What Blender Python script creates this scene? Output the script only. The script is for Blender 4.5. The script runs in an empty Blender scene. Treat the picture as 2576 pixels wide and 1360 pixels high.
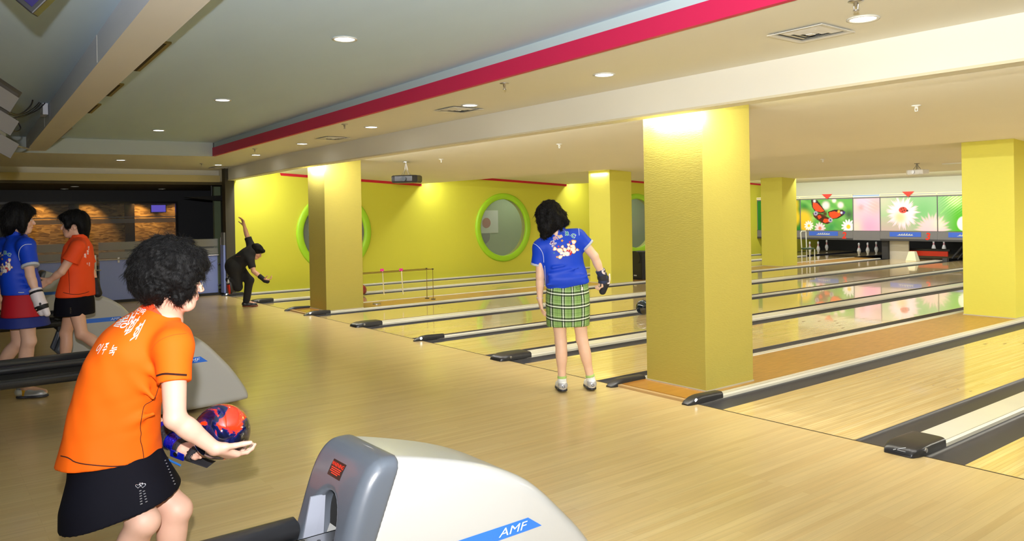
import bpy, bmesh, math, random
import numpy as np
from mathutils import Vector, Matrix
from mathutils.bvhtree import BVHTree
random.seed(4)
rng = np.random.default_rng(7)
SC = bpy.context.scene
COL = SC.collection
# light levels
FLASH_E = 1330.0
STRIP0 = 260.0
STRIP1 = 135.0
STRIPB = 170.0  # strip added below the last slope to brighten the far wall
FILL_E = 420.0
CORR_E = 18.0
DOWN_E = 7.0
LOB = 2.4
COVE = 14.0
PIT = 5.0
# ------------------------------------------------------------------ camera
F_PX, CX, CY = 1956.45, 1288.0, 545.91
CR = np.array([0.61075666, 0.79163095, -0.01722626])
CU = np.array([0.00630748, 0.0168906, 0.99983745])
CF = np.array([-0.79179323, 0.61076603, -0.00532285])
CAM = np.array([15.6613, -4.8987, 1.5385])
cd = bpy.data.cameras.new('camera'); cam = bpy.data.objects.new('camera', cd); COL.objects.link(cam)
cd.sensor_width = 36.0; cd.lens = F_PX / 2576 * 36.0
cd.shift_y = -(680 - CY) / 2576
cd.clip_start = 0.05; cd.clip_end = 200
cam.matrix_world = Matrix([[CR[0], CU[0], -CF[0], CAM[0]], [CR[1], CU[1], -CF[1], CAM[1]], [CR[2], CU[2], -CF[2], CAM[2]], [0, 0, 0, 1]])
SC.camera = cam
SC.view_settings.view_transform = 'Standard'; SC.view_settings.look = 'None'
SC.view_settings.gamma = 1; SC.view_settings.use_curve_mapping = False
SC.view_settings.exposure = 0.0
# ------------------------------------------------------------------ world + lights
w = bpy.data.worlds.new('world'); SC.world = w; w.use_nodes = True
w.node_tree.nodes['Background'].inputs[0].default_value = (1.0, 0.95, 0.85, 1)
w.node_tree.nodes['Background'].inputs[1].default_value = 0.03
def lamp(name, kind, loc, energy, color=(1, 1, 1), aim=None, **kw):
    l = bpy.data.lights.new(name, kind); l.energy = energy; l.color = color
    for k, v in kw.items(): setattr(l, k, v)
    o = bpy.data.objects.new(name, l); COL.objects.link(o); o.location = loc
    if aim is not None:
        o.rotation_euler = (Vector(aim) - Vector(loc)).to_track_quat('-Z', 'Y').to_euler()
    return o
RH = np.array([0.6108, 0.7918, 0.0]); AW = np.array([-0.7918, 0.6108, 0.0]); UPV = np.array([0, 0, 1.0])
# the photographer's flash, on a bracket above the lens
fl = CAM + UPV * 0.27 - RH * 0.03
lamp('camera_flash', 'SPOT', fl, FLASH_E, (1.0, 0.98, 0.97), aim=fl + CF * 5 + RH * 0.55 + UPV * 0.95,
     spot_size=math.radians(126), spot_blend=1.0, shadow_soft_size=0.03)
# fluorescent strips hidden behind the beam and the ceiling teeth, plus one added far strip
for Y, z, e in ((0.265, 2.40, STRIP0), (4.60, 2.33, STRIP1), (9.12, 2.36, STRIP1), (13.67, 2.39, STRIP1), (16.2, 2.36, STRIPB)):
    lamp('hidden_strip', 'AREA', (7.6, Y, z), e, (1.0, 0.99, 0.97), aim=(7.6, Y + (0.4 if Y > 1 else 0.8), z - 1),
         shape='RECTANGLE', size=15.0, size_y=0.05)
# short lamps in the same coves: in front of the columns and against the yellow wall
for x, y, z, e, L in ((11.33, 0.268, 2.32, COVE, .60), (3.84, 0.268, 2.31, COVE * .8, .55), (0.28, 0.40, 2.40, COVE * .35, .35), (0.22, 4.66, 2.34, COVE * .25, .3), (0.22, 9.18, 2.37, COVE * .25, .3), (3.74, 6.6, 2.33, COVE * .2, .5)):
    lamp('cove_lamp', 'AREA', (x, y, z), e, (1.0, 0.98, 0.86), aim=(x, y + 0.9, z - 1), shape='RECTANGLE', size=L, size_y=0.04)
for x in (0.8, 2.5, 4.9):
    lamp('pit_lamp', 'AREA', (x, 19.0, 0.95), PIT, (1.0, 1.0, 1.0), aim=(x, 20.2, 0.1), shape='RECTANGLE', size=0.9, size_y=0.1)
# added unseen fill lights right of the view, brightening the lane ceiling and columns
for Y in (4.4, 9.0):
    lamp('unseen_fill', 'AREA', (15.8, Y, 2.3), FILL_E, (1.0, 0.95, 0.8), shape='RECTANGLE', size=1.2, size_y=1.2)

# ------------------------------------------------------------------ projection helpers (photo pixel + a known plane -> world point)
def ray(x, y):
    return CR * ((x - CX) / F_PX) - CU * ((y - CY) / F_PX) + CF
def on(x, y, ax, v):
    d = ray(x, y); return CAM + d * ((v - CAM[ax]) / d[ax])
def pt(x, y, d):
    return CAM + ray(x, y) * d
# ------------------------------------------------------------------ materials
MATS = {}
def srgb(c):
    return tuple(((v / 12.92) if v <= 0.04045 else ((v + 0.055) / 1.055) ** 2.4) for v in c)
def hexc(h):
    return srgb(tuple(int(h[i:i + 2], 16) / 255 for i in (0, 2, 4)))
def mat(name, color, rough=0.5, metal=0.0, spec=0.5, bump=None, noise=None, coat=0.0, emit=None, alpha=None, trans=None, sheen=0.0, vcol=None, aniso=None):
    if name in MATS: return MATS[name]
    m = bpy.data.materials.new(name); m.use_nodes = True; nt = m.node_tree; b = nt.nodes['Principled BSDF']
    b.inputs['Base Color'].default_value = (*color, 1); b.inputs['Roughness'].default_value = rough
    b.inputs['Metallic'].default_value = metal; b.inputs['Specular IOR Level'].default_value = spec
    b.inputs['Coat Weight'].default_value = coat
    if sheen: b.inputs['Sheen Weight'].default_value = sheen
    if emit: b.inputs['Emission Color'].default_value = (*emit[0], 1); b.inputs['Emission Strength'].default_value = emit[1]
    if alpha is not None: b.inputs['Alpha'].default_value = alpha
    if trans is not None: b.inputs['Transmission Weight'].default_value = trans
    src = None
    if vcol:
        a = nt.nodes.new('ShaderNodeVertexColor'); a.layer_name = vcol; nt.links.new(a.outputs[0], b.inputs['Base Color']); src = a.outputs[0]
    if noise:   # (scale, amount, detail, stretch)
        tc = nt.nodes.new('ShaderNodeTexCoord'); mp = nt.nodes.new('ShaderNodeMapping'); n = nt.nodes.new('ShaderNodeTexNoise')
        nt.links.new(tc.outputs['Object'], mp.inputs[0]); nt.links.new(mp.outputs[0], n.inputs[0])
        if len(noise) > 3: mp.inputs['Scale'].default_value = noise[3]
        n.inputs['Scale'].default_value = noise[0]; n.inputs['Detail'].default_value = noise[2]
        r = nt.nodes.new('ShaderNodeMapRange'); r.inputs['To Min'].default_value = 1 - noise[1]; r.inputs['To Max'].default_value = 1 + noise[1]
        nt.links.new(n.outputs[0], r.inputs[0])
        mx = nt.nodes.new('ShaderNodeVectorMath'); mx.operation = 'SCALE'; mx.inputs[0].default_value = color
        if src: nt.links.new(src, mx.inputs[0])
        nt.links.new(r.outputs[0], mx.inputs['Scale']); nt.links.new(mx.outputs[0], b.inputs['Base Color'])
    if bump:    # (scale, strength, distance, stretch, detail)
        tc = nt.nodes.new('ShaderNodeTexCoord'); mp = nt.nodes.new('ShaderNodeMapping'); n = nt.nodes.new('ShaderNodeTexNoise')
        nt.links.new(tc.outputs['Object'], mp.inputs[0]); nt.links.new(mp.outputs[0], n.inputs[0])
        if len(bump) > 3: mp.inputs['Scale'].default_value = bump[3]
        n.inputs['Scale'].default_value = bump[0]; n.inputs['Detail'].default_value = bump[4] if len(bump) > 4 else 3
        bp = nt.nodes.new('ShaderNodeBump'); bp.inputs['Strength'].default_value = bump[1]; bp.inputs['Distance'].default_value = bump[2]
        nt.links.new(n.outputs[0], bp.inputs['Height']); nt.links.new(bp.outputs[0], b.inputs['Normal'])
    MATS[name] = m; return m
def wood(name, c1, c2, cm, rough, board=0.057, length=0.95, spec=0.5, coat=0.0, coat_r=0.05, grain=0.12):
    m = bpy.data.materials.new(name); m.use_nodes = True; nt = m.node_tree; b = nt.nodes['Principled BSDF']; N = nt.nodes.new; L = nt.links.new
    tc = N('ShaderNodeTexCoord'); mp = N('ShaderNodeMapping'); mp.inputs['Rotation'].default_value = (0, 0, math.pi / 2)
    L(tc.outputs['Object'], mp.inputs[0])
    br = N('ShaderNodeTexBrick'); L(mp.outputs[0], br.inputs[0])
    br.inputs['Scale'].default_value = 1; br.inputs['Brick Width'].default_value = length; br.inputs['Row Height'].default_value = board
    br.inputs['Mortar Size'].default_value = 0.0009; br.inputs['Bias'].default_value = -0.1
    br.inputs['Color1'].default_value = (*c1, 1); br.inputs['Color2'].default_value = (*c2, 1); br.inputs['Mortar'].default_value = (*cm, 1)
    br.offset = 0.37; br.offset_frequency = 3
    m2 = N('ShaderNodeMapping'); m2.inputs['Scale'].default_value = (38, 1.6, 1); L(tc.outputs['Object'], m2.inputs[0])
    n = N('ShaderNodeTexNoise'); n.inputs['Scale'].default_value = 1.0; n.inputs['Detail'].default_value = 6; L(m2.outputs[0], n.inputs[0])
    r = N('ShaderNodeMapRange'); r.inputs['From Min'].default_value = 0.25; r.inputs['From Max'].default_value = 0.75
    r.inputs['To Min'].default_value = 1 - grain; r.inputs['To Max'].default_value = 1 + grain; L(n.outputs[0], r.inputs[0])
    mx = N('ShaderNodeVectorMath'); mx.operation = 'SCALE'; L(br.outputs[0], mx.inputs[0]); L(r.outputs[0], mx.inputs['Scale']); L(mx.outputs[0], b.inputs['Base Color'])
    b.inputs['Roughness'].default_value = rough; b.inputs['Specular IOR Level'].default_value = spec
    b.inputs['Coat Weight'].default_value = coat; b.inputs['Coat Roughness'].default_value = coat_r
    # slight unevenness of the lacquer, drawn out along the boards
    m3 = N('ShaderNodeMapping'); m3.inputs['Scale'].default_value = (9, 0.9, 1); L(tc.outputs['Object'], m3.inputs[0])
    n3 = N('ShaderNodeTexNoise'); n3.inputs['Scale'].default_value = 1.0; n3.inputs['Detail'].default_value = 3; L(m3.outputs[0], n3.inputs[0])
    bp = N('ShaderNodeBump'); bp.inputs['Strength'].default_value = 0.10; bp.inputs['Distance'].default_value = 0.004; L(n3.outputs[0], bp.inputs['Height'])
    L(bp.outputs[0], b.inputs['Normal']); L(bp.outputs[0], b.inputs['Coat Normal'])
    MATS[name] = m; return m
# ------------------------------------------------------------------ object helpers
def link(o, parent=None):
    COL.objects.link(o)
    if parent is not None:
        o.parent = parent; o.matrix_parent_inverse = Matrix.Translation(-Vector(parent.location)) if parent.type == 'EMPTY' and parent.parent is None else Matrix.Identity(4)
        if parent.get('_rot') is not None: o.matrix_parent_inverse = Matrix.Identity(4)
    return o
def tag(o, label=None, cat=None, group=None, kind=None):
    if label: o['label'] = label
    if cat: o['category'] = cat
    if group: o['group'] = group
    if kind: o['kind'] = kind
    return o
def thing(name, label, cat, loc=(0, 0, 0), group=None, local=False):
    o = bpy.data.objects.new(name, None); COL.objects.link(o); o.location = loc; o.empty_display_size = 0.05
    if local: o['_rot'] = 1
    return tag(o, label, cat, group)
def mesh_obj(name, verts, faces, m, parent=None, smooth=False, mats=None, fmat=None):
    me = bpy.data.meshes.new(name)
    if isinstance(verts, np.ndarray) and isinstance(faces, np.ndarray):
        nv, nf, k = len(verts), len(faces), faces.shape[1]
        me.vertices.add(nv); me.vertices.foreach_set('co', verts.astype(np.float32).ravel())
        me.loops.add(nf * k); me.loops.foreach_set('vertex_index', faces.astype(np.int32).ravel())
        me.polygons.add(nf); me.polygons.foreach_set('loop_start', np.arange(0, nf * k, k, dtype=np.int32))
        me.polygons.foreach_set('loop_total', np.full(nf, k, dtype=np.int32)); me.update(calc_edges=True)
    else:
        me.from_pydata([tuple(v) for v in verts], [], [tuple(f) for f in faces]); me.update()
    for mm in (mats or ([m] if m else [])): me.materials.append(mm)
    if smooth: me.polygons.foreach_set('use_smooth', [True] * len(me.polygons))
    if fmat is not None: me.polygons.foreach_set('material_index', fmat)
    return link(bpy.data.objects.new(name, me), parent)
class MB:
    """collects simple solids into ONE mesh"""
    def __init__(s): s.v = []; s.f = []; s.m = []; s.cur = 0
    def add(s, v, f):
        n = len(s.v); s.v += [tuple(map(float, p)) for p in v]; s.f += [tuple(i + n for i in q) for q in f]; s.m += [s.cur] * len(f); return s
    def box(s, x0, y0, z0, x1, y1, z1):
        return s.add([(x0, y0, z0), (x1, y0, z0), (x1, y1, z0), (x0, y1, z0), (x0, y0, z1), (x1, y0, z1), (x1, y1, z1), (x0, y1, z1)],
                     [(0, 3, 2, 1), (4, 5, 6, 7), (0, 1, 5, 4), (1, 2, 6, 5), (2, 3, 7, 6), (3, 0, 4, 7)])
    def hexa(s, p):   # 8 corners, bottom ring then top ring
        return s.add(p, [(0, 3, 2, 1), (4, 5, 6, 7), (0, 1, 5, 4), (1, 2, 6, 5), (2, 3, 7, 6), (3, 0, 4, 7)])
    def quad(s, a, b, c, d): return s.add([a, b, c, d], [(0, 1, 2, 3)])
    def tube(s, path, r, n=10, cap=True, r2=None):
        path = [np.array(p, float) for p in path]; rings = []; prev = None
        for i, p in enumerate(path):
            t = (path[min(i + 1, len(path) - 1)] - path[max(i - 1, 0)]); t /= (np.linalg.norm(t) + 1e-9)
            a = np.array([0, 0, 1.0]) if abs(t[2]) < 0.9 else np.array([1.0, 0, 0])
            if prev is not None: a = prev
            u = np.cross(t, a); u /= (np.linalg.norm(u) + 1e-9); vv = np.cross(u, t); prev = vv
            rr = r if not hasattr(r, '__len__') else r[i]
            rings.append([p + rr * (math.cos(2 * math.pi * k / n) * u + math.sin(2 * math.pi * k / n) * vv) for k in range(n)])
        v = [q for g in rings for q in g]; f = []
        for i in range(len(path) - 1):
            for k in range(n): f.append((i * n + k, i * n + (k + 1) % n, (i + 1) * n + (k + 1) % n, (i + 1) * n + k))
        if cap: f.append(tuple(range(n - 1, -1, -1))); f.append(tuple((len(path) - 1) * n + k for k in range(n)))
        return s.add(v, f)
    def lathe(s, prof, c=(0, 0, 0), n=24, ax=2):
        v = []; f = []
        for (r, z) in prof:
            for k in range(n):
                a = 2 * math.pi * k / n; p = [r * math.cos(a), r * math.sin(a), z]
                if ax == 1: p = [p[0], p[2], p[1]]
                if ax == 0: p = [p[2], p[0], p[1]]
                v.append((p[0] + c[0], p[1] + c[1], p[2] + c[2]))
        for i in range(len(prof) - 1):
            for k in range(n): f.append((i * n + k, i * n + (k + 1) % n, (i + 1) * n + (k + 1) % n, (i + 1) * n + k))
        if prof[0][0] > 1e-6: f.append(tuple(range(n - 1, -1, -1)))
        if prof[-1][0] > 1e-6: f.append(tuple((len(prof) - 1) * n + k for k in range(n)))
        return s.add(v, f)
    def prism(s, poly, axis, a, b):
        """extrude 2-D polygon (list of 2-tuples, the two axes left over in order) along axis from a to b"""
        def mk(p, t):
            q = list(p); q.insert(axis, t); return tuple(q)
        n = len(poly); v = [mk(p, a) for p in poly] + [mk(p, b) for p in poly]
        f = [(i, (i + 1) % n, n + (i + 1) % n, n + i) for i in range(n)] + [tuple(range(n - 1, -1, -1)), tuple(range(n, 2 * n))]
        return s.add(v, f)
    def build(s, name, m, parent=None, smooth=False, bevel=0, mats=None, seg=2):
        o = mesh_obj(name, s.v, s.f, m, parent, smooth, mats, s.m if mats else None)
        bm = bmesh.new(); bm.from_mesh(o.data); bmesh.ops.recalc_face_normals(bm, faces=bm.faces); bm.to_mesh(o.data); bm.free()
        if bevel:
            md = o.modifiers.new('bevel', 'BEVEL'); md.width = bevel; md.segments = seg; md.limit_method = 'ANGLE'; md.angle_limit = math.radians(40)
        if smooth: 
            try: o.data.shade_smooth() if False else None
            except Exception: pass
        return o
def smooth_angle(o, ang=40):
    me = o.data; bm = bmesh.new(); bm.from_mesh(me)
    for f in bm.faces: f.smooth = True
    for e in bm.edges:
        if len(e.link_faces) == 2 and e.calc_face_angle(0) > math.radians(ang): e.smooth = False
    bm.to_mesh(me); bm.free(); return o
def sphere(name, c, r, m, parent=None, n=32):
    mb = MB(); k = n // 2
    mb.lathe([(r * math.sin(math.pi * i / k) + (0 if 0 < i < k else 0), -r * math.cos(math.pi * i / k)) for i in range(k + 1)], c, n)
    o = mb.build(name, m, parent, smooth=True)
    bm = bmesh.new(); bm.from_mesh(o.data); bmesh.ops.remove_doubles(bm, verts=bm.verts, dist=1e-5); bm.to_mesh(o.data); bm.free()
    return o
def text_mesh(body, size, extrude=0.0, align='CENTER', shear=0.0, offset=0.0):
    """returns (verts Nx3 numpy, tri faces) of a text laid in the XY plane"""
    c = bpy.data.curves.new('t', 'FONT'); c.body = body; c.size = size; c.extrude = extrude; c.align_x = align; c.align_y = 'CENTER'; c.shear = shear; c.offset = offset
    c.resolution_u = 4
    o = bpy.data.objects.new('t', c); COL.objects.link(o); bpy.context.view_layer.update()
    dg = bpy.context.evaluated_depsgraph_get(); me = bpy.data.meshes.new_from_object(o.evaluated_get(dg), depsgraph=dg)
    bm = bmesh.new(); bm.from_mesh(me); bmesh.ops.triangulate(bm, faces=bm.faces)
    v = np.array([x.co[:] for x in bm.verts]) if len(bm.verts) else np.zeros((0, 3)); f = [tuple(y.index for y in x.verts) for x in bm.faces]
    bm.free(); bpy.data.meshes.remove(me); bpy.data.objects.remove(o); bpy.data.curves.remove(c)
    return v, f
def text_obj(name, body, size, m, origin, ex, ey, parent=None, lift=0.001, **kw):
    v, f = text_mesh(body, size, **kw); ex = np.array(ex, float); ey = np.array(ey, float); n = np.cross(ex, ey)
    P = np.array(origin, float) + v[:, :1] * ex + v[:, 1:2] * ey + n * lift
    return mesh_obj(name, [tuple(p) for p in P], f, m, parent)
def unit_(v): v = np.array(v, float); return v / np.linalg.norm(v)
# ------------------------------------------------------------------ signed-distance sculpting
class Field:
    def __init__(s, lo, hi, h):
        s.lo = np.array(lo, float); s.h = h; n = np.ceil((np.array(hi) - s.lo) / h).astype(int) + 1; s.n = n
        s.F = np.full(tuple(n), 1.0, np.float32)
        s.ax = [(s.lo[i] + h * np.arange(n[i])).astype(np.float32) for i in range(3)]
    def sl(s, lo, hi):
        a = np.clip(np.floor((np.array(lo) - s.lo) / s.h).astype(int), 0, s.n - 1); b = np.clip(np.ceil((np.array(hi) - s.lo) / s.h).astype(int) + 1, 1, s.n)
        return tuple(slice(int(a[i]), int(max(b[i], a[i] + 1))) for i in range(3))
    def grid(s, sl): return s.ax[0][sl[0]][:, None, None], s.ax[1][sl[1]][None, :, None], s.ax[2][sl[2]][None, None, :]
    def put(s, fn, lo, hi, k=0.0, op='u'):
        m = max(k, 0) + 3 * s.h; sl = s.sl(np.array(lo) - m, np.array(hi) + m); d = fn(*s.grid(sl)).astype(np.float32); A = s.F[sl]
        if op == 'u':
            if k > 0: h = np.clip(0.5 + 0.5 * (A - d) / k, 0, 1); s.F[sl] = A * (1 - h) + d * h - k * h * (1 - h)
            else: s.F[sl] = np.minimum(A, d)
        else:    # subtract
            d = -d
            if k > 0: h = np.clip(0.5 - 0.5 * (A - d) / k, 0, 1); s.F[sl] = A * (1 - h) + d * h + k * h * (1 - h)
            else: s.F[sl] = np.maximum(A, d)
        return s
    def cone(s, a, b, ra, rb, k=0.01, op='u', flat=None):
        a = np.array(a, float); b = np.array(b, float); ba = b - a; L2 = float(ba @ ba) + 1e-12; r = max(ra, rb)
        def fn(x, y, z):
            px, py, pz = x - a[0], y - a[1], z - a[2]; t = np.clip((px * ba[0] + py * ba[1] + pz * ba[2]) / L2, 0, 1)
            qx, qy, qz = px - t * ba[0], py - t * ba[1], pz - t * ba[2]
            if flat is not None:   # flatten along a direction: (dir, factor)
                dd = qx * flat[0][0] + qy * flat[0][1] + qz * flat[0][2]; g = (flat[1] ** 2 - 1) * dd * dd
                return np.sqrt(qx * qx + qy * qy + qz * qz + g) - (ra + (rb - ra) * t)
            return np.sqrt(qx * qx + qy * qy + qz * qz) - (ra + (rb - ra) * t)
        return s.put(fn, np.minimum(a, b) - r, np.maximum(a, b) + r, k, op)
    def sleeve(s, a, b, ra, rb, n, k=0.03):
        """tapered tube from a to b, cut flat at b with outward normal n"""
        a = np.array(a, float); b = np.array(b, float); n = unit_(n); e = b + n * .03; ba = e - a; L2 = float(ba @ ba); r = max(ra, rb)
        def fn(x, y, z):
            px, py, pz = x - a[0], y - a[1], z - a[2]; t = np.clip((px * ba[0] + py * ba[1] + pz * ba[2]) / L2, 0, 1)
            d = np.sqrt((px - t * ba[0]) ** 2 + (py - t * ba[1]) ** 2 + (pz - t * ba[2]) ** 2) - (ra + (rb - ra) * t)
            c = (x - b[0]) * n[0] + (y - b[1]) * n[1] + (z - b[2]) * n[2]; return np.maximum(d, c)
        return s.put(fn, np.minimum(a, b) - r, np.maximum(a, b) + r, k)
    def ell(s, c, rad, M=None, k=0.01, op='u'):
        c = np.array(c, float); M = np.eye(3) if M is None else np.array(M); r = max(rad)
        def fn(x, y, z):
            px, py, pz = x - c[0], y - c[1], z - c[2]
            q = [(px * M[i][0] + py * M[i][1] + pz * M[i][2]) for i in range(3)]
            k0 = np.sqrt(sum((q[i] / rad[i]) ** 2 for i in range(3))); k1 = np.sqrt(sum((q[i] / rad[i] ** 2) ** 2 for i in range(3))) + 1e-9
            return k0 * (k0 - 1) / k1
        return s.put(fn, c - r, c + r, k, op)
    def loft(s, c0, c1, side, secs, k=0.01, op='u', n=2.2, ends=0.012):
        """elliptical sections along c0->c1. secs rows: (w 0..1, half side, half fore, off side, off fore)"""
        c0 = np.array(c0, float); c1 = np.array(c1, float); ax = c1 - c0; L = np.linalg.norm(ax); ax /= L
        sd = np.array(side, float); sd -= ax * (sd @ ax); sd /= np.linalg.norm(sd); fr = np.cross(ax, sd)   # fore = axis x side
        S = np.array(secs, float); tt = np.linspace(0, 1, 161)
        def sm(col):
            y = np.interp(tt, S[:, 0], S[:, col]); kx = np.hanning(21); kx /= kx.sum(); yp = np.pad(y, 10, mode='reflect', reflect_type='odd'); return np.convolve(yp, kx, 'valid')
        T = [sm(i) for i in range(1, 5)]; R = S[:, 1:3].max() + np.abs(S[:, 3:5]).max()
        def fn(x, y, z):
            px, py, pz = x - c0[0], y - c0[1], z - c0[2]; wv = px * ax[0] + py * ax[1] + pz * ax[2]
            u = px * sd[0] + py * sd[1] + pz * sd[2]; v = px * fr[0] + py * fr[1] + pz * fr[2]; q = np.clip(wv / L, 0, 1)
            a, b, ou, ov = (np.interp(q, tt, t) for t in T)
            e = (np.abs((u - ou) / a) ** n + np.abs((v - ov) / b) ** n) ** (1 / n)
            d = (e - 1) * np.minimum(a, b); cap = np.maximum(-wv, wv - L)
            return np.where(cap > -ends, np.sqrt(np.maximum(d + ends, 0) ** 2 + np.maximum(cap + ends, 0) ** 2) + np.minimum(np.maximum(d, cap) + ends, 0) - ends, d)
        return s.put(fn, np.minimum(c0, c1) - R, np.maximum(c0, c1) + R, k, op)
    def cut(s, p, n, k=0.004, lo=None, hi=None):
        """remove everything on the +n side of the plane through p"""
        p = np.array(p, float); n = np.array(n, float); n /= np.linalg.norm(n)
        sl = s.sl(s.lo if lo is None else lo, (s.lo + s.h * s.n) if hi is None else hi); x, y, z = s.grid(sl)
        d = ((x - p[0]) * n[0] + (y - p[1]) * n[1] + (z - p[2]) * n[2]).astype(np.float32); A = s.F[sl]
        h = np.clip(0.5 - 0.5 * (A - d) / k, 0, 1); s.F[sl] = A * (1 - h) + d * h + k * h * (1 - h); return s
    def warp(s, amp, freq, seed=0, n=10, aniso=(1, 1, 1), ridge=False, band=0.06, mask=None):
        r = np.random.default_rng(seed); idx = np.nonzero(np.abs(s.F) < band)
        P = np.stack([s.ax[i][idx[i]] for i in range(3)], 1) * np.array(aniso); o = np.zeros(len(P), np.float32)
        for i in range(n):
            d = r.normal(size=3); d /= np.linalg.norm(d); f = freq * (0.6 + 0.9 * r.random()); a = np.sin(P @ (d * f) + r.random() * 6.28 + 0.8 * np.sin(P @ (r.normal(size=3) * f * 0.35)))
            o += (1 - 2 * np.abs(a)) if ridge else a
        o = o / math.sqrt(n)
        if mask is not None: o = o * mask(np.stack([s.ax[i][idx[i]] for i in range(3)], 1))
        s.F[idx] += (amp * o).astype(np.float32); return s
    def mesh(s):
        F = s.F; F[0] = F[-1] = 1; F[:, 0] = F[:, -1] = 1; F[:, :, 0] = F[:, :, -1] = 1
        I = F < 0; c = np.zeros(tuple(s.n - 1), np.uint8)
        for i in (0, 1):
            for j in (0, 1):
                for k in (0, 1): c += I[i:I.shape[0] - 1 + i, j:I.shape[1] - 1 + j, k:I.shape[2] - 1 + k]
        act = (c > 0) & (c < 8); ids = np.nonzero(act); nv = len(ids[0]); lut = np.full(act.shape, -1, np.int32); lut[ids] = np.arange(nv)
        acc = np.zeros((nv, 3)); cnt = np.zeros(nv); base = np.stack(ids, 1)
        E = []
        for ax in range(3):
            o1, o2 = [a for a in range(3) if a != ax]
            for i in (0, 1):
                for j in (0, 1):
                    a = [0, 0, 0]; a[o1] = i; a[o2] = j; b = list(a); b[ax] = 1
                    fa = F[ids[0] + a[0], ids[1] + a[1], ids[2] + a[2]]; fb = F[ids[0] + b[0], ids[1] + b[1], ids[2] + b[2]]
                    m = (fa < 0) != (fb < 0); t = np.where(m, fa / np.where(m, fa - fb, 1), 0)
                    p = np.tile(np.array(a, float), (nv, 1)); p[:, ax] = t; acc[m] += p[m]; cnt[m] += 1
        V = (base + acc / cnt[:, None]) * s.h + s.lo; faces = []
        for ax in range(3):
            o1, o2 = (ax + 1) % 3, (ax + 2) % 3
            sa = [slice(None)] * 3; sb = [slice(None)] * 3; sa[ax] = slice(0, -1); sb[ax] = slice(1, None)
            D = I[tuple(sa)] != I[tuple(sb)]; e = np.stack(np.nonzero(D), 1)
            e = e[(e[:, o1] > 0) & (e[:, o2] > 0) & (e[:, o1] < act.shape[o1]) & (e[:, o2] < act.shape[o2])]
            ins = I[e[:, 0], e[:, 1], e[:, 2]]; q = []
            for (di, dj) in ((0, 0), (-1, 0), (-1, -1), (0, -1)):
                g = e.copy(); g[:, o1] += di; g[:, o2] += dj; q.append(lut[g[:, 0], g[:, 1], g[:, 2]])
            q = np.stack(q, 1); q[~ins] = q[~ins][:, ::-1]; faces.append(q[(q >= 0).all(1)])
        Fq = np.concatenate(faces)
        # one gentle pass of neighbour averaging to take out grid ripple
        for _ in range(2):
            nb = np.zeros_like(V); ct = np.zeros(nv)
            for a, b in ((0, 1), (1, 2), (2, 3), (3, 0)):
                np.add.at(nb, Fq[:, a], V[Fq[:, b]]); np.add.at(ct, Fq[:, a], 1)
            V = V * 0.5 + 0.5 * nb / np.maximum(ct, 1)[:, None]
        return V, Fq[:, ::-1].copy()
    def obj(s, name, m, parent=None, color=None):
        V, Q = s.mesh(); o = mesh_obj(name, V, Q, m, parent, smooth=True)
        if color is not None: set_vcol(o, color(V))
        return o
def set_vcol(o, C, layer='Col'):
    at = o.data.color_attributes.new(layer, 'FLOAT_COLOR', 'POINT'); A = np.ones((len(C), 4), np.float32); A[:, :3] = C; at.data.foreach_set('color', A.ravel())
def wrap_on(target_objs, name, V, Fc, m, origin, ex, ey, direction, parent, lift=0.0015, maxedge=0.012, curve=None):
    """lay a flat design on a curved surface: vertices are cast along `direction` onto the targets"""
    bm = bmesh.new(); vs = [bm.verts.new((p[0], p[1], 0)) for p in V]
    for f in Fc:
        try: bm.faces.new([vs[i] for i in f])
        except ValueError: pass
    for _ in range(6):
        ed = [e for e in bm.edges if e.calc_length() > maxedge]
        if not ed: break
        bmesh.ops.subdivide_edges(bm, edges=ed, cuts=1); bmesh.ops.triangulate(bm, faces=bm.faces)
    ex = np.array(ex, float); ey = np.array(ey, float); dr = np.array(direction, float); dr /= np.linalg.norm(dr)
    trees = [BVHTree.FromPolygons([v.co[:] for v in t.data.vertices], [p.vertices[:] for p in t.data.polygons]) for t in target_objs] if not isinstance(target_objs[0], BVHTree) else target_objs
    bad = []
    for v in bm.verts:
        p = np.array(origin) + ex * v.co.x + ey * v.co.y; best = None
        for T in trees:
            hit = T.ray_cast(Vector(p - dr * 0.6), Vector(dr), 1.5)
            if hit[0] is not None and (best is None or hit[3] < best[0]): best = (hit[3], hit[0])
        if best is None: bad.append(v)
        else: v.co = best[1] - Vector(dr) * lift
    if bad: bmesh.ops.delete(bm, geom=bad, context='VERTS')
    me = bpy.data.meshes.new(name); bm.to_mesh(me); bm.free(); me.materials.append(m)
    return link(bpy.data.objects.new(name, me), parent)
# ================================================================== MATERIALS
M_APP = wood('approach_maple', hexc('D0B882'), hexc('C7AB74'), hexc('BDA26C'), 0.30, board=0.045, length=1.1, coat=0.22, coat_r=0.14, grain=0.10)
M_LANE = wood('lane_maple', hexc('E6CE94'), hexc('D8BA78'), hexc('C0A060'), 0.14, board=0.0275, length=2.4, coat=0.7, coat_r=0.03, grain=0.15)
M_PLY = mat('plywood', hexc('B58A45'), 0.33, noise=(5, 0.40, 7, (7, 1.2, 1)), bump=(30, 0.08, 0.003))
M_PLYC = mat('varnished_ply', hexc('B27A30'), 0.22, noise=(2.0, 0.2, 5, (8, 1, 1)), coat=0.4)
M_DARK = mat('gap_dark', (0.03, 0.025, 0.015), 0.8)
M_GUT = mat('gutter_grey', hexc('3A3A3D'), 0.45, noise=(25, 0.06, 3), bump=(60, 0.05, 0.001))
M_CAP = mat('capping_cream', hexc('D9D6C4'), 0.3, noise=(4, 0.05, 3))
M_CAPG = mat('capping_groove', hexc('8C8A7C'), 0.4)
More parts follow.
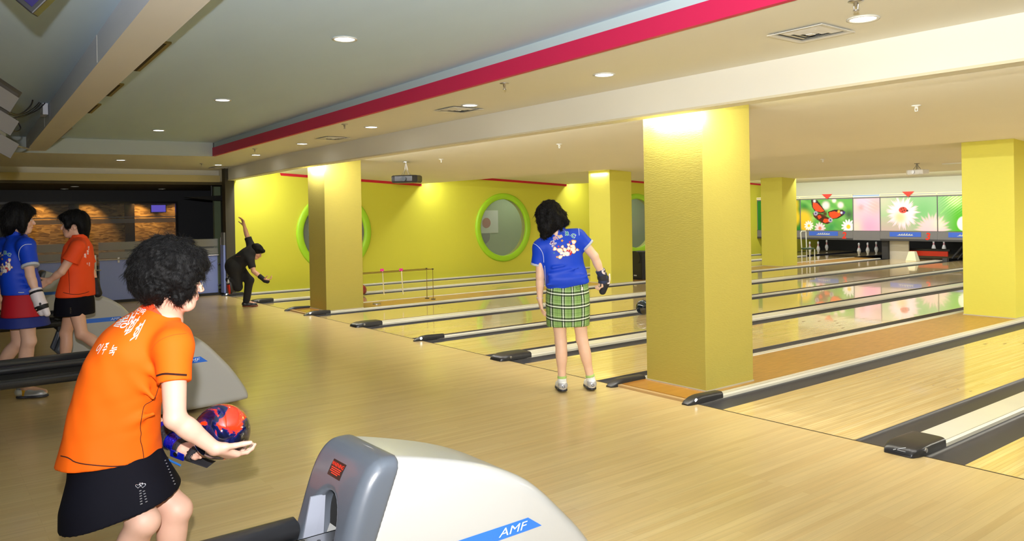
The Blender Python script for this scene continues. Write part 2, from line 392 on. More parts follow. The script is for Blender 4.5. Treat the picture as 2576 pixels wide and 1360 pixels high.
M_BLK = mat('black_plastic', (0.022, 0.022, 0.024), 0.32)
M_BLKM = mat('black_matte', (0.018, 0.018, 0.018), 0.7)
M_YW = mat('yellow_wall', hexc('CDCB3C'), 0.72, bump=(180, 0.15, 0.002, (1, 1, 1)), noise=(1.2, 0.03, 2))
M_YC = mat('yellow_wallpaper', hexc('B2A549'), 0.6, noise=(14, 0.05, 5, (1, 1, 9)), bump=(34, 0.35, 0.005, (1, 1, 6), 8))
M_CREAM = mat('cream_paint', hexc('E8E6D8'), 0.75, noise=(1.5, 0.025, 3))
M_LCEIL = mat('lane_ceiling_paint', hexc('E8E5D6'), 0.7, noise=(1.3, 0.03, 3))
M_TRAY = mat('tray_ceiling_paint', hexc('C4DCF0'), 0.8, noise=(1.0, 0.03, 3, (1, 4, 1)))
M_TRAYB = mat('tray_band_paint', hexc('BCCDD0'), 0.7)
M_PEACH = mat('beam_underside_paint', hexc('E4E0D8'), 0.75, noise=(1.2, 0.04, 3))
M_GREYB = mat('beam_side_paint', hexc('DDE1EA'), 0.75, noise=(1.0, 0.05, 3, (1, 1, 0.3)))
M_PINK = mat('pink_paint', hexc('C8194E'), 0.55)
M_RED = mat('red_trim', hexc('C3142C'), 0.5)
M_DKW = mat('dark_grey_wall', hexc('3E4046'), 0.6)
M_WHITE = mat('white_plastic', hexc('E4E4E0'), 0.35)
M_CHROME = mat('chrome', (0.75, 0.75, 0.75), 0.18, metal=1)
M_STEEL = mat('brushed_steel', (0.55, 0.55, 0.56), 0.35, metal=1)
M_BRONZE = mat('brass_tube', hexc('9A8048'), 0.35, metal=0.7)
M_LIME = mat('lime_rim', hexc('9FD323'), 0.45)
M_SEAM = mat('foul_seam', hexc('3A2E12'), 0.6)
M_DASH = mat('lane_dots', hexc('7B6038'), 0.4)
M_VENT = mat('vent_metal', hexc('D8D8D2'), 0.45)
def zs(x): return float(np.interp(x, [-0.6, 3, 8, 16], [2.51, 2.60, 2.62, 2.62]))     # approach soffit height
def zb(x): return float(np.interp(x, [-0.6, 3, 8, 16], [2.27, 2.335, 2.345, 2.345]))  # beam underside height
# ================================================================== FLOOR
fb = MB(); fb.box(-5.5, -13, -0.2, 20, 0.0, 0.0); o = fb.build('floor', M_APP); o['kind'] = 'structure'
fb = MB(); fb.box(-1.0, 0.0, -0.3, 20, 22.5, -0.11); o = fb.build('floor', M_DARK); o['kind'] = 'structure'
fb = MB(); fb.box(-5.5, 0.0, -0.2, -0.02, 3.0, 0.0); o = fb.build('floor', mat('corridor_floor', hexc('6A6250'), 0.4)); o['kind'] = 'structure'
# ================================================================== LANES
LX = {1: (0.315, 1.365), 2: (1.99, 3.04), 3: (4.387, 5.441), 4: (6.135, 7.189), 5: (7.706, 8.76), 6: (9.449, 10.503), 7: (11.905, 12.959), 8: (13.643, 14.70), 9: (15.25, 16.30)}
LEND = 21.2; GW = 0.235
LN = {1: 'maple bowling lane beside the yellow wall with oval windows', 2: 'bowling lane with the maroon ball rolling, left of the brown plywood strip',
      3: 'bowling lane right of the yellow column that stands nearest the black-clad bowler', 4: 'bowling lane just left of the single narrow divider with white-dotted black tip',
      5: 'bowling lane with the dark teal ball rolling away', 6: 'bowling lane directly in front of the woman in plaid skirt',
      7: 'wide foreground bowling lane right of the big yellow column', 8: 'bowling lane cut by the lower right corner of the photo'}
def gutter_mesh(x0, x1):
    n = 10; v = []; f = []; c = (x0 + x1) / 2; r = (x1 - x0) / 2
    for y in (0.012, LEND):
        for i in range(n + 1):
            a = math.pi * i / n; v.append((c - r * math.cos(a), y, -0.004 - 0.030 * math.sin(a) ** 0.6))
    for i in range(n): f.append((i, i + 1, n + 2 + i, n + 1 + i))
    return v, f
for k, (a, b) in LX.items():
    if k == 9: continue
    t = thing('bowling_lane', LN[k], 'bowling lane', ((a + b) / 2, 0, 0))
    m = MB(); m.box(a, 0.006, -0.05, b, LEND, 0.0); m.build('lane_surface', M_LANE, t)
    for s, (g0, g1) in enumerate(((a - GW, a), (b, b + GW))):
        v, f = gutter_mesh(g0, g1); o = mesh_obj('gutter', v, f, M_GUT, t, smooth=True)
    w = b - a
    for q in range(10):    # dots two metres past the foul line
        x = a + w * (0.08 + 0.84 * q / 9)
        if q not in (4, 5): d = MB(); d.box(x - 0.007, 2.0, 0.0003, x + 0.007, 2.022, 0.0009); d.build('aiming_dot', M_DASH, t)
    for q in range(7):     # arrows
        x = a + w * (q + 1) / 8; y = (3 - abs(q - 3)) * 0.17 + 4.45; d = MB()
        d.add([(x - 0.012, y, 0.0009), (x + 0.012, y, 0.0009), (x, y + 0.09, 0.0009)], [(0, 1, 2)]); d.build('aiming_arrow', M_DASH, t)
sm = MB(); sm.box(-0.02, -0.003, -0.01, 18, 0.009, 0.0012); o = sm.build('trim_1', M_SEAM); o['kind'] = 'structure'
# ---- dividers between lanes
def end_cap(x0, x1, parent, dot=0, wide=False, scratched=False):
    L = 0.42 if not wide else 0.40; y0 = -0.10; h = 0.072; c = (x0 + x1) / 2; hw = (x1 - x0) / 2 + 0.008
    # loft of rounded sections from the nose to the back
    V = []; Fc = []; n = 12; st = [(0.0, 0.72, 0.012), (0.012, 0.80, 0.035), (0.05, 0.92, 0.048), (0.10, 1.0, 0.060), (0.2, 1.0, 0.064), (L, 1.0, 0.060)] if wide else \
        [(0.0, 0.6, 0.012), (0.03, 0.85, 0.028), (0.09, 1.0, 0.05), (0.15, 1.0, 0.060), (0.2, 1.0, 0.060), (L, 1.0, 0.052)]
    for (y, ws, hh) in st:
        for i in range(n + 1):
            a = math.pi * i / n; cx = -math.copysign(abs(math.cos(a)) ** (0.35 if wide else 0.5), math.cos(a)); sz = abs(math.sin(a)) ** (0.45 if not wide else 0.35)
            V.append((c + cx * hw * ws, y0 + y, 0.001 + hh * sz))
    m = n + 1
    for i in range(len(st) - 1):
        for j in range(n): Fc.append((i * m + j, i * m + j + 1, (i + 1) * m + j + 1, (i + 1) * m + j))
    Fc.append(tuple(range(m - 1, -1, -1))); Fc.append(tuple(range((len(st) - 1) * m, len(st) * m)))
    o = mesh_obj('end_cap', V, Fc, M_BLK, parent, smooth=True); smooth_angle(o, 50)
    if dot:
        q = MB(); q.lathe([(0.0, 0), (0.016, 0), (0.016, 0.004), (0.0, 0.006)], (c + hw * 0.86, y0 + 0.085, 0.032), 14, ax=0)
        q.build('sensor_lens', mat('sensor_lens', (0.9, 0.9, 0.92), 0.15, emit=((0.95, 0.97, 1.0), 2.2)), o, smooth=False)  # emission stands in for the flash glinting back off the lens
    elif wide:
        q = MB(); q.lathe([(0.0, 0), (0.014, 0), (0.014, 0.008), (0.0, 0.010)], (c + hw * 0.99, y0 + 0.12, 0.034), 12, ax=0)
        q.build('bolt', M_STEEL, o)
    if scratched:
        q = MB(); cy = y0 + 0.004
        q.tube([(c - 0.03, cy + 0.002, 0.028), (c + 0.035, cy + 0.030, 0.049)], 0.0022, 5); q.tube([(c - 0.005, cy + 0.004, 0.032), (c + 0.045, cy + 0.006, 0.030)], 0.0014, 5)
        q.build('scratch', mat('scratch_white', hexc('C8CCD0'), 0.5), o)
    return o
def capping(x0, x1, parent, h=0.045):
    m = MB(); s = min(0.012, (x1 - x0) * 0.25)
    poly = [(x0, -0.04), (x0, h - s), (x0 + s, h), (x1 - s, h), (x1, h - s), (x1, -0.04)]
    m.prism([(p[0], p[1]) for p in poly], 1, 0.25, 17.66); o = m.build('capping', M_CAP, parent)
    g = MB(); gx = x1 - s - 0.004 if (x1 - x0) < 0.15 else x1 - s - 0.004
    g.box(gx - 0.003, 0.3, h - 0.002, gx, 17.66, h + 0.0008)
    g.build('groove', M_CAPG, o)
DV = [(-0.03, -0.03 + 0.0 + 0.0, 0)]
def divider(x0, x1, label, dot=0, wide=False, scratched=False, grp=None):
    t = thing('lane_divider', label, 'lane divider', ((x0 + x1) / 2, 0, 0)); capping(x0, x1, t, 0.030 if wide else 0.028); end_cap(x0, x1, t, dot, wide, scratched); return t
divider(0.004, 0.074, 'cream-topped lane edge strip running along the foot of the yellow wall', dot=1)
divider(LX[1][1] + GW, LX[2][0] - GW, 'wide cream lane divider with black nose, nearest the yellow wall', wide=True)
divider(LX[2][1] + GW, LX[2][1] + GW + 0.085, 'narrow cream strip left of the far brown plywood bay')
divider(LX[3][0] - GW - 0.085, LX[3][0] - GW, 'narrow cream strip with white-dotted tip, right of the far brown plywood bay', dot=1)
divider(LX[3][1] + GW, LX[4][0] - GW, 'wide cream lane divider with black nose, first one right of the far yellow column', wide=True)
divider(LX[4][1] + GW, LX[5][0] - GW, 'single narrow lane divider with white-dotted black tip, standing between two lanes', dot=1)
divider(LX[5][1] + GW, LX[6][0] - GW, 'wide cream lane divider with black nose just left of the woman in plaid skirt', wide=True)
divider(LX[6][1] + GW, LX[6][1] + GW + 0.085, 'narrow cream strip ending between the plaid-skirted woman and the big column')
divider(LX[7][0] - GW - 0.085, LX[7][0] - GW, 'narrow cream strip with white-dotted tip at the foot of the big column', dot=1)
divider(LX[7][1] + GW, LX[8][0] - GW, 'wide foreground lane divider with scratched black nose, lower right', wide=True, scratched=True)
# ---- plywood bays with the columns
BAY = {'A': (LX[2][1] + GW + 0.085, LX[3][0] - GW - 0.085), 'B': (LX[6][1] + GW + 0.085, LX[7][0] - GW - 0.085)}
for k, lab in (('A', 'brown plywood filler floor around the far row of columns'), ('B', 'brown plywood filler floor around the big foreground column')):
    x0, x1 = BAY[k]; t = thing('filler_floor', lab, 'filler floor', ((x0 + x1) / 2, 0, 0))
    m = MB(); m.box(x0 + 0.002, 0.31, -0.08, x1 - 0.002, 17.66, 0.022); m.build('plywood_sheet', M_PLY, t)
    m = MB(); m.box(x0 + 0.002, 0.018, -0.08, x1 - 0.002, 0.305, 0.024); m.build('varnished_panel', M_PLYC, t)
    m = MB(); m.box(x0 - 0.05, -0.03, -0.02, x1 + 0.05, 0.012, 0.022); m.build('front_strip', mat('strip_pine', hexc('B99763'), 0.4), t, bevel=0.003)
# ================================================================== COLUMNS
M_YC2 = mat('yellow_column_brighter', hexc('D6CF50'), 0.6, noise=(14, 0.04, 5, (1, 1, 9)), bump=(40, 0.12, 0.003, (1, 1, 6), 5))  # smoother finish; brighter yellow also carries the stronger light on the far columns
def column(k, x0, x1, y0, label, ztop):
    t = thing('column', label, 'column', ((x0 + x1) / 2, y0, 0))
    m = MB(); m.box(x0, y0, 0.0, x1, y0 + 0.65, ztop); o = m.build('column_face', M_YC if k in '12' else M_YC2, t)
    md = o.modifiers.new('bevel', 'BEVEL'); md.width = 0.006; md.segments = 2
    m = MB(); m.box(x0 - 0.004, y0 - 0.004, 0.022, x1 + 0.004, y0 + 0.654, 0.034); m.build('sealant_bead', mat('sealant', hexc('B9B49C'), 0.6), t)
    return t
column('1', 3.39, 4.035, 0.305, 'nearest yellow papered column of the far row, right of the black-clad bowler', 2.6)
column('2', 10.86, 11.52, 0.305, 'big yellow papered column in the foreground with bright glow at its top', 2.6)
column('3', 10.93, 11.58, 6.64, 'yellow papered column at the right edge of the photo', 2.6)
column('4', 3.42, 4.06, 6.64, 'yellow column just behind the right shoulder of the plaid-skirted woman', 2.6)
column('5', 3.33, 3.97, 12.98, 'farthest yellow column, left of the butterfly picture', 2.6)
# ================================================================== CEILINGS
m = MB()
TEETH = [(0.24, 2.50), (4.53, 2.255), (9.05, 2.285), (13.6, 2.315), (18.2, 2.36)]
for i in range(4):
    ya = TEETH[i][0]; za = 2.50 if i == 0 else TEETH[i][1] + 0.26; yb, zb2 = TEETH[i + 1]
    m.quad((-0.2, ya, za), (20, ya, za), (20, yb, zb2), (-0.2, yb, zb2))
    if i: m.quad((-0.2, ya, TEETH[i][1]), (20, ya, TEETH[i][1]), (20, ya + 0.02, za), (-0.2, ya + 0.02, za))
    m.quad((-0.2, ya, za + .5), (20, ya, za + .5), (20, yb, za + .5), (-0.2, yb, za + .5))
o = m.build('ceiling', M_LCEIL); o['kind'] = 'structure'
# approach: soffit between tray and beam, beam, tray
XS = [-0.6, 1.0, 2.0, 3.0, 5.5, 8.0, 11, 16, 20]
def pinkY(x): return float(np.interp(x, [2.2, 16], [-0.87, -1.40])) if x > 2.2 else -0.87
BF = 0.085; BB = 0.235
m = MB()
for a, b in zip(XS[:-1], XS[1:]):
    m.quad((a, pinkY(a), zs(a)), (b, pinkY(b), zs(b)), (b, BF + 0.01, zs(b)), (a, BF + 0.01, zs(a)))
m.quad((-0.6, -9, zs(-.6)), (1.0, -9, zs(1)), (1.0, -0.87, zs(1)), (-0.6, -0.87, zs(-.6)))
m.quad((1.0, -9, zs(1)), (1.36, -9, zs(1.36)), (2.2, -0.87, zs(2.2)), (1.0, -0.87, zs(1)))
o = m.build('ceiling', M_CREAM); o['kind'] = 'structure'
m = MB()
for a, b in zip(XS[:-1], XS[1:]):
    m.hexa([(a, BF, zb(a)), (b, BF, zb(b)), (b, BB, zb(b)), (a, BB, zb(a)), (a, BF, zs(a) + 0.3), (b, BF, zs(b) + 0.3), (b, BB, zs(b) + 0.3), (a, BB, zs(a) + 0.3)])
t = thing('ceiling_beam', 'long cream beam across the lanes above the foul line, standing on the yellow columns', 'ceiling beam', (8, BF, 2.35))
m.build('beam_body', M_CREAM, t)
m = MB()
for a, b in zip(XS[:-1], XS[1:]):
    m.hexa([(a, BF - 0.008, zb(a)), (b, BF - 0.008, zb(b)), (b, BF, zb(b)), (a, BF, zb(a)), (a, BF - 0.008, zb(a) + 0.018), (b, BF - 0.008, zb(b) + 0.018), (b, BF, zb(b) + 0.018), (a, BF, zb(a) + 0.018)])
m.build('edge_bead', mat('bead_paint', hexc('DCD4B4'), 0.6), t)
# pink fascia and pale recess band
m = MB(); m.hexa([(2.2, -0.87, zs(2.2)), (16, -1.40, 2.62), (16, -1.36, 2.62), (2.2, -0.83, zs(2.2)), (2.2, -0.87, 2.725), (16, -1.40, 2.735), (16, -1.36, 2.735), (2.2, -0.83, 2.725)])
o = m.build('trim_2', M_PINK); o['kind'] = 'structure'
m = MB(); m.hexa([(2.2, -0.84, 2.725), (16, -1.37, 2.735), (16, -1.3, 2.735), (2.2, -0.77, 2.725), (2.2, -0.84, 2.83), (16, -1.37, 2.83), (16, -1.3, 2.83), (2.2, -0.77, 2.83)])
o = m.build('trim_3', M_TRAYB); o['kind'] = 'structure'
m = MB(); m.quad((1.36, -9, 2.81), (20, -9, 2.81), (20, -0.75, 2.81), (2.2, -0.75, 2.81)); o = m.build('ceiling', M_TRAY); o['kind'] = 'structure'
# end fascia of the tray
m = MB(); m.quad((1.36, -9, zs(1.3)), (2.2, -0.86, zs(2.2)), (2.2, -0.86, 2.82), (1.36, -9, 2.82)); m.quad((1.36, -9, 2.8), (1.5, -3.4, 2.8), (1.5, -3.4, 3.2), (1.36, -9, 3.2))
o = m.build('trim_4', mat('end_fascia_paint', hexc('B9C2BE'), 0.7)); o['kind'] = 'structure'
# left beam
def lbl(x): return -3.50 - 0.0455 * (x - 1.5)
t = thing('ceiling_beam', 'peach-bottomed grey-sided ceiling beam running away at the upper left', 'ceiling beam', (8, -3.8, 2.62))
m = MB(); m.quad((1.45, lbl(1.45), 2.602), (20, lbl(20), 2.62), (20, lbl(20) + 0.25, 2.62), (1.45, lbl(1.45) + 0.25, 2.602)); m.build('underside', M_PEACH, t)
m = MB(); m.quad((1.45, lbl(1.45), 2.602), (20, lbl(20), 2.62), (20, lbl(20), 3.16), (1.45, lbl(1.45), 3.16)); m.build('grey_side', M_GREYB, t)
m = MB(); m.quad((1.45, lbl(1.45) + 0.25, 2.602), (20, lbl(20) + 0.25, 2.62), (20, lbl(20) + 0.25, 3.16), (1.45, lbl(1.45) + 0.25, 3.16)); m.build('tray_side', M_CREAM, t)
m = MB()
for (xa, za) in ((9.7, 3.0), (5.3, 3.0)):
    m.box(xa - 0.002, lbl(xa) - 0.0015, 2.62, xa + 0.002, lbl(xa) + 0.001, 3.15); m.box(xa - 0.002, lbl(xa), 2.6195 - 0.002, xa + 0.002, lbl(xa) + 0.25, 2.6225 - 0.003)
m.build('joint_line', mat('joint_filler', hexc('E6E2D4'), 0.7), t)
m = MB(); m.box(1.3, -9, 3.145, 20, -3.4, 3.2); o = m.build('ceiling', mat('left_ceiling_paint', hexc('B4B4AA'), 0.8, noise=(1, 0.04, 3))); o['kind'] = 'structure'
# slot diffusers in the tray ceiling beside the left beam
def slot(xa, xb, label):
    t = thing('slot_diffuser', label, 'air diffuser', ((xa + xb) / 2, -3.4, 2.81)); ya = lambda x: lbl(x) + 0.385
    m = MB(); m.hexa([(xa, ya(xa), 2.795), (xb, ya(xb), 2.795), (xb, ya(xb) + 0.09, 2.795), (xa, ya(xa) + 0.09, 2.795), (xa, ya(xa), 2.81), (xb, ya(xb), 2.81), (xb, ya(xb) + 0.09, 2.81), (xa, ya(xa) + 0.09, 2.81)]); m.build('frame', mat('slot_frame', hexc('8D8253'), 0.5), t)
    m = MB(); m.hexa([(xa + .02, ya(xa) + .008, 2.792), (xb - .02, ya(xb) + .008, 2.792), (xb - .02, ya(xb) + 0.06, 2.792), (xa + .02, ya(xa) + 0.06, 2.792), (xa + .02, ya(xa) + .008, 2.80), (xb - .02, ya(xb) + .008, 2.80), (xb - .02, ya(xb) + 0.06, 2.80), (xa + .02, ya(xa) + 0.06, 2.80)]); m.build('opening', M_DARK, t)
slot(8.5, 9.75, 'nearest long black slot diffuser beside the left ceiling beam')
slot(6.9, 7.7, 'second slot diffuser along the left ceiling beam')
slot(5.4, 6.2, 'farthest short slot diffuser along the left ceiling beam')
# end wall bands over the glass railing (the beam turning the corner)
m = MB(); m.box(-0.72, -9, 2.41, -0.60, 0.11, 2.75); o = m.build('trim_5', M_CREAM); o['kind'] = 'structure'
m = MB(); m.box(-0.75, -9, 2.27, -0.52, 0.15, 2.405); o = m.build('trim_6', mat('end_bead_paint', hexc('CDBF86'), 0.65)); o['kind'] = 'structure'
# ================================================================== WALLS
# yellow wall with three oval windows: faces the lanes, thickness 0.18
OV = [(2.33, 1.18), (6.90, 1.18), (11.75, 1.18)]; RY, RZ = 0.74, 0.735
def plate_with_holes(x, y0, y1, z0, z1, holes, n=48):
    bm = bmesh.new(); ys = [y0] + [(holes[i][0] + holes[i + 1][0]) / 2 for i in range(len(holes) - 1)] + [y1]
    for i, (cy, cz) in enumerate(holes):
        a, b = ys[i], ys[i + 1]; inner = []; outer = []
        for k in range(n):
            an = 2 * math.pi * (k + 0.5) / n; c, s = math.cos(an), math.sin(an); inner.append(bm.verts.new((x, cy + RY * c, cz + RZ * s)))
            tx = ((b - cy) if c > 0 else (a - cy)) / c if abs(c) > 1e-6 else 1e9; tz = ((z1 - cz) if s > 0 else (z0 - cz)) / s if abs(s) > 1e-6 else 1e9
            t = min(tx, tz); outer.append((x, cy + t * c, cz + t * s))
        ov = [bm.verts.new(p) for p in outer]
        for k in range(n):
            j = (k + 1) % n; bm.faces.new((inner[k], inner[j], ov[j], ov[k]))
            p, q = outer[k], outer[j]
            if abs(p[1] - q[1]) > 1e-6 and abs(p[2] - q[2]) > 1e-6:   # corner
                onx = lambda P: abs(P[1] - a) < 1e-6 or abs(P[1] - b) < 1e-6
                cn = (x, p[1] if onx(p) else q[1], p[2] if not onx(p) else q[2]); cv = bm.verts.new(cn); bm.faces.new((ov[k], ov[j], cv))
    return bm
bm = plate_with_holes(0.0, 0.2, 21.5, -0.1, 2.75, OV); me = bpy.data.meshes.new('wall_left'); bm.to_mesh(me); bm.free(); me.materials.append(M_YW)
o = bpy.data.objects.new('wall_left', me); COL.objects.link(o); o['kind'] = 'structure'
md = o.modifiers.new('solid', 'SOLIDIFY'); md.thickness = 0.18; md.offset = 0
for v in me.vertices: v.co.x -= 0.09
m = MB(); m.box(-0.19, 0.02, 0, 0.0, 0.2, 2.6); o = m.build('trim_7', mat('wall_end_dark', hexc('3A3524'), 0.6)); o['kind'] = 'structure'
# red line following the sawtooth ceiling
m = MB()
for i in range(4):
    ya = TEETH[i][0] + (0.9 if i == 0 else 1.6); za = 2.50 if i == 0 else TEETH[i][1] + 0.26; y0_ = TEETH[i][0]; yb, zb2 = TEETH[i + 1]; f = lambda y: za + (zb2 - za) * (y - y0_) / (yb - y0_)
    m.hexa([(0.0, ya + .02, f(ya) - .055), (0.012, ya + .02, f(ya) - .055), (0.012, yb, zb2 - .055), (0.0, yb, zb2 - .055), (0.0, ya, f(ya)), (0.012, ya, f(ya)), (0.012, yb, zb2), (0.0, yb, zb2)])
o = m.build('trim_8', M_RED); o['kind'] = 'structure'
# oval windows
M_PANE = mat('smoked_pane', (0.42, 0.48, 0.42), 0.08, spec=0.6, alpha=0.22)
def ring(cy, cz, ri, ro, x0, x1, n=64):
    V = []; Fc = []
    prof = [(ri, x0), (ri, x1 * 0.55), (ri + 0.015, x1 * 0.8), (ri + 0.05, x1), (ro - 0.035, x1), (ro - 0.01, x1 * 0.8), (ro, x1 * 0.45), (ro, x0)]
    for k in range(n):
        a = 2 * math.pi * k / n
        for r, x in prof: V.append((x, cy + r * math.cos(a), cz + r * 0.993 * math.sin(a)))
    p = len(prof)
    for k in range(n):
        j = (k + 1) % n
        for i in range(p - 1): Fc.append((k * p + i, k * p + i + 1, j * p + i + 1, j * p + i))
    return V, Fc
for i, (cy, cz) in enumerate(OV):
    t = bpy.data.objects.new('window_%d' % (i + 1), None); COL.objects.link(t); t.location = (0, cy, cz); t['kind'] = 'structure'
    V, Fc = ring(cy, cz, 0.715, 0.865, -0.02, 0.05); mesh_obj('window_frame', V, Fc, M_LIME, t, smooth=True)
    n = 48; V = [(-0.06, cy + 0.735 * math.cos(2 * math.pi * k / n), cz + 0.735 * math.sin(2 * math.pi * k / n)) for k in range(n)]; V += [(-0.07, v[1], v[2]) for v in V]
    mesh_obj('pane', V, [tuple(range(n)), tuple(range(2 * n - 1, n - 1, -1))] + [(k, (k + 1) % n, n + (k + 1) % n, n + k) for k in range(n)], M_PANE, t)
# room seen through the ovals
m = MB(); m.box(-1.75, 0.3, 0, -1.65, 21, 2.6); o = m.build('wall_back_corridor', mat('corridor_green', hexc('8FA27C'), 0.6, noise=(0.6, 0.2, 2))); o['kind'] = 'structure'
m = MB(); m.box(-1.65, 0.3, -0.02, -0.2, 21, 0.0); o = m.build('floor', mat('corridor_floor2', hexc('6E7A66'), 0.5)); o['kind'] = 'structure'
m = MB(); m.box(-1.65, 0.3, 2.3, -0.2, 21, 2.36); o = m.build('ceiling', mat('corridor_ceiling2', hexc('B8B8A8'), 0.7)); o['kind'] = 'structure'
for y in (3.5, 8.5, 12.5):
    lamp('corridor_lamp', 'AREA', (-0.9, y, 2.25), CORR_E, (0.95, 1.0, 0.9), shape='RECTANGLE', size=0.3, size_y=1.2)
t = thing('paper_notice', 'white paper notice hanging on the corridor wall seen through the middle oval window', 'notice', (-1.6, 6.9, 1.3))
m = MB(); m.box(-1.64, 6.78, 1.0, -1.63, 7.95, 1.62); m.build('sheet', mat('notice_white', hexc('C9CDC4'), 0.7), t)
for z in (1.52, 1.40, 1.30, 1.18, 1.10):
    m = MB(); m.box(-1.6295, 6.85, z, -1.628, 7.25 + 0.12 * math.sin(z * 40), z + 0.035); m.build('printed_line', mat('notice_ink', hexc('8E8C8C'), 0.7), t)
m = MB(); m.lathe([(0, 0), (0.14, 0), (0.14, 0.006), (0, 0.006)], (-1.629, 7.55, 1.28), 20, ax=0); m.build('red_emblem', mat('emblem_red', hexc('A85A50'), 0.6), t)
t = thing('bowling_ball_poster', 'dark round ball picture below the white notice behind the middle oval window', 'picture', (-1.6, 7.4, 1.0))
m = MB(); m.lathe([(0, 0), (0.22, 0), (0.22, 0.01), (0, 0.01)], (-1.645, 7.45, 0.92), 28, ax=0); m.build('disc', mat('poster_ball', hexc('4E5560'), 0.5), t)
m = MB(); m.box(-1.60, 12.3, 1.1, -1.40, 12.6, 1.65); o = m.build('wall_speaker', mat('wallspk', (0.05, 0.05, 0.05), 0.5)); tag(o, 'black box hanging in the corridor behind the right oval window', 'speaker')
# far wall above the masks (pale) and side/back walls closing the hall
m = MB(); m.box(-0.2, 18.16, 1.7, 20, 18.3, 2.5); o = m.build('wall_back', mat('pale_wall', hexc('E6E8CF'), 0.7)); o['kind'] = 'structure'
m = MB(); m.box(20, -13, 0, 20.2, 22.5, 3.2); o = m.build('wall_right', M_CREAM); o['kind'] = 'structure'
m = MB(); m.box(-5.5, -13.2, 0, 20, -13, 3.2); o = m.build('wall_front', mat('rear_grey', hexc('77756C'), 0.7)); o['kind'] = 'structure'
m = MB(); m.box(-5.5, -13, 3.2, 20, -9, 3.3); m.box(1.3, -13, 3.145, 20, -9, 3.2); o = m.build('ceiling', M_TRAY); o['kind'] = 'structure'
m = MB(); m.box(-0.1, 21.3, -0.3, 20, 21.5, 2.5); o = m.build('wall_pit', M_BLKM); o['kind'] = 'structure'
# ---- corridor to the left behind the glass railing
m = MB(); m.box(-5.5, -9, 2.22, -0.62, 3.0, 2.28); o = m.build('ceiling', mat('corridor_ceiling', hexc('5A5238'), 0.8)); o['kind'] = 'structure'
XW = -4.2
W0, W1, WZ0, WZ1 = -4.9, 0.20, 0.45, 1.96
m = MB(); m.box(XW - .12, -9, 0, XW, W0, 2.24); m.box(XW - .12, W1, 0, XW, 3.0, 2.24); m.box(XW - .12, W0, 0, XW, W1, WZ0); m.box(XW - .12, W0, WZ1, XW, W1, 2.24)
o = m.build('wall_far_left', M_DKW); o['kind'] = 'structure'
m = MB(); m.box(-5.5, 3.0, 0, -0.1, 3.1, 2.3); m.box(-5.5, -9.1, 0, -0.1, -9.0, 2.6); o = m.build('wall_corridor_end', M_DKW); o['kind'] = 'structure'
t = bpy.data.objects.new('window_4', None); COL.objects.link(t); t.location = (XW, -2, 1.2); t['kind'] = 'structure'
m = MB(); fr = 0.05
m.box(XW - .05, W0, WZ1 - fr, XW + .03, W1, WZ1); m.box(XW - .05, W0, WZ0, XW + .03, W1, WZ0 + fr); m.box(XW - .05, W1 - fr, WZ0 + fr, XW + .03, W1, WZ1 - fr); m.box(XW - .05, W0, WZ0 + fr, XW + .03, W0 + fr, WZ1 - fr)
m.build('window_frame', M_BLK, t)
m = MB(); m.box(XW - .02, W0 + fr, WZ0 + fr, XW - .012, W1 - fr, WZ1 - fr); m.build('pane', mat('clear_pane', (0.6, 0.6, 0.6), 0.02, spec=0.5, alpha=0.12), t)
M_FROST = mat('frosted_band', hexc('B8B8B2'), 0.6, alpha=0.55)
for z0, z1 in ((1.46, 1.56), (1.585, 1.61)):
    m = MB(); m.box(XW - .011, W0 + fr, z0, XW - .008, W1 - fr, z1); m.build('frosted_band', M_FROST, t)
# stone-clad lobby beyond the window
def stone_mat():
    m = bpy.data.materials.new('stone_wall'); m.use_nodes = True; nt = m.node_tree; b = nt.nodes['Principled BSDF']; N = nt.nodes.new; L = nt.links.new
    tc = N('ShaderNodeTexCoord'); mp = N('ShaderNodeMapping'); mp.inputs['Rotation'].default_value = (math.pi / 2, 0, math.pi / 2); L(tc.outputs['Object'], mp.inputs[0])
    v = N('ShaderNodeTexVoronoi'); v.inputs['Scale'].default_value = 1; m2 = N('ShaderNodeMapping'); m2.inputs['Scale'].default_value = (8, 8, 26); L(tc.outputs['Object'], m2.inputs[0]); L(m2.outputs[0], v.inputs[0])
    cr = N('ShaderNodeValToRGB'); cr.color_ramp.elements[0].color = (*hexc('6B5030'), 1); cr.color_ramp.elements[1].color = (*hexc('D8B878'), 1); L(v.outputs['Color'], cr.inputs[0]); L(cr.outputs[0], b.inputs['Base Color'])
    bp = N('ShaderNodeBump'); bp.inputs['Strength'].default_value = 0.5; bp.inputs['Distance'].default_value = 0.015; L(v.outputs['Distance'], bp.inputs['Height']); L(bp.outputs[0], b.inputs['Normal']); b.inputs['Roughness'].default_value = 0.9
    return m
M_STONE = stone_mat()
XL = -7.2
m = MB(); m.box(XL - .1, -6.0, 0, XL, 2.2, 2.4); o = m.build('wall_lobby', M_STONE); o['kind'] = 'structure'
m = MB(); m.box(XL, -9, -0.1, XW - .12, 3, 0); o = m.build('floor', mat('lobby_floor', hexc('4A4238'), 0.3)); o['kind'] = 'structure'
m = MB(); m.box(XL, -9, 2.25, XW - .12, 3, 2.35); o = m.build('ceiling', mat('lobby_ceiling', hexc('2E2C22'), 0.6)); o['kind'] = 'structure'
m = MB(); m.box(XL, -9, 0, XW - .12, -8.9, 2.3); m.box(XL, 2.9, 0, XW - .12, 3.0, 2.3); m.box(XL - .1, -9, 0, XL, -6.0, 2.4); m.box(XL - .1, 2.2, 0, XL, 3.0, 2.4); o = m.build('wall_lobby_side', M_BLKM); o['kind'] = 'structure'
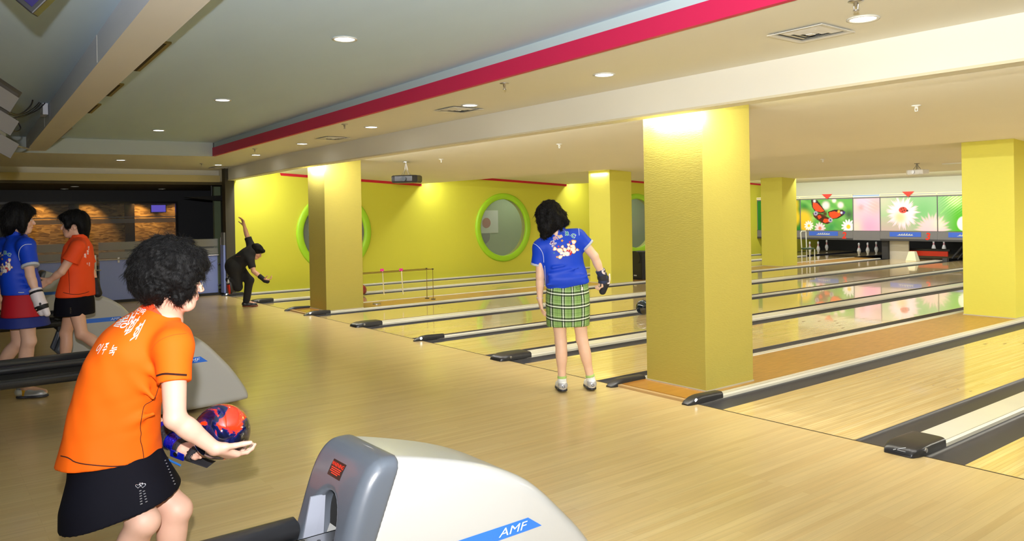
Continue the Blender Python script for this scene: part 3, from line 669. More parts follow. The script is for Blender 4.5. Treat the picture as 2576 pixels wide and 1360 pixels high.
for i, (y, lab) in enumerate(((-0.45, 'dark post in the lobby right of the orange-lit stone wall'), (-1.75, 'dark post in the lobby left of the orange-lit stone wall'), (-3.3, 'dark post in the lobby behind the woman in orange walking left'))):
    m = MB(); m.box(-6.9, y, 0, -6.75, y + 0.22, 2.25); o = m.build('lobby_post', mat('post_dark', hexc('2A241C'), 0.5)); tag(o, lab, 'post')
for y, e in ((-1.3, 26), (-0.1, 34), (-2.4, 26), (-3.9, 12), (0.9, 14)):
    lamp('lobby_spot', 'SPOT', (-6.6, y, 2.2), e * LOB, (1.0, 0.55, 0.18), aim=(-7.2, y, 1.2), spot_size=1.3, spot_blend=0.6, shadow_soft_size=0.04)
t = thing('television', 'small violet glowing television at the upper right of the dark window', 'television', (-5.0, 0.0, 1.8))
m = MB(); m.box(-4.9, -0.26, 1.70, -4.86, 0.10, 1.90); m.build('casing', M_BLK, t, bevel=0.004)
m = MB(); m.box(-4.859, -0.245, 1.715, -4.856, 0.085, 1.885); m.build('screen', mat('tv_screen', (0.1, 0.08, 0.4), 0.3, emit=((0.22, 0.16, 1.0), 0.55)), t)
for i in range(16):   # small lights of the lobby display
    y = -4.6 + 1.9 * rng.random(); z = 1.0 + 0.85 * rng.random()
    o = sphere('fairy_light', (-6.0 - rng.random(), y, z), 0.008 + 0.006 * rng.random(), mat('tiny_lamp_%d' % (i % 3), (1, 1, 1), 0.5, emit=(((0.8, 0.9, 1.0), (1.0, 0.35, 0.2), (0.6, 1.0, 0.85))[i % 3], 3.5)), n=8)
    tag(o, 'tiny glowing lamp in the dark lobby window, left of the walking woman in orange', 'lamp', 'tiny lobby lamps')
for i, (y, l) in enumerate(((-0.9, 1.1), (-2.6, 0.9), (-4.0, 0.8))):
    m = MB(); m.box(-6.0, y - l / 2, 2.235, -5.97, y + l / 2, 2.25); o = m.build('ceiling_strip', mat('warm_strip', (1, 1, 1), 0.5, emit=((1.0, 0.82, 0.4), 2.0))); tag(o, ('warm strip light over the stone lobby wall, right of the walking woman', 'warm strip light over the lobby behind the two talking women', 'warm strip light at the far left of the lobby window')[i], 'strip light')
# dark tiled pier where the railing meets the yellow wall
t = thing('tiled_pier', 'dark pier with stone mosaic patches beside the left end of the yellow wall', 'pier', (-1.3, 0.5, 0))
m = MB(); m.box(-1.6, 0.42, 0, -1.2, 0.62, 2.24); m.build('pier_body', mat('pier_dark', hexc('2C2A2A'), 0.5), t)
m = MB(); m.box(-1.2, 0.425, 1.5, -1.19, 0.615, 1.98); m.build('mosaic_patch', M_STONE, t)
m = MB(); m.box(-1.2, 0.425, 0.6, -1.19, 0.615, 1.45); m.build('tile_patch', mat('tile_grey', hexc('6E6662'), 0.5), t)
# bracket shelf under corridor ceiling near the wall
t = thing('wall_bracket', 'dark wedge-shaped bracket hung under the corridor ceiling, left of the yellow wall', 'bracket', (-1.2, -0.1, 2.0))
m = MB(); m.prism([(-0.45, 1.98), (0.38, 2.02), (0.38, 1.90), (0.0, 1.92)], 0, -1.3, -1.0); m.build('arm', M_BLKM, t); m = MB(); m.tube([(-1.15, 0.1, 2.0), (-1.15, 0.1, 2.23)], 0.02, 8); m.build('hanger', M_BLK, t)
# ---- glass railing along the approach end
M_GLASS = mat('rail_glass', (0.75, 0.8, 0.8), 0.03, spec=0.5, alpha=0.10)
M_BLUE = mat('blue_film', hexc('8E9EDC'), 0.35, alpha=0.92)
M_FR2 = mat('frost_film', hexc('9C9C98'), 0.5, alpha=0.62)
XR = -0.32
def rail_panel(y0, y1, label):
    t = thing('glass_railing', label, 'railing', (XR, (y0 + y1) / 2, 0))
    m = MB(); m.box(XR - .006, y0, 0.04, XR + .004, y1, 1.13); m.build('glass_sheet', M_GLASS, t)
    cy = y0 + (y1 - y0) * 0.43; cz = 0.42; R = 0.31; zt = 0.80
    # blue film with a round clear hole
    bm = bmesh.new(); n = 40; inn = [bm.verts.new((XR + .006, cy + 1.12 * R * math.cos(2 * math.pi * (k + .5) / n), cz + R * math.sin(2 * math.pi * (k + .5) / n))) for k in range(n)]; out = []
    for k in range(n):
        an = 2 * math.pi * (k + .5) / n; c, s = math.cos(an), math.sin(an); tx = ((y1 - .02 - cy) if c > 0 else (y0 + .02 - cy)) / c; tz = ((zt - cz) if s > 0 else (0.05 - cz)) / s; q = min(tx, tz)
        out.append((XR + .006, cy + q * c, cz + q * s))
    ov = [bm.verts.new(p) for p in out]
    for k in range(n):
        j = (k + 1) % n; bm.faces.new((inn[k], inn[j], ov[j], ov[k])); p, q = out[k], out[j]
        if abs(p[1] - q[1]) > 1e-6 and abs(p[2] - q[2]) > 1e-6:
            onx = lambda P: abs(P[1] - (y0 + .02)) < 1e-6 or abs(P[1] - (y1 - .02)) < 1e-6
            bm.faces.new((ov[k], ov[j], bm.verts.new((XR + .006, p[1] if onx(p) else q[1], p[2] if not onx(p) else q[2]))))
    me = bpy.data.meshes.new('blue_film'); bm.to_mesh(me); bm.free(); me.materials.append(M_BLUE); link(bpy.data.objects.new('blue_film', me), t)
    for z0, z1 in ((0.98, 1.12), (0.825, 0.94)):
        m = MB(); m.box(XR + .005, y0 + .01, z0, XR + .007, y1 - .01, z1); b = m.build('frosted_band', M_FR2, t)
    text_obj('lettering', 'Tube  bowling', 0.075, mat('frost_text', hexc('D8D8D8'), 0.5), (XR + .009, y0 + (y1 - y0) * 0.42, 0.882), (0, 1, 0), (0, 0, 1), b)
    for yy in (y0 + 0.32, y1 - 0.28):
        m = MB(); m.box(XR + .006, yy, 0.74, XR + .02, yy + 0.035, 0.84); m.build('clip', M_STEEL, t, bevel=0.002)
    m = MB(); m.tube([(XR + 0.03, y0, 0.80), (XR + 0.03, y1, 0.80)], 0.012, 8); m.build('handrail', M_STEEL, t)
rail_panel(-2.20, -0.04, 'railing panel with blue lower half and round hole, beside the yellow wall')
rail_panel(-4.50, -2.30, 'blue-bottomed glass railing panel behind the two talking women')
for y, lab in ((-2.25, 'steel railing post between the two blue-bottomed glass panels'), (0.02, 'steel railing post at the foul line end of the glass railing')):
    t = thing('railing_post', lab, 'post', (XR, y, 0))
    m = MB(); m.box(XR - .02, y - .018, 0, XR + .02, y + .018, 0.90 if y < -1 else 1.15); m.build('upright', M_STEEL, t, bevel=0.004)
    for z in (0.2, 0.62):
        m = MB(); m.tube([(XR + .02, y - .09, z), (XR + .02, y + .09, z)], 0.012, 8); m.build('clamp', M_CHROME, t)
m = MB(); m.box(XR - .05, -9, 0, XR + .05, 0.1, 0.045); o = m.build('baseboard_left', M_BLKM); o['kind'] = 'structure'
m = MB(); m.box(-0.24, -0.02, 0.05, -0.05, 0.05, 1.0); o = m.build('corner_screen', M_BLUE); tag(o, 'narrow blue frosted glass strip at the wall end behind the black-clad bowler', 'screen')
m = MB(); m.box(-0.24, -0.01, 1.0, -0.05, 0.04, 1.25); o = m.build('frosted_strip', M_FR2, o)
# ================================================================== CEILING FITTINGS
M_LAMP = mat('lamp_glow', (1, 1, 1), 0.5, emit=((1.0, 0.98, 0.9), 14.0))
M_TRIMR = mat('lamp_trim', hexc('D9D9D0'), 0.35)
def downlight(x, y, z, label, e=DOWN_E, r=0.072, group=None):
    t = thing('downlight', label, 'ceiling light', (x, y, z), group)
    m = MB(); m.lathe([(r, 0.004), (r + 0.016, 0.0), (r + 0.018, -0.006), (r + 0.002, -0.008), (r - 0.003, 0.0)], (x, y, z), 28); m.build('trim_ring', M_TRIMR, t, smooth=True)
    m = MB(); m.lathe([(0, -0.003), (r, -0.003), (r, 0.001), (0, 0.001)], (x, y, z), 28); m.build('bulb', M_LAMP, t)
    if e: lamp('downlight_beam', 'SPOT', (x, y, z - 0.02), e, (1.0, 0.93, 0.78), spot_size=math.radians(120), spot_blend=0.7, shadow_soft_size=0.05)
def onz(px, py, zf, it=8):
    z = 2.6
    for _ in range(it):
        p = on(px, py, 2, z); z = zf(float(p[0])) if callable(zf) else zf
    return on(px, py, 2, z)
for (px, py, lab) in ((867, 99, 'nearest round downlight in the grey tray ceiling'), (560, 252, 'second round downlight of the grey tray ceiling, between nearest and farthest'), (399, 328, 'farthest round downlight in the grey tray ceiling')):
    p = on(px, py, 2, 2.805); downlight(p[0], p[1], 2.809, lab)
DL = [(2171, 46, 'bright round downlight at the upper right next to the square vent'), (1520, 187, 'round downlight in the cream soffit above the plaid-skirted woman'),
      (1182, 264, 'round downlight right beside the middle square vent'), (934, 319, 'round downlight in the soffit, first one left of the middle vent'),
      (760, 361, 'round downlight in the soffit, just left of the third square vent'), (644, 389, 'round downlight near the far corner of the cream soffit'),
      (549, 414, 'farthest small downlight beside the farthest vent'), (304, 402, 'round downlight in the soffit at the end of the tray ceiling')]
for px, py, lab in DL:
    p = onz(px, py, zs); downlight(p[0], p[1], zs(p[0]) - 0.001, lab)
for px, py, lab in ((188, 469, 'left corridor downlight, upper one of a close pair'), (162, 475, 'left corridor downlight, lower one of a close pair'), (407, 475, 'small corridor downlight above the dark window, right part')):
    p = on(px, py, 2, 2.215); downlight(p[0], p[1], 2.218, lab, e=DOWN_E * 0.25, r=0.06)
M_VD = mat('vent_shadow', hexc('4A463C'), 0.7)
def vent(cx, cy, z, s, label, rot=0.0):
    t = thing('ceiling_vent', label, 'air vent', (cx, cy, z))
    def sq(h, zz): return [(cx - h, cy - h, zz), (cx + h, cy - h, zz), (cx + h, cy + h, zz), (cx - h, cy + h, zz)]
    def frame(ho, hi, z0, z1, name, mt):
        a, b, c, d = sq(ho, z0), sq(hi, z1), sq(hi, z1 + 0.004), sq(ho, z0 + 0.004); V = a + b + c + d; F = []
        for i in range(4):
            j = (i + 1) % 4; F += [(i, j, 4 + j, 4 + i), (12 + i, 8 + i, 8 + j, 12 + j), (i, 12 + i, 12 + j, j)]
        m = MB(); m.add(V, F); return m.build(name, mt, t)
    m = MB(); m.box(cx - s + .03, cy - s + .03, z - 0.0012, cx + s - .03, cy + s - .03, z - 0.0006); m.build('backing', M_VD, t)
    frame(s, s - 0.035, z - 0.014, z - 0.010, 'frame', M_VENT)
    for k in range(3):
        ho = (s - 0.05) * (1 - k * 0.29); frame(ho, ho - 0.05, z - 0.003 - 0.001 * k, z - 0.014 - 0.002 * k, 'louvre', M_VENT)
    m = MB(); m.box(cx - .02, cy - .02, z - 0.018, cx + .02, cy + .02, z - 0.012); m.build('knob', M_VENT, t)
vent(13.0, -0.50, zs(13), 0.185, 'nearest square ceiling vent, upper right of the photo')
vent(8.97, -0.41, zs(9), 0.185, 'second square ceiling vent from the right, middle of the soffit')
vent(5.72, -0.31, zs(5.7), 0.175, 'third square ceiling vent along the soffit')
vent(0.12, -0.12, zs(0.1), 0.17, 'farthest square ceiling vent, beside the smallest downlight')
def sprinkler(x, y, z, label, light=False):
    t = thing('sprinkler_head', label, 'sprinkler', (x, y, z)); mm = M_STEEL if not light else M_TRIMR
    m = MB(); m.lathe([(0.038, 0), (0.04, -0.004), (0.02, -0.010), (0.014, -0.012), (0.012, -0.028), (0, -0.03)], (x, y, z), 18); m.build('rosette', mm, t, smooth=True)
    m = MB(); m.tube([(x - .012, y, z - .02), (x - .010, y, z - .045), (x, y, z - .052)], 0.003, 6); m.tube([(x + .012, y, z - .02), (x + .010, y, z - .045), (x, y, z - .052)], 0.003, 6); m.build('yoke', mm, t)
    m = MB(); m.lathe([(0, -0.050), (0.016, -0.051), (0.016, -0.054), (0, -0.055)], (x, y, z), 14); m.build('deflector', mm, t)
for px, py, lab in ((2153, 2, 'sprinkler head at the top edge of the photo, upper right'), (1269, 209, 'sprinkler head in the soffit above and right of the middle vent'), (867, 312, 'sprinkler head in the soffit above the third vent'),
                    (641, 374, 'sprinkler head in the soffit near the far corner'), (508, 411, 'tiny sprinkler head by the farthest downlight')):
    p = onz(px, py, zs); sprinkler(p[0], p[1], zs(p[0]), lab)
p = on(77, 146, 2, 3.145); sprinkler(p[0], p[1], 3.145, 'sprinkler head on the grey ceiling at the upper left', True)
def zl(y):
    for i in range(4):
        if TEETH[i][0] <= y <= TEETH[i + 1][0]:
            za = 2.50 if i == 0 else TEETH[i][1] + 0.26; return za + (TEETH[i + 1][1] - za) * (y - TEETH[i][0]) / (TEETH[i + 1][0] - TEETH[i][0])
    return 2.4
for px, py, lab in ((1407, 362, 'small sprinkler in the lane ceiling above the plaid-skirted woman'), (1110, 400, 'small sprinkler in the lane ceiling right of the black projector'), (2305, 265, 'flat round sprinkler cover in the lane ceiling, right part'), (2070, 406, 'small sprinkler in the lane ceiling above the farthest column')):
    z = 2.42
    for _ in range(6): p = on(px, py, 2, z); z = zl(float(p[1]))
    sprinkler(p[0], p[1], z, lab, True)
# projectors
def projector(c, label, black=True, yaw=0.0, s=1.0, zc=2.43):
    t = thing('projector', label, 'projector', c); x, y, z = c; mm = M_BLK if black else M_WHITE; ca, sa = math.cos(yaw), math.sin(yaw)
    def W(u, v, q): return (x + s * (u * ca - v * sa), y + s * (u * sa + v * ca), z + s * q)
    pl = [(-.19, -.10), (-.12, -.15), (.14, -.15), (.20, -.09), (.20, .12), (-.19, .12)]
    m = MB(); n = len(pl); V = [W(a * .93, b * .93, -.055) for a, b in pl] + [W(a, b, -.03) for a, b in pl] + [W(a, b, .04) for a, b in pl] + [W(a * .9, b * .9, .055) for a, b in pl]
    F = [tuple(range(n - 1, -1, -1)), tuple(range(3 * n, 4 * n))]
    for k in range(3):
        for i in range(n): j = (i + 1) % n; F.append((k * n + i, k * n + j, (k + 1) * n + j, (k + 1) * n + i))
    m.add(V, F); m.build('casing', mm, t, bevel=0.006)
    m = MB(); q = W(.0, -.155, .0); m.tube([W(.02, -.14, .0), W(.02, -.17, .0)], 0.035 * s, 16); m.build('lens', M_STEEL if not black else mat('lens_dark', (.08, .09, .1), .1), t)
    m = MB(); m.hexa([W(-.195, -.08, -.03), W(-.19, -.08, -.03), W(-.19, .10, -.03), W(-.195, .10, -.03), W(-.195, -.08, .0), W(-.19, -.08, .0), W(-.19, .10, .0), W(-.195, .10, .0)]); m.build('vent_grille', M_STEEL if black else M_BLK, t)
    m = MB()
    for a, b in ((-.06, -.05), (.06, -.05), (.06, .06), (-.06, .06)): m.tube([W(a, b, .05), W(a * .3, b * .3, .13), (x, y, zc)], 0.004 if black else 0.008, 6)
    m.build('hanger', M_STEEL, t); m = MB(); m.lathe([(0.05, 0), (0.05, -0.012), (0, -0.014)], (x, y, zc), 16); m.build('ceiling_plate', M_STEEL if black else M_BLK, t)
    return t
projector((4.35, 1.62, 2.13), 'black projector hanging under the lane ceiling between column and woman', True, math.radians(40), 1.15, zl(1.62) - 0.002)
projector((8.08, 11.5, 2.235), 'small white projector hanging above the ladybird picture', False, math.radians(-10), 0.95, zl(11.5) - 0.002)
for (xa, ya, lab, d) in ((8.4, 11.9, 'pale flush ceiling hatch beside the white projector', False), (9.0, 13.1, 'second pale ceiling hatch farther from the white projector', False), (9.9, 13.2, 'black-edged ceiling hatch near the right yellow column', True)):
    z = zl(ya); m = MB(); m.box(xa, ya, z - .012, xa + .5, ya + .45, z + 0.03); o = m.build('ceiling_hatch', M_WHITE); tag(o, lab, 'ceiling hatch')
    if d:
        m = MB(); m.box(xa, ya - .03, z - .02, xa + .8, ya - .005, z + .01); m.build('dark_edge', M_DARK, o)
# ================================================================== FAR END: masks, pits, pins
YM = 17.6
def paint(kind, nx, nz, W, H, off=0.0):
    """vertex-colour picture printed on the masking unit; u 0..1 left-right, v 0..1 bottom-top"""
    u, v = np.meshgrid(np.linspace(0, 1, nx), np.linspace(0, 1, nz)); a = W / H; X = u * a + off; Z = v
    def blob(c, rr, s=2.0): return np.exp(-(((X - c[0] * a) / rr) ** 2 + ((Z - c[1]) / rr) ** 2) ** (s / 2))
    def mix(C, col, w): return C * (1 - w[..., None]) + np.array(srgb(col)) * w[..., None]
    def H_(h): return tuple(int(h[i:i + 2], 16) / 255 for i in (0, 2, 4))
    def sm(d, e=0.02): return np.clip(0.5 - d / e, 0, 1)
    C = np.zeros((nz, nx, 3))
    def daisy(C, cx, cz, r, n=13, petal='F6F2F4', mid='F0C838', sp=0.55):
        dx = X - cx * a; dz = Z - cz; rr = np.hypot(dx, dz); th = np.arctan2(dz, dx); pr = r * (sp + (1 - sp) * np.abs(np.cos(th * n / 2)))
        C = mix(C, H_(petal), sm(rr - pr, 0.02)); return mix(C, H_(mid), sm(rr - r * 0.28, 0.02))
    if kind == 'butterfly':
        C[:] = srgb(H_('5DA84A')); n = np.sin(X * 9 + 2 * np.sin(Z * 7)) * np.sin(Z * 8 + X * 3); C = mix(C, H_('8CCB6A'), np.clip(n, 0, 1) * 0.8)
        C = mix(C, H_('1F7A34'), 0.9 * blob((0.08, 0.75), 0.18)); C = mix(C, H_('2E8F4E'), blob((0.6, 0.12), 0.18) * .9); C = mix(C, H_('3A5A3E'), blob((0.93, 0.5), 0.16)); C = mix(C, H_('F0C030'), blob((0.05, 0.35), 0.3, 4)); C = mix(C, H_('E8B72A'), blob((0.1, 0.12), 0.2, 4))
        for c, r in (((0.5, 0.8), .13), ((0.78, 0.8), .10), ((0.66, 0.95), .07)): C = mix(C, H_('F3DDE2'), blob(c, r, 4))
        C = daisy(C, 0.92, 0.12, 0.24); C = daisy(C, 0.38, 0.07, 0.2, 11, 'E9D0DC', 'D88A70'); C = daisy(C, 0.16, 0.15, 0.17, 11, 'F4EEEA', 'F0C838')
        def wing(C, pts, col):
            inside = np.zeros(X.shape, bool); P = [(p[0] * a, p[1]) for p in pts]; j = len(P) - 1
            for i in range(len(P)):
                c = ((P[i][1] > Z) != (P[j][1] > Z)) & (X < (P[j][0] - P[i][0]) * (Z - P[i][1]) / (P[j][1] - P[i][1] + 1e-9) + P[i][0]); inside ^= c; j = i
            return mix(C, H_(col), inside.astype(float))
        C = wing(C, [(0.21, 1.0), (0.33, 0.98), (0.42, 0.78), (0.49, 0.60), (0.42, 0.55), (0.30, 0.58), (0.23, 0.75)], '2A1414')
        C = wing(C, [(0.25, 0.90), (0.33, 0.88), (0.40, 0.76), (0.47, 0.62), (0.40, 0.59), (0.30, 0.63), (0.25, 0.74)], 'F0481C')
        C = mix(C, H_('E8E0E8'), blob((0.28, 0.95), .05, 4)); C = mix(C, H_('2A1414'), blob((0.37, 0.86), .035, 4))
        C = wing(C, [(0.54, 0.60), (0.66, 0.66), (0.82, 0.65), (0.87, 0.58), (0.83, 0.48), (0.72, 0.38), (0.62, 0.36), (0.55, 0.48)], '2A1414')
        C = wing(C, [(0.56, 0.58), (0.66, 0.61), (0.76, 0.56), (0.78, 0.48), (0.70, 0.40), (0.62, 0.38), (0.56, 0.48)], 'F2461A')
        C = mix(C, H_('F0B840'), blob((0.745, 0.60), .045, 4)); C = mix(C, H_('E8DCEC'), blob((0.795, 0.56), .04, 4)); C = mix(C, H_('3A2A80'), blob((0.84, 0.56), .045, 4))
        C = wing(C, [(0.24, 0.57), (0.40, 0.54), (0.50, 0.45), (0.60, 0.36), (0.62, 0.27), (0.52, 0.20), (0.42, 0.24), (0.33, 0.34), (0.26, 0.44)], '4A1E12')
        C = wing(C, [(0.33, 0.46), (0.38, 0.50), (0.42, 0.42), (0.36, 0.36)], 'D8441C'); C = wing(C, [(0.46, 0.38), (0.54, 0.36), (0.56, 0.28), (0.48, 0.24), (0.44, 0.28)], 'E04A1C')
        for c in ((0.30, 0.55), (0.585, 0.33)): C = mix(C, H_('D8D0F0'), blob(c, .065, 4)); C = mix(C, H_('2A2A70'), blob(c, .04, 4))
        C = mix(C, H_('4A2A12'), blob((0.48, 0.53), .085, 3)); C = mix(C, H_('3A1A0A'), blob((0.44, 0.40), .05, 4))
    elif kind == 'pink':
        C[:] = srgb(H_('E9B9D2')); C = mix(C, H_('C8CDB0'), blob((0.0, 0.9), .35) * .8); C = mix(C, H_('DDE0C4'), blob((0.15, 0.1), .25) * .9); C = mix(C, H_('F4A8CC'), blob((0.6, 0.15), .3)); C = mix(C, H_('F0C0DC'), blob((0.4, 0.95), .3, 4)); C = mix(C, H_('C4B0A0'), blob((0.85, 0.75), .25) * .7); C = mix(C, H_('B88A80'), blob((0.3, 0.72), .10) * .6)
        st = np.clip(np.sin(X * 30 + Z * 60) - .6, 0, 1) * blob((0.6, 0.78), .22); C = mix(C, H_('F8E8F0'), st)
    elif kind == 'ladybird':
        C[:] = srgb(H_('8EC088')); bl = lambda cx, cz, r, q=2.0: np.exp(-(((X - cx) / r) ** 2 + ((Z - cz) / r) ** 2) ** (q / 2))
        C = mix(C, H_('C9C8B0'), bl(0, 1.0, .55) * .9); C = mix(C, H_('D6A4B6'), np.clip(0.45 - Z, 0, 1) ** .5 * np.clip(1.5 - X, 0, 1)); C = mix(C, H_('4FB01E'), np.clip((X - 1.55) * 1.6, 0, 1)); C = mix(C, H_('79B878'), bl(1.25, .6, .35))
        dx = X - .65; dz = Z - .53; rr = np.hypot(dx, dz); th = np.arctan2(dz, dx); sp = 0.40 + 0.03 * np.sin(th * 31) + 0.05 * np.sin(th * 17 + 1) + .03 * np.sin(th * 53) + .03 * np.sin(th * 7)
        C = mix(C, H_('F6D2E2'), sm(rr - sp, .09)); C = mix(C, H_('FBEAF2'), sm(rr - sp * .75, .14) * .7); C = mix(C, H_('F2D2A0'), bl(.58, .40, .17, 3))
        rr2 = np.hypot(dx - .02, (dz - .09) * 1.35); C = mix(C, H_('D8493A'), sm(rr2 - .125, .02))
        for q in ((-.05, .12), (.01, .15), (.04, .08), (-.02, .05)): C = mix(C, H_('3A2020'), sm(np.hypot(dx - q[0] - .02, dz - q[1]) - .02, .015))
        C = mix(C, H_('2A1A1A'), sm(np.hypot(dx - .145, dz - .07) - .032, .02))
        dx = X - 1.50; dz = Z - .02; rr = np.hypot(dx, dz); th = np.arctan2(dz, dx); C = mix(C, H_('F0C6CE'), sm(rr - (0.40 + .05 * np.sin(th * 29) + .04 * np.sin(th * 15)), .14)); C = mix(C, H_('EFE4C0'), bl(1.68, .2, .16) * .7)
        C = mix(C, H_('A8E070'), bl(2.15, .92, .22, 3)); ln = np.abs((Z - .50) - (X - 1.72) * .95); C = mix(C, H_('9ADC7C'), sm(ln - .012, .02) * (X > 1.72) * (Z < .92)); st = np.clip(np.sin(X * 60 - Z * 80), 0, 1) * bl(2.1, .9, .25); C = mix(C, H_('E8F8C8'), st); C = mix(C, H_('F4F8E8'), sm(np.hypot(X - 2.34, (Z - .22) * .85) - .17, .03))
    else:
        C[:] = srgb(H_('1E7A2C')); C = mix(C, H_('F2C31E'), blob((0.75, 0.85), .35, 6)); C = mix(C, H_('F4C926'), blob((0.8, 0.42), .33, 6)); C = mix(C, H_('0C5A22'), blob((0.75, 0.63), .12))
    return C
M_POST = mat('poster_print', (1, 1, 1), 0.35, vcol='Col')
M_MASK = mat('mask_grey', hexc('6E6E70'), 0.5); M_MASKD = mat('mask_dark', hexc('3A3A3C'), 0.6)
M_LBLU = mat('logo_blue', hexc('3A62C8'), 0.4); M_NUM = mat('number_red', hexc('E0301C'), 0.4); M_LOGO = mat('logo_pale', hexc('B8C0C0'), 0.5)
M_MCR = mat('mask_cream', hexc('EEE6B8'), 0.4); M_MST = mat('mask_stripe', hexc('7A80A0'), 0.5)
def unit(x0, x1, kind, label, number=None, marker=False, logo=True, filler=False, off=0.0):
    t = thing('masking_unit', label, 'masking unit', ((x0 + x1) / 2, YM, 0)); z0, z1 = 0.83, 1.80
    W = x1 - x0 - 0.03; nx = int(W / 0.011); nz = int(0.97 / 0.011); C = paint(kind, nx, nz, W, z1 - z0, off)
    uu, vv = np.meshgrid(np.linspace(x0 + .015, x1 - .015, nx), np.linspace(z0, z1, nz)); V = np.stack([uu.ravel(), np.full(uu.size, YM - 0.005), vv.ravel()], 1)
    I = np.arange(nx * nz).reshape(nz, nx); Q = np.stack([I[:-1, :-1].ravel(), I[:-1, 1:].ravel(), I[1:, 1:].ravel(), I[1:, :-1].ravel()], 1)
    o = mesh_obj('picture', V, Q, M_POST, t); set_vcol(o, C.reshape(-1, 3))
    m = MB(); m.box(x0 + .004, YM, 0.55, x1 - .004, YM + .05, 1.83); m.build('panel', M_MASK, t)
    m = MB(); m.box(x0 + .004, YM - .014, 1.795, x1 - .004, YM, 1.835)
    if not off: m.box(x0 + .002, YM - .014, .83, x0 + .016, YM, 1.80)
    m.build('frame', M_MASK, t)
    if not filler:
        m = MB(); m.box(x0, YM - .035, 1.83, x1, YM + .03, 1.915); o = m.build('top_rail', M_MCR, t, bevel=.006); m = MB(); m.box(x0 + .02, YM - .038, 1.868, x1 - .02, YM - .034, 1.882); m.build('stripe', M_MST, o)
    else:
        m = MB(); m.box(x0, YM - .02, 1.83, x1, YM + .03, 1.895); o = m.build('top_rail', M_WHITE, t); m = MB(); m.box(x0, YM - .023, 1.865, x1, YM - .019, 1.885); m.build('stripe', mat('stripe_blue', hexc('5A9BE0'), .5), o)
    m = MB(); m.box(x0 + .002, YM - .03, 0.545, x1 - .002, YM, 0.828); o = m.build('fascia', M_MASK, t)
    m = MB(); m.box(x0 + .002, YM - .034, 0.545, x1 - .002, YM - .03, 0.60 if not filler else .548); m.box(x0 + .002, YM - .033, .822, x1 - .002, YM - .03, .83); m.build('lower_ribbing', M_MASKD, o)
    if logo:
        a = x0 + W * .18; b = a + W * .56
        if kind == 'ladybird2': a, b = x0 + W * .1, x0 + W * .6
        m = MB(); m.box(a, YM - .036, .665, b, YM - .03, .80); l = m.build('logo_plate', M_LBLU, o)
        c = (a + b) / 2; m = MB()
        m.add([(c - .24, YM - .038, .70), (c + .24, YM - .038, .70), (c + .18, YM - .038, .725), (c - .16, YM - .038, .725)], [(0, 1, 2, 3)])
        for q in range(6): m.add([(c - .2 + q * .07, YM - .0385, .70), (c - .17 + q * .07, YM - .0385, .70), (c - .13 + q * .07, YM - .0385, .765 - abs(q - 2.5) * .008), (c - .16 + q * .07, YM - .0385, .765 - abs(q - 2.5) * .008)], [(0, 1, 2, 3)])
        m.build('emblem', M_LOGO, l)
    if number: text_obj('lane_number', number, 0.27, M_NUM, (x0 + W * .855, YM - .034, .675), (1, 0, 0), (0, 0, 1), o, offset=0.008, shear=0.15)
    return t
unit(-0.0, 1.60, 'yellow', 'masking picture of yellow petals at the far left, mostly behind the farthest column', number='1')
unit(1.60, 3.36, 'butterfly', 'masking picture with orange butterfly among daisies over a red number 2', number='2')
unit(3.36, 4.19, 'pink', 'narrow plain masking panel with blurred pink blossom', filler=True, logo=False)
unit(4.19, 5.80, 'ladybird', 'masking picture with ladybird on a pink flower over a red number 3', number='3')
unit(5.80, 7.45, 'ladybird', 'masking picture partly hidden behind the right yellow column, blue plate beside it', number='4', off=1.66)
unit(7.45, 9.1, 'butterfly', 'masking picture out of sight right of the right yellow column', number='5')
# the picture of lane three runs on to the right: green leaves
for x, lab in ((2.55, 'red triangle marker above the butterfly picture'), (5.03, 'red triangle marker above the ladybird picture')):
    m = MB(); m.prism([(x - .17, 1.955), (x + .17, 1.955), (x, 1.80)], 1, YM - .06, YM - .04); o = m.build('lane_marker', M_NUM); tag(o, lab, 'marker')
# pit dividers and pit interiors
M_PIT = mat('pit_grey', hexc('2B2B2D'), 0.6); M_PITW = mat('pit_wall', hexc('B9B3A2'), 0.6, bump=(6, .3, .01, (1, 1, 6)))
m = MB(); m.box(4.17, YM + .1, 0, 4.35, YM + .4, .55); o = m.build('pit_divider', M_PIT); tag(o, 'dark pit post right of the three pins under the pink panel', 'pit divider')
m = MB(); m.box(4.352, YM + .2, .022 - .022, 4.90, YM + .25, .55); o = m.build('service_panel', M_PITW); tag(o, 'pale wall panel left of the red sweep bar, under the ladybird picture', 'panel')
M_PIN = mat('pin_white', hexc('EEEEEA'), 0.25, coat=.5)
def make_pin():
    prof = [(0, 0), (.026, 0), (.028, .004), (.036, .03), (.047, .07), (.058, .105), (.0605, .115), (.0595, .13), (.052, .165), (.040, .20), (.029, .23), (.0237, .255), (.0235, .265), (.026, .29), (.031, .325), (.0323, .342), (.029, .362), (.018, .376), (0, .381)]
    tt = np.linspace(0, 1, len(prof)); s = np.linspace(0, 1, 60); r = np.interp(s, tt, [p[0] for p in prof]); z = np.interp(s, tt, [p[1] for p in prof])
    t = thing('bowling_pin', None, 'bowling pin', (0, 0, 0), 'bowling pins standing at the lane ends')
    m = MB(); m.lathe(list(zip(r, z)), (0, 0, 0), 20); m.build('pin_body', M_PIN, t, smooth=True)
    for zz in (.222, .262):
        m = MB(); rr = np.interp(zz, z[1:-1], r[1:-1]); r2 = np.interp(zz + .016, z[1:-1], r[1:-1]); m.lathe([(rr + .0012, zz), (r2 + .0012, zz + .016)], (0, 0, 0), 20); m.build('red_band', mat('pin_red', hexc('D22848'), .3), t, smooth=True)
    return t
pin0 = make_pin(); used = False
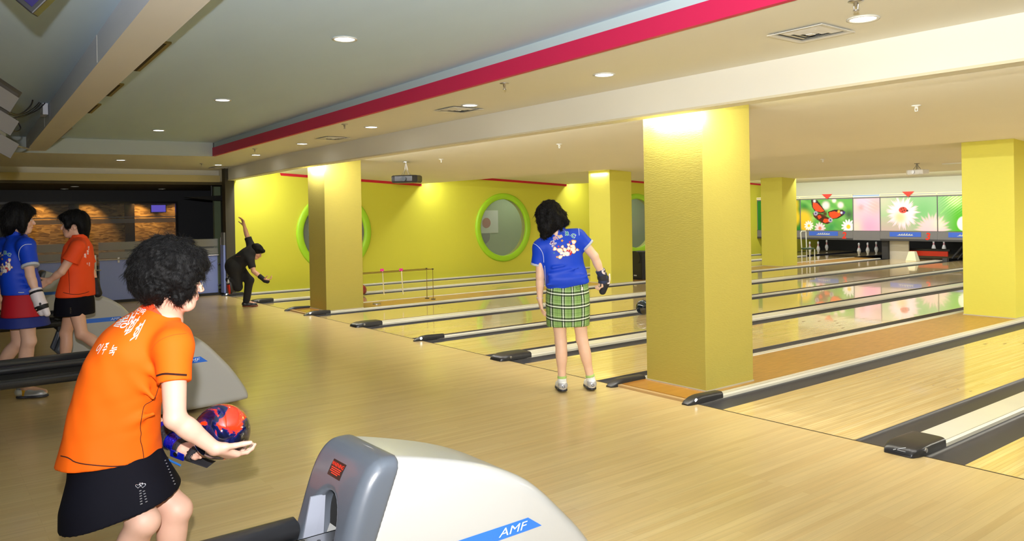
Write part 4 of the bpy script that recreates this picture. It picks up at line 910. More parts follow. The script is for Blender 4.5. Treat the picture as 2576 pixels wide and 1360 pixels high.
def dup(root, loc, label=None):
    r = root.copy(); COL.objects.link(r); r.location = loc
    for ch in list(root.children):
        c = ch.copy(); COL.objects.link(c); c.parent = r
        for g in list(ch.children):
            d = g.copy(); COL.objects.link(d); d.parent = c
    if label: r['label'] = label
    return r
PINS = [(2037.5, 635, .0, 'white pin with red bands half behind the chair, leftmost of the standing pins'), (2058.5, 634.5, .0, 'pin left of the pit divider, second in line below the butterfly picture'), (2079.8, 630, .0, 'smallest pin below the butterfly picture'),
        (2161, 640, 0, 'nearest of three pins below the plain pink panel'), (2183, 638.5, 0, 'middle of three pins below the plain pink panel'), (2204.5, 636, 0, 'right one of three pins below the plain pink panel'),
        (2349, 634, .13, 'left of two pins above the red sweep bar'), (2375, 634, .13, 'right of two pins above the red sweep bar')]
for i, (px, py, z, lab) in enumerate(PINS):
    p = on(px, py, 2, z + 0.001)
    if p[1] > 20.6: p = on(px, py, 1, 20.3 + 0.1 * i % 3); 
    z = max(z + .001, float(p[2])) if z == 0 else float(p[2])
    if i == 0: o = pin0; o.location = (p[0], p[1], z); o['label'] = lab
    else: o = dup(pin0, (p[0], p[1], z), lab)
# sweep bar with the pinsetter table on lane 3
t = thing('sweep_bar', 'red and black sweep bar lowered in front of lane three pins', 'sweep bar', (4.9, 18.0, 0))
a = on(2272, 634, 1, 18.2); b = on(2385, 640, 1, 18.2)
m = MB(); m.box(a[0], 18.18, .10, b[0], 18.22, .245); m.build('red_board', mat('sweep_red', hexc('E63A1E'), .35), t)
m = MB(); m.box(a[0] - .06, 18.15, .245, b[0] + .06, 18.26, .31); m.build('black_arm', M_BLK, t, bevel=.01)
m = MB(); m.tube([(b[0] + .1, 18.2, .05), (b[0] + .45, 18.4, .56)], .03, 8); m.tube([(b[0] + .25, 18.2, .03), (b[0] + .5, 18.4, .45)], .02, 8); m.build('link_rod', M_MASKD, t)
t = thing('pin_table', 'grey pin-setting table lip above lane three pins', 'pin table', (5.0, 19.6, .5)); m = MB(); m.box(4.6, 19.9, .512, 6.0, 20.0, .535); m.build('table_lip', M_STEEL, t); m = MB(); m.box(4.6, 20.0, .512, 6.0, 20.8, .6); m.build('deck', M_PIT, t); m = MB(); m.tube([(4.8, 20.4, .6), (4.8, 20.4, 2.35)], .02, 8); m.build('hanger_rod', M_PIT, t)
# white wedge box standing on the lane
p = on(2296, 656, 2, 0); m = MB(); x, y = float(p[0]), float(p[1])
m.hexa([(x - .15, y - .12, 0), (x + .15, y - .12, 0), (x + .15, y + .12, 0), (x - .15, y + .12, 0), (x - .08, y - .07, .27), (x + .08, y - .07, .27), (x + .08, y + .07, .27), (x - .08, y + .07, .27)])
o = m.build('wedge_box', mat('wedge_cream', hexc('E4E0C0'), .5), bevel=.01); tag(o, 'cream wedge-shaped box standing at the end of lane three', 'box')
o.data.name = 'wedge_box'
m = MB(); m.box(x + .75, y + .1, 0, x + .87, y + .22, .10); o = m.build('small_block', M_MASKD); tag(o, 'small dark block in front of the red sweep bar', 'block')
# chair by the farthest column
t = thing('chair', 'white-framed chair with dark green seat beside the farthest column', 'chair', (3.75, 14.9, 0)); cx, cy = 3.68, 14.62;  M_CF = mat('chair_frame', hexc('D8DCD4'), .35)
m = MB(); m.box(cx - .13, cy - .13, .40, cx + .13, cy + .13, .44); m.build('seat', mat('seat_green', hexc('2E4A3A'), .5), t, bevel=.015)
for a, b in ((-.12, -.12), (.12, -.12), (.12, .12), (-.12, .12)):
    m = MB(); m.tube([(cx + a, cy + b, .022), (cx + a, cy + b, .40)], .014, 8); m.build('leg', M_CF, t)
m = MB(); m.tube([(cx - .12, cy - .12, .44), (cx - .14, cy - .13, .86), (cx - .13, cy - .10, .90), (cx - .13, cy + .10, .90), (cx - .14, cy + .13, .86), (cx - .12, cy + .12, .44)], .016, 8); m.build('back_frame', M_CF, t)
# speaker behind column 4
t = thing('loudspeaker', 'black loudspeaker standing on the plywood between two yellow columns', 'speaker', (3.85, 7.9, 0))
p = on(1588, 704, 2, .022); p2 = on(1640, 703, 2, .022)
m = MB(); x, y = 3.70, 7.75; m.box(x - .22, y, .022, x + .22, y + .40, .64); 
cb = m.build('cabinet', M_BLKM, t, bevel=.012)
m = MB(); m.box(x - .19, y - .006, .06, x + .19, y, .38); m.build('grille', M_BLK, t)
m = MB(); m.lathe([(0, 0), (.15, -.002), (.15, .01), (0, .012)], (x, y - .008, .50), 24, ax=1); m.build('horn', M_BLK, t); m = MB(); m.box(x - .04, y - .012, .10, x + .04, y - .006, .125); m.build('badge', M_WHITE, t)
m = MB(); m.box(x + .221, y + .03, .07, x + .224, y + .37, .60); m.build('side_grille', M_BLK, t); m = MB(); m.box(x + .224, y + .14, .085, x + .227, y + .24, .11); m.build('side_badge', M_WHITE, t)
# wire frame behind column 1
t = thing('wire_stand', 'thin brass wire stand behind the far yellow column', 'stand', (3.7, 1.8, 0))
m = MB(); xa, xb, ye = 3.58, 3.79, 2.45
for x in (xa, xb): m.tube([(x, 0.98, .022), (x, .98, .56), (x, ye, .56), (x, ye, .022)], .007, 8)
m.tube([(xa, ye, .56), (xb, ye, .56)], .007, 8); m.tube([(xa, .98, .56), (xb, .98, .56)], .007, 8); m.build('wire_frame', M_BRONZE, t)
for x in (xa, xb):
    m = MB(); m.lathe([(.04, 0), (.04, .012), (0, .014)], (x, ye, .022), 16); m.build('foot', M_BLK, t); 
    m = MB(); m.box(x - .012, ye - .015, .552, x + .012, ye + .01, .574); m.build('corner_cap', M_BLK, t)
for px, py, xx, lab in ((961, 683, xa, 'pink-topped pale stick hanging on the rear rail of the wire stand'), (1009, 687, xb, 'pink-topped pale stick hanging on the front rail of the wire stand')):
    p = on(px, py, 0, xx); t = thing('marker_stick', lab, 'stick', (xx, p[1], .5)); m = MB(); m.box(xx - .018, p[1] - .028, .5675, xx + .018, p[1] + .028, .61); m.build('pink_top', mat('hot_pink', hexc('E83A98'), .5), t, bevel=.003)
    m = MB(); m.tube([(xx + .0175, p[1], .567), (xx + .022, p[1] + .02, .16)], .010, 8); m.build('stick', mat('stick_pale', hexc('D8CFA0'), .5), t)
m = MB(); m.lathe([(0, 0), (.07, 0), (.07, .012), (.05, .02), (0, .02)], (3.72, 1.36, .022), 20); o = m.build('metal_disc', M_STEEL); tag(o, 'grey metal disc lying on the plywood behind the far column', 'disc')
# ================================================================== BALLS
def swirl(name, cols, scale, seed, rough=0.06, bias=None):
    m = bpy.data.materials.new(name); m.use_nodes = True; nt = m.node_tree; b = nt.nodes['Principled BSDF']; N = nt.nodes.new; L = nt.links.new
    tc = N('ShaderNodeTexCoord'); mp = N('ShaderNodeMapping'); mp.inputs['Location'].default_value = seed; L(tc.outputs['Object'], mp.inputs[0]); n = N('ShaderNodeTexNoise'); n.inputs['Scale'].default_value = scale; n.inputs['Detail'].default_value = 5; n.inputs['Distortion'].default_value = 1.6; L(mp.outputs[0], n.inputs[0])
    cr = N('ShaderNodeValToRGB'); el = cr.color_ramp.elements; el[0].position = cols[0][0]; el[0].color = (*cols[0][1], 1); el[1].position = cols[-1][0]; el[1].color = (*cols[-1][1], 1)
    for p, c in cols[1:-1]: e = el.new(p); e.color = (*c, 1)
    if bias is not None:
        su = N('ShaderNodeVectorMath'); su.operation = 'SUBTRACT'; L(tc.outputs['Object'], su.inputs[0]); su.inputs[1].default_value = bias[0]
        dt = N('ShaderNodeVectorMath'); dt.operation = 'DOT_PRODUCT'; L(su.outputs[0], dt.inputs[0]); dt.inputs[1].default_value = bias[1]
        ad = N('ShaderNodeMath'); L(n.outputs[0], ad.inputs[0]); L(dt.outputs['Value'], ad.inputs[1]); L(ad.outputs[0], cr.inputs[0])
    else: L(n.outputs[0], cr.inputs[0])
    L(cr.outputs[0], b.inputs['Base Color']); b.inputs['Roughness'].default_value = rough; b.inputs['Coat Weight'].default_value = 1; b.inputs['Coat Roughness'].default_value = 0.02
    return m
def ball(c, m, label, hole_dir=None, n=48):
    t = thing('bowling_ball', label, 'bowling ball', c); sphere('ball_shell', c, 0.1085, m, t, n)
    if hole_dir is not None:
        d = Vector(hole_dir).normalized(); u = d.orthogonal().normalized(); v = d.cross(u)
        for a, b in ((0.0, 0.035), (0.028, -0.018), (-0.028, -0.018)):
            q = (d + u * a / .1085 + v * b / .1085).normalized(); p = Vector(c) + q * 0.1080
            mb = MB(); mb.tube([tuple(p - q * .002), tuple(p + q * .0012)], 0.012, 16); mb.build('finger_hole', M_BLKM, t)
    return t
ball((2.03, 1.92, .1085), swirl('maroon_ball', [(0.3, hexc('1A0408')), (0.5, hexc('7A1024')), (0.7, hexc('A81C34'))], 5, (0, 0, 0)), 'maroon bowling ball rolling beside the far column', (.5, -.3, .8))
ball((7.69, 3.68, .1085), swirl('teal_ball', [(0.35, hexc('05090E')), (0.55, hexc('0E2A38')), (0.72, hexc('14485A'))], 6, (3, 0, 0)), 'dark teal bowling ball rolling left of the big column', (.6, -.4, .7))
# ================================================================== BALL RETURNS
M_SHELL = mat('return_shell', hexc('AFAFAC'), 0.3, coat=.3); M_HOOD = mat('return_hood', hexc('535962'), 0.36, coat=.3, bump=(90, .03, .001)); M_STR = mat('return_stripe', hexc('2F6FD8'), 0.35); M_STRL = mat('return_stripe_text', hexc('E4ECF4'), .4)
PROF = [(-4.10, .03), (-3.96, .30), (-3.885, .50), (-3.835, .66), (-3.79, .745), (-3.73, .775), (-3.58, .742), (-3.35, .675), (-3.18, .595), (-3.08, .52), (-2.99, .43), (-2.88, .32), (-2.79, .20), (-2.738, .12), (-2.72, .07), (-2.74, .03)]
def chaikin_closed(p, n=2):
    for _ in range(n): p = [c for i in range(len(p)) for c in ((p[i][0] * .75 + p[(i + 1) % len(p)][0] * .25, p[i][1] * .75 + p[(i + 1) % len(p)][1] * .25), (p[i][0] * .25 + p[(i + 1) % len(p)][0] * .75, p[i][1] * .25 + p[(i + 1) % len(p)][1] * .75))]
    return p
PROF = chaikin_closed(PROF)
def poly_sdf(P, Y, Z):
    d = np.full(Y.shape, 1e9, np.float32); s = np.ones(Y.shape, np.float32); n = len(P); j = n - 1
    for i in range(n):
        ex, ey = P[j][0] - P[i][0], P[j][1] - P[i][1]; wx, wy = Y - P[i][0], Z - P[i][1]; t = np.clip((wx * ex + wy * ey) / (ex * ex + ey * ey), 0, 1)
        bx, by = wx - ex * t, wy - ey * t; d = np.minimum(d, bx * bx + by * by)
        c1 = Z >= P[i][1]; c2 = Z < P[j][1]; c3 = ex * wy > ey * wx; flip = (c1 & c2 & c3) | (~c1 & ~c2 & ~c3); s = np.where(flip, -s, s); j = i
    return s * np.sqrt(d)
H = 0.006
def shell_field(inset=0.0, hw=0.19):
    f = Field((-.24, -4.2, 0.0), (.24, -2.65, .83), H)
    x, y, z = f.grid((slice(None),) * 3); Y2, Z2 = np.meshgrid(f.ax[1], f.ax[2], indexing='ij'); pd = poly_sdf(PROF, Y2, Z2)[None]
    w = hw * np.interp(f.ax[1], [-4.1, -3.7, -3.2, -2.72], [1.0, 1.0, .97, .86]).astype(np.float32)[None, :, None]
    r = 0.045; a = pd + r + inset; b = np.abs(x) - w + r + inset; f.F = (np.sqrt(np.maximum(a, 0) ** 2 + np.maximum(b, 0) ** 2) + np.minimum(np.maximum(a, b), 0) - r).astype(np.float32); return f
seam = lambda y, z: y - (-3.69 + (z - .78) * .40)     # >0 on the shell side
def plane_cut(f, sign, gap=0.0):
    x, y, z = f.grid((slice(None),) * 3); d = seam(y, z) * sign / 1.077 + gap + x * 0; d = d.astype(np.float32); k = .008; hq = np.clip(.5 - .5 * (f.F - d) / k, 0, 1); f.F = f.F * (1 - hq) + d * hq + k * hq * (1 - hq); return f
fs = plane_cut(shell_field(), -1); VS, QS = fs.mesh()
fh = plane_cut(shell_field(-0.006), 1, -0.012)
# arch opening through the hood
x, y, z = fh.grid((slice(None),) * 3); zz = z + y * 0 + x * 0; xx = x + y * 0 + z * 0
zc = 0.52; ow = 0.095 + (zc - np.minimum(zz, zc)) * .05; arch = np.where(zz > zc, np.sqrt((xx / .095) ** 2 + ((zz - zc) / .125) ** 2) * .1 - .1, np.abs(xx) - ow)
arch = np.maximum(arch, .10 - zz); A = fh.F; kk = .02; hq = np.clip(.5 - .5 * (A + arch) / kk, 0, 1); fh.F = (A * (1 - hq) - arch * hq + kk * hq * (1 - hq)).astype(np.float32)
VH, QH = fh.mesh()
# cavity inside the shell behind the opening
x, y, z = fs.grid((slice(None),) * 3)
RETN = [(13.30, 'nearest ball return with white shell and grey hood, bottom of the photo', True), (9.10, 'ball return with grey-white shell behind the woman in the foreground', False), (5.80, 'ball return shell behind the walking woman in orange', False), (1.63, 'farthest ball return shell, seen between the two talking women', False)]
def return_thing(x0, label, near):
    t = thing('ball_return', label, 'ball return', (x0, -3.3, 0), local=True)
    sh = mesh_obj('shell', VS - np.array([0, -3.3, 0]), QS, M_SHELL, t, smooth=True); hd = mesh_obj('hood', VH - np.array([0, -3.3, 0]), QH, M_HOOD, t, smooth=True)
    P = lambda y: y + 3.3
    # stripe on both flanks
    for s in (1, -1):
        def hwid(y): return 0.19 * float(np.interp(y, [-4.1, -3.7, -3.2, -2.72], [1.0, 1.0, .97, .86])) + 0.0015
        ys = [-3.83 + .04, -3.6, -3.4, -3.25, -3.17]; V = []; Fc = []
        for yy in ys: V += [(s * hwid(yy), P(yy), .448), (s * hwid(yy), P(yy), .402)]
        V[0] = (s * hwid(-3.80), P(-3.805), .448); V[1] = (s * hwid(-3.82), P(-3.823), .402)
        V += [(s * hwid(-3.105), P(-3.105), .402)]
        for i in range(len(ys) - 1): Fc.append((2 * i, 2 * i + 1, 2 * i + 3, 2 * i + 2))
        n = 2 * len(ys); Fc.append((n - 2, n - 1, n)); st = mesh_obj('stripe', V, Fc, M_STR, sh)
        v, f = text_mesh('AMF', 0.05, shear=.25)
        ey = np.array([0, 1.0, 0]) * s; yc = -3.245; PP = [(s * (hwid(-3.33) + .0015), P(yc) + float(q[0]) * 1.25 * s, .4245 + float(q[1]) * .8) for q in v]
        mesh_obj('stripe_lettering', PP, f, M_STRL, st)
    # inner cavity, plates and lift bracket
    m = MB(); m.box(-.10, P(-3.80), .05, .10, P(-3.70), .64); m.build('dark_cavity', M_BLKM, t)
    m = MB(); m.hexa([(-.085, P(-3.99), .10), (-.078, P(-3.99), .10), (-.078, P(-3.86), .10), (-.085, P(-3.86), .10), (-.07, P(-3.88), .62), (-.063, P(-3.88), .62), (-.06, P(-3.83), .62), (-.067, P(-3.83), .62)]); m.build('white_plate', mat('return_plate', hexc('8C909C'), .4), t)
    m = MB(); m.box(-.01, P(-3.97), .485, .095, P(-3.80), .515); m.box(-.01, P(-3.97), .44, -.004, P(-3.80), .515); m.tube([(.03, P(-3.98), .45), (.06, P(-3.80), .455)], .011, 8); m.build('steel_bracket', M_STEEL, t)
    for q in range(3):
        m = MB(); m.lathe([(0, 0), (.006, 0), (.006, .002), (0, .002)], (.01 + .03 * q, P(-3.94) + .04 * q, .5155), 10); m.build('rivet', M_BLK, t)
    # warning sticker with red lettering on the sloping hood top
    if near:
        nrm = Vector((0, -.80, .60)).normalized(); ex = Vector((1, 0, 0)); ey = nrm.cross(ex); c = Vector((-.005, P(-3.815), .712))
        tr = BVHTree.FromPolygons([tuple(q) for q in (VH - np.array([0, -3.3, 0]))], [tuple(q) for q in QH])
        rect = np.array([(-.046, -.026, 0), (.046, -.026, 0), (.046, .026, 0), (-.046, .026, 0)]); lb = wrap_on([tr], 'warning_label', rect, [(0, 1, 2, 3)], mat('label_black', (.01, .01, .01), .3), c, ex, ey, -nrm, hd, lift=.001)
        mr = mat('label_red', hexc('E8341C'), .4)
        for q, (s, sz) in enumerate((('WARNING', .0175),)):
            v, f = text_mesh(s, sz, offset=.0002); wrap_on([tr], 'label_heading', v, f, mr, c + ey * .012, ex, ey, -nrm, lb, lift=.002)
        for q in range(4):
            w_ = (.072, .066, .072, .046)[q]; yq = -.000 - q * .0058
            rect = np.array([(-w_ / 2, yq, 0), (w_ / 2, yq, 0), (w_ / 2, yq + .0030, 0), (-w_ / 2, yq + .0030, 0)]); wrap_on([tr], 'label_small_print', rect, [(0, 1, 2, 3)], mr, c, ex, ey, -nrm, lb, lift=.002)
    # rack: long black tubes towards the players
    for (xx, z, y1, r) in ((-.13, .505, -3.90, .038), (.135, .505, -3.915, .026), (.0, .455, -4.02, .022)):
        y0 = -6.0 if xx != .135 or not near else -4.06
        m = MB(); m.tube([(xx, P(y0), z), (xx, P(y0 + .01), z), (xx, P(y1 - .012), z), (xx, P(y1), z)], [r * .5, r, r, r * .55], 20); o = m.build('rack_tube', M_BLK, t, smooth=True); smooth_angle(o, 60)
    if not near:
        m = MB(); m.tube([(.26, P(-6.0), .43), (.26, P(-3.95), .43)], .034, 18); m.build('rack_tube', M_BLK, t, smooth=True)
        m = MB(); m.box(-.18, P(-6), .44, .30, P(-4.0), .452); m.build('rack_bed', M_BLKM, t)
    m = MB(); m.box(-.14, P(-4.02), .36, .28, P(-3.97), .44); m.box(-.06, P(-4.02), .0, .06, P(-3.97), .36) if False else None; m.build('cross_bracket', M_BLKM, t)
    m = MB(); m.box(-.07, P(-5.4), 0, .07, P(-5.2), .44); m.build('pedestal', M_BLKM, t)
    return t
for (x0, lab, near), sy, ny in zip(RETN, (1.0, .87, .74, .68), (-2.72, -2.72, -2.72, -2.62)):
    t = return_thing(x0, lab, near); t.scale = (1, sy, 1); t.location = (x0, ny - .58 * sy, 0)
for o in list(COL.objects):
    if o.get('_rot') is not None: del o['_rot']
# ================================================================== UPPER LEFT: hanging screens, network box, cables
def V3(r, a, u): return RH * r + AW * a + UPV * u
def screen(c, ax, az, w, h, d, label, mface, cat='monitor'):
    """a box-shaped monitor: centre c, face normal ax, up az"""
    ax = Vector(ax).normalized(); az = Vector(az).normalized(); sx = az.cross(ax).normalized(); az = ax.cross(sx); c = Vector(c); t = thing('hanging_monitor', label, cat, tuple(c))
    def bx(name, o, ww, hh, dd, mt, par=t, bev=.006):
        p = []
        for k in (-1, 1):
            for (i, j) in ((-1, -1), (1, -1), (1, 1), (-1, 1)): p.append(tuple(c + sx * (o[0] + i * ww / 2) + ax * (o[1] + j * dd / 2) + az * (o[2] + k * hh / 2)))
        m = MB(); m.hexa(p); return m.build(name, mt, par, bevel=bev)
    bx('casing', (0, 0, 0), w, h, d, M_BLK); bx('screen', (0, d / 2 + .002, 0), w * .92, h * .9, .004, mface); bx('back_shell', (0, -d * .9, 0), w * .7, h * .7, d * 1.0, M_BLKM)
    return t, bx, (c, sx, ax, az)
M_SCR = mat('monitor_glass', hexc('2A2550'), .15, emit=((.12, .10, .4), .03))
e1 = unit_(V3(.66, .15, .74)); e2 = V3(-.60, -.25, .76); e2 = unit_(e2 - e1 * (e2 @ e1)); c1 = pt(88, 40, 3.45) + e1 * .29 + e2 * .20
t, bx, fr = screen(c1, np.cross(e1, e2), e2, .58, .40, .09, 'hanging monitor with violet glass cut by the top left edge', M_SCR)
m = MB(); m.tube([tuple(c1), (c1[0], c1[1], 3.145)], .02, 10); m.build('ceiling_rod', M_STEEL, t)
c2 = pt(-92, 250, 4.9)
t, bx, fr = screen(c2, (.62, .50, -.30), (-.2, .25, .95), .60, .46, .10, 'grey-backed hanging monitor cut by the left edge with cables', M_MASKD)
for q in range(3): bx('panel_plate', (.14 + .10 * q, .12, .12 - .13 * q), .17, .11, .012, M_MASK, bev=.002)
m = MB(); m.tube([tuple(c2), (c2[0], c2[1], 3.145)], .022, 10); m.build('ceiling_rod', M_STEEL, t)
# network switch on the grey flank of the beam
q0 = on(99, 205, 1, lbl(6) - .03); xm = float(q0[0])
xa, xb = 6.05 - .1, 6.45; ysd = lbl(6.2)
ta = on(108, 200, 1, ysd - .03); tb = on(108, 292, 1, ysd - .03); xs_ = float(ta[0]); zt_, zb_ = float(ta[2]), float(tb[2])
t = thing('network_switch', 'pale upright network box fixed on the grey beam flank, upper left', 'network switch', (xs_, ysd, zt_))
m = MB(); m.box(xs_ - .11, ysd - .05, zb_, xs_ + .11, ysd, zt_); m.build('casing', mat('switch_grey', hexc('D0D2DC'), .4), t, bevel=.003)
for r_ in range(4):
    for c_ in range(2):
        m = MB(); zq = zt_ - .07 - .024 * r_; xq = xs_ - .03 + .035 * c_; m.box(xq, ysd - .052, zq, xq + .02, ysd - .05, zq + .014); m.build('port', M_BLK, t)
m = MB(); m.box(xs_ - .05, ysd - .052, zb_ + .012, xs_ + .0, ysd - .05, zb_ + .03); m.build('power_inlet', M_BLK, t)
m = MB(); m.box(xs_ + .07, ysd - .04, zt_ + .07, xs_ + .13, ysd, zt_ + .13); o = m.build('wall_socket', M_WHITE, None, bevel=.003); tag(o, 'small white socket on the beam flank above the network box', 'socket')
def cable(pts, r, label, mt=None, name='cable'):
    P = [np.array(p, float) for p in pts]; out = []
    for i in range(len(P) - 1):
        p0, p1, p2, p3 = P[max(i - 1, 0)], P[i], P[i + 1], P[min(i + 2, len(P) - 1)]
        for s in np.linspace(0, 1, 9)[:-1]: out.append(.5 * ((2 * p1) + (-p0 + p2) * s + (2 * p0 - 5 * p1 + 4 * p2 - p3) * s * s + (-p0 + 3 * p1 - 3 * p2 + p3) * s ** 3))
    out.append(P[-1]); m = MB(); m.tube(out, r, 6); o = m.build(name, mt or M_BLK, None, smooth=True); tag(o, label, 'cable')
dq = float((np.array([xs_, ysd, zt_]) - CAM) @ CF)
cable([pt(118, 183, dq - .1), pt(97, 190, dq - .15), pt(84, 215, dq - .2), pt(80, 260, dq - .4), pt(50, 287, dq - .8), pt(20, 282, dq - 1.2)], .008, 'thick black cable looping from the socket to the left monitor')
cable([pt(110, 230, dq - .12), pt(104, 250, dq - .15), pt(80, 275, dq - .3), pt(45, 290, dq - .6), pt(15, 285, dq - 1.2)], .005, 'black cable from the network box ports to the left monitor')
cable([pt(110, 236, dq - .12), pt(100, 262, dq - .15), pt(74, 284, dq - .4), pt(35, 296, dq - .8), pt(12, 300, dq - 1.3)], .005, 'lower black cable leaving the network box ports')
cable([pt(114, 258, dq - .12), pt(95, 276, dq - .2), pt(60, 292, dq - .5), pt(30, 300, dq - .9), pt(22, 318, dq - 1.0), pt(40, 330, dq - .9), pt(52, 322, dq - .8), pt(40, 300, dq - .8)], .006, 'black cable knotting in a loop beside the left monitor')
cable([pt(6, 343, dq - 1.3), pt(40, 366, dq - .4), pt(85, 374, 12.2), pt(130, 362, 11.6), pt(160, 338, 11.2), pt(180, 322, 10.6)], .012, 'grey cable sagging under the far end of the left ceiling beam', M_STEEL)
p_ = pt(5, 344, dq - 1.3); m = MB(); m.hexa([tuple(p_ + np.array(q)) for q in ((-.04, -.03, -.06), (.03, -.03, -.08), (.03, .03, -.08), (-.04, .03, -.06), (-.01, -.03, .08), (.0, -.03, .08), (.0, .03, .08), (-.01, .03, .08))]); o = m.build('white_clip', M_WHITE); tag(o, 'white triangular clip at the left edge under the cable bundle', 'clip')
# ================================================================== PEOPLE
def chaikin(p, n=2):
    p = [np.array(q, float) for q in p]
    for _ in range(n):
        if len(p) < 3: return p
        p = [p[0]] + [c for i in range(len(p) - 1) for c in (p[i] * .75 + p[i + 1] * .25, p[i] * .25 + p[i + 1] * .75)] + [p[-1]]
    return p
def skin_mat(name, h, h2=None, rough=0.5):
    m = mat(name, hexc(h), rough, vcol='Col', noise=(30, 0.05, 3)); m.node_tree.nodes['Principled BSDF'].inputs['Subsurface Weight'].default_value = 0.04
    m.node_tree.nodes['Principled BSDF'].inputs['Subsurface Radius'].default_value = (0.02, 0.008, 0.004); return m
def head_frame(f, u):
    f = unit_(f); u = np.array(u, float); r = unit_(np.cross(f, u)); u = np.cross(r, f); return np.array([r, f, u])
def add_head(F, c, M, s=1.0, open_mouth=0.0):
    c = np.array(c, float); L = lambda x, y, z: c + s * (M[0] * x + M[1] * y + M[2] * z)
    F.ell(L(0, -.012, .028), (.073 * s, .093 * s, .094 * s), M, .02)
    F.ell(L(0, .030, -.035), (.058 * s, .062 * s, .080 * s), M, .03)
    F.ell(L(0, .062, -.088), (.028 * s, .026 * s, .024 * s), M, .025)                       # chin
    for q in (-1, 1):
        F.cone(L(q * .048, -.005, -.055), L(q * .022, .060, -.092), .018 * s, .016 * s, .025)    # jaw
        F.ell(L(q * .036, .062, -.028), (.024 * s, .022 * s, .022 * s), M, .02)                 # cheek
        F.ell(L(q * .031, .090, .004), (.015 * s, .010 * s, .009 * s), M, .006, 's')              # socket
        F.ell(L(q * .031, .0755, .003), (.0135 * s, .013 * s, .0115 * s), M, .003)                # eye + lids
        F.ell(L(q * .030, .079, .026), (.024 * s, .010 * s, .007 * s), M, .008)                 # brow
        e = L(q * .073, -.008, -.016)                                                          # ear
        F.ell(e, (.008 * s, .017 * s, .029 * s), M, .004); F.ell(L(q * .080, -.004, -.014), (.004 * s, .009 * s, .017 * s), M, .003, 's')
        F.cone(L(q * .012, .104, -.032), L(q * .012, .100, -.030), .0075 * s, .006 * s, .005)         # nostril wing
    F.cone(L(0, .086, .012), L(0, .108, -.027), .0065 * s, .0105 * s, .008)                      # nose
    F.ell(L(0, .086, -.052), (.020 * s, .012 * s, .012 * s), M, .01)
    F.ell(L(0, .093, -.0555), (.020 * s, .0085 * s, .0050 * s), M, .003); F.ell(L(0, .0915, -.066), (.017 * s, .0085 * s, .0058 * s), M, .003)
    F.ell(L(0, .100, -.0605), (.017 * s, .007 * s, .0012 * s + .005 * open_mouth), M, .001, 's')
    return L
def head_colors(V, c, M, s, base, lip='B05A50', brow='1C1412'):
    q = (V - np.array(c)) @ M.T / s; x, y, z = np.abs(q[:, 0]), q[:, 1], q[:, 2]; C = np.tile(np.array(hexc(base)), (len(V), 1))
    def mx(w, h): nonlocal C; C = C * (1 - w[:, None]) + np.array(hexc(h)) * w[:, None]
    near = (np.abs(q[:, 0]) < .1) & (np.abs(q[:, 2]) < .15)
    mx(.35 * np.exp(-(((x - .04) / .02) ** 2 + ((z + .03) / .02) ** 2)) * (y > .04) * near, 'D88070')
    mx(np.clip(1.3 - ((x / .021) ** 2 + ((z + .061) / .0105) ** 2), 0, 1) * (y > .08) * near, lip)
    mx(np.clip(1.4 - (((x - .031) / .020) ** 2 + ((z - .0215 + 4 * (x - .03) ** 2) / .0042) ** 2), 0, 1) * (y > .06) * near, brow)
    mx(np.clip(1.5 - (((x - .031) / .0135) ** 2 + ((z - .002) / .0058) ** 2), 0, 1) * (y > .07) * near, 'E8E4E0')
    mx(np.clip(1.5 - (((x - .030) / .0062) ** 2 + ((z - .002) / .0060) ** 2), 0, 1) * (y > .07) * near, '120C0A')
    mx(np.clip(1.5 - (((x - .031) / .016) ** 2 + ((z - .0085) / .0016) ** 2), 0, 1) * (y > .06) * near, '1A1210')
    return C
def add_hand(F, w, d, n, side, curl=(.3, .35, .4, .45), thumb=(.5, .6, .3), s=1.0, spread=.06, k=.004):
    """w wrist, d towards the fingertips, n the way the palm faces, side +1 right hand / -1 left"""
    w = np.array(w, float); d = unit_(d); n = np.array(n, float); n = unit_(n - d * (n @ d)); t = side * np.cross(d, n); P = lambda a, b, c: w + s * (d * a + t * b + n * c)
    K = []
    for i, (b, a) in enumerate(((.026, .082), (.009, .086), (-.008, .083), (-.024, .076))):
        F.cone(P(.004, b * .55, .0), P(a, b, -.002), .0145 * s, .0115 * s, .014); K.append((b, a))
    F.cone(P(.0, .010, .0), P(.0, -.010, .0), .017 * s, .017 * s, .015); F.ell(P(.03, .018, .010), (.018 * s, .018 * s, .018 * s), None, .015)
    Ls = ((.040, .025, .020), (.044, .028, .021), (.041, .026, .020), (.032, .020, .018)); R = (.0086, .0090, .0086, .0076); tips = []
    for i, (b, a) in enumerate(K):
        p = P(a, b, -.001); sp = (1.5 - i) * spread; base = unit_(d * math.cos(sp) + t * math.sin(sp)); ang = 0; r = R[i] * s
        c = curl[i] if hasattr(curl[i], '__len__') else (curl[i], curl[i] * 1.25, curl[i] * .8)
        for j in range(3):
            ang += c[j]; dd = base * math.cos(ang) + n * math.sin(ang); q = p + dd * Ls[i][j] * s; F.cone(p, q, r, r * .92, k if j else .006); p = q; r *= .92
        tips.append(p)
    tb = P(.018, .026, .006); td = unit_(d * thumb[0] + t * thumb[1] + n * thumb[2]); q = tb + td * .038 * s; F.cone(P(.006, .014, .004), tb, .015 * s, .0135 * s, .012); F.cone(tb, q, .0128 * s, .0105 * s, .008)
    td2 = unit_(td + d * .25 + n * .15); q2 = q + td2 * .031 * s; F.cone(q, q2, .0105 * s, .0098 * s, .004); q3 = q2 + unit_(td2 + d * .1 - t * .05) * .024 * s; F.cone(q2, q3, .0098 * s, .0082 * s, .004)
    return tips
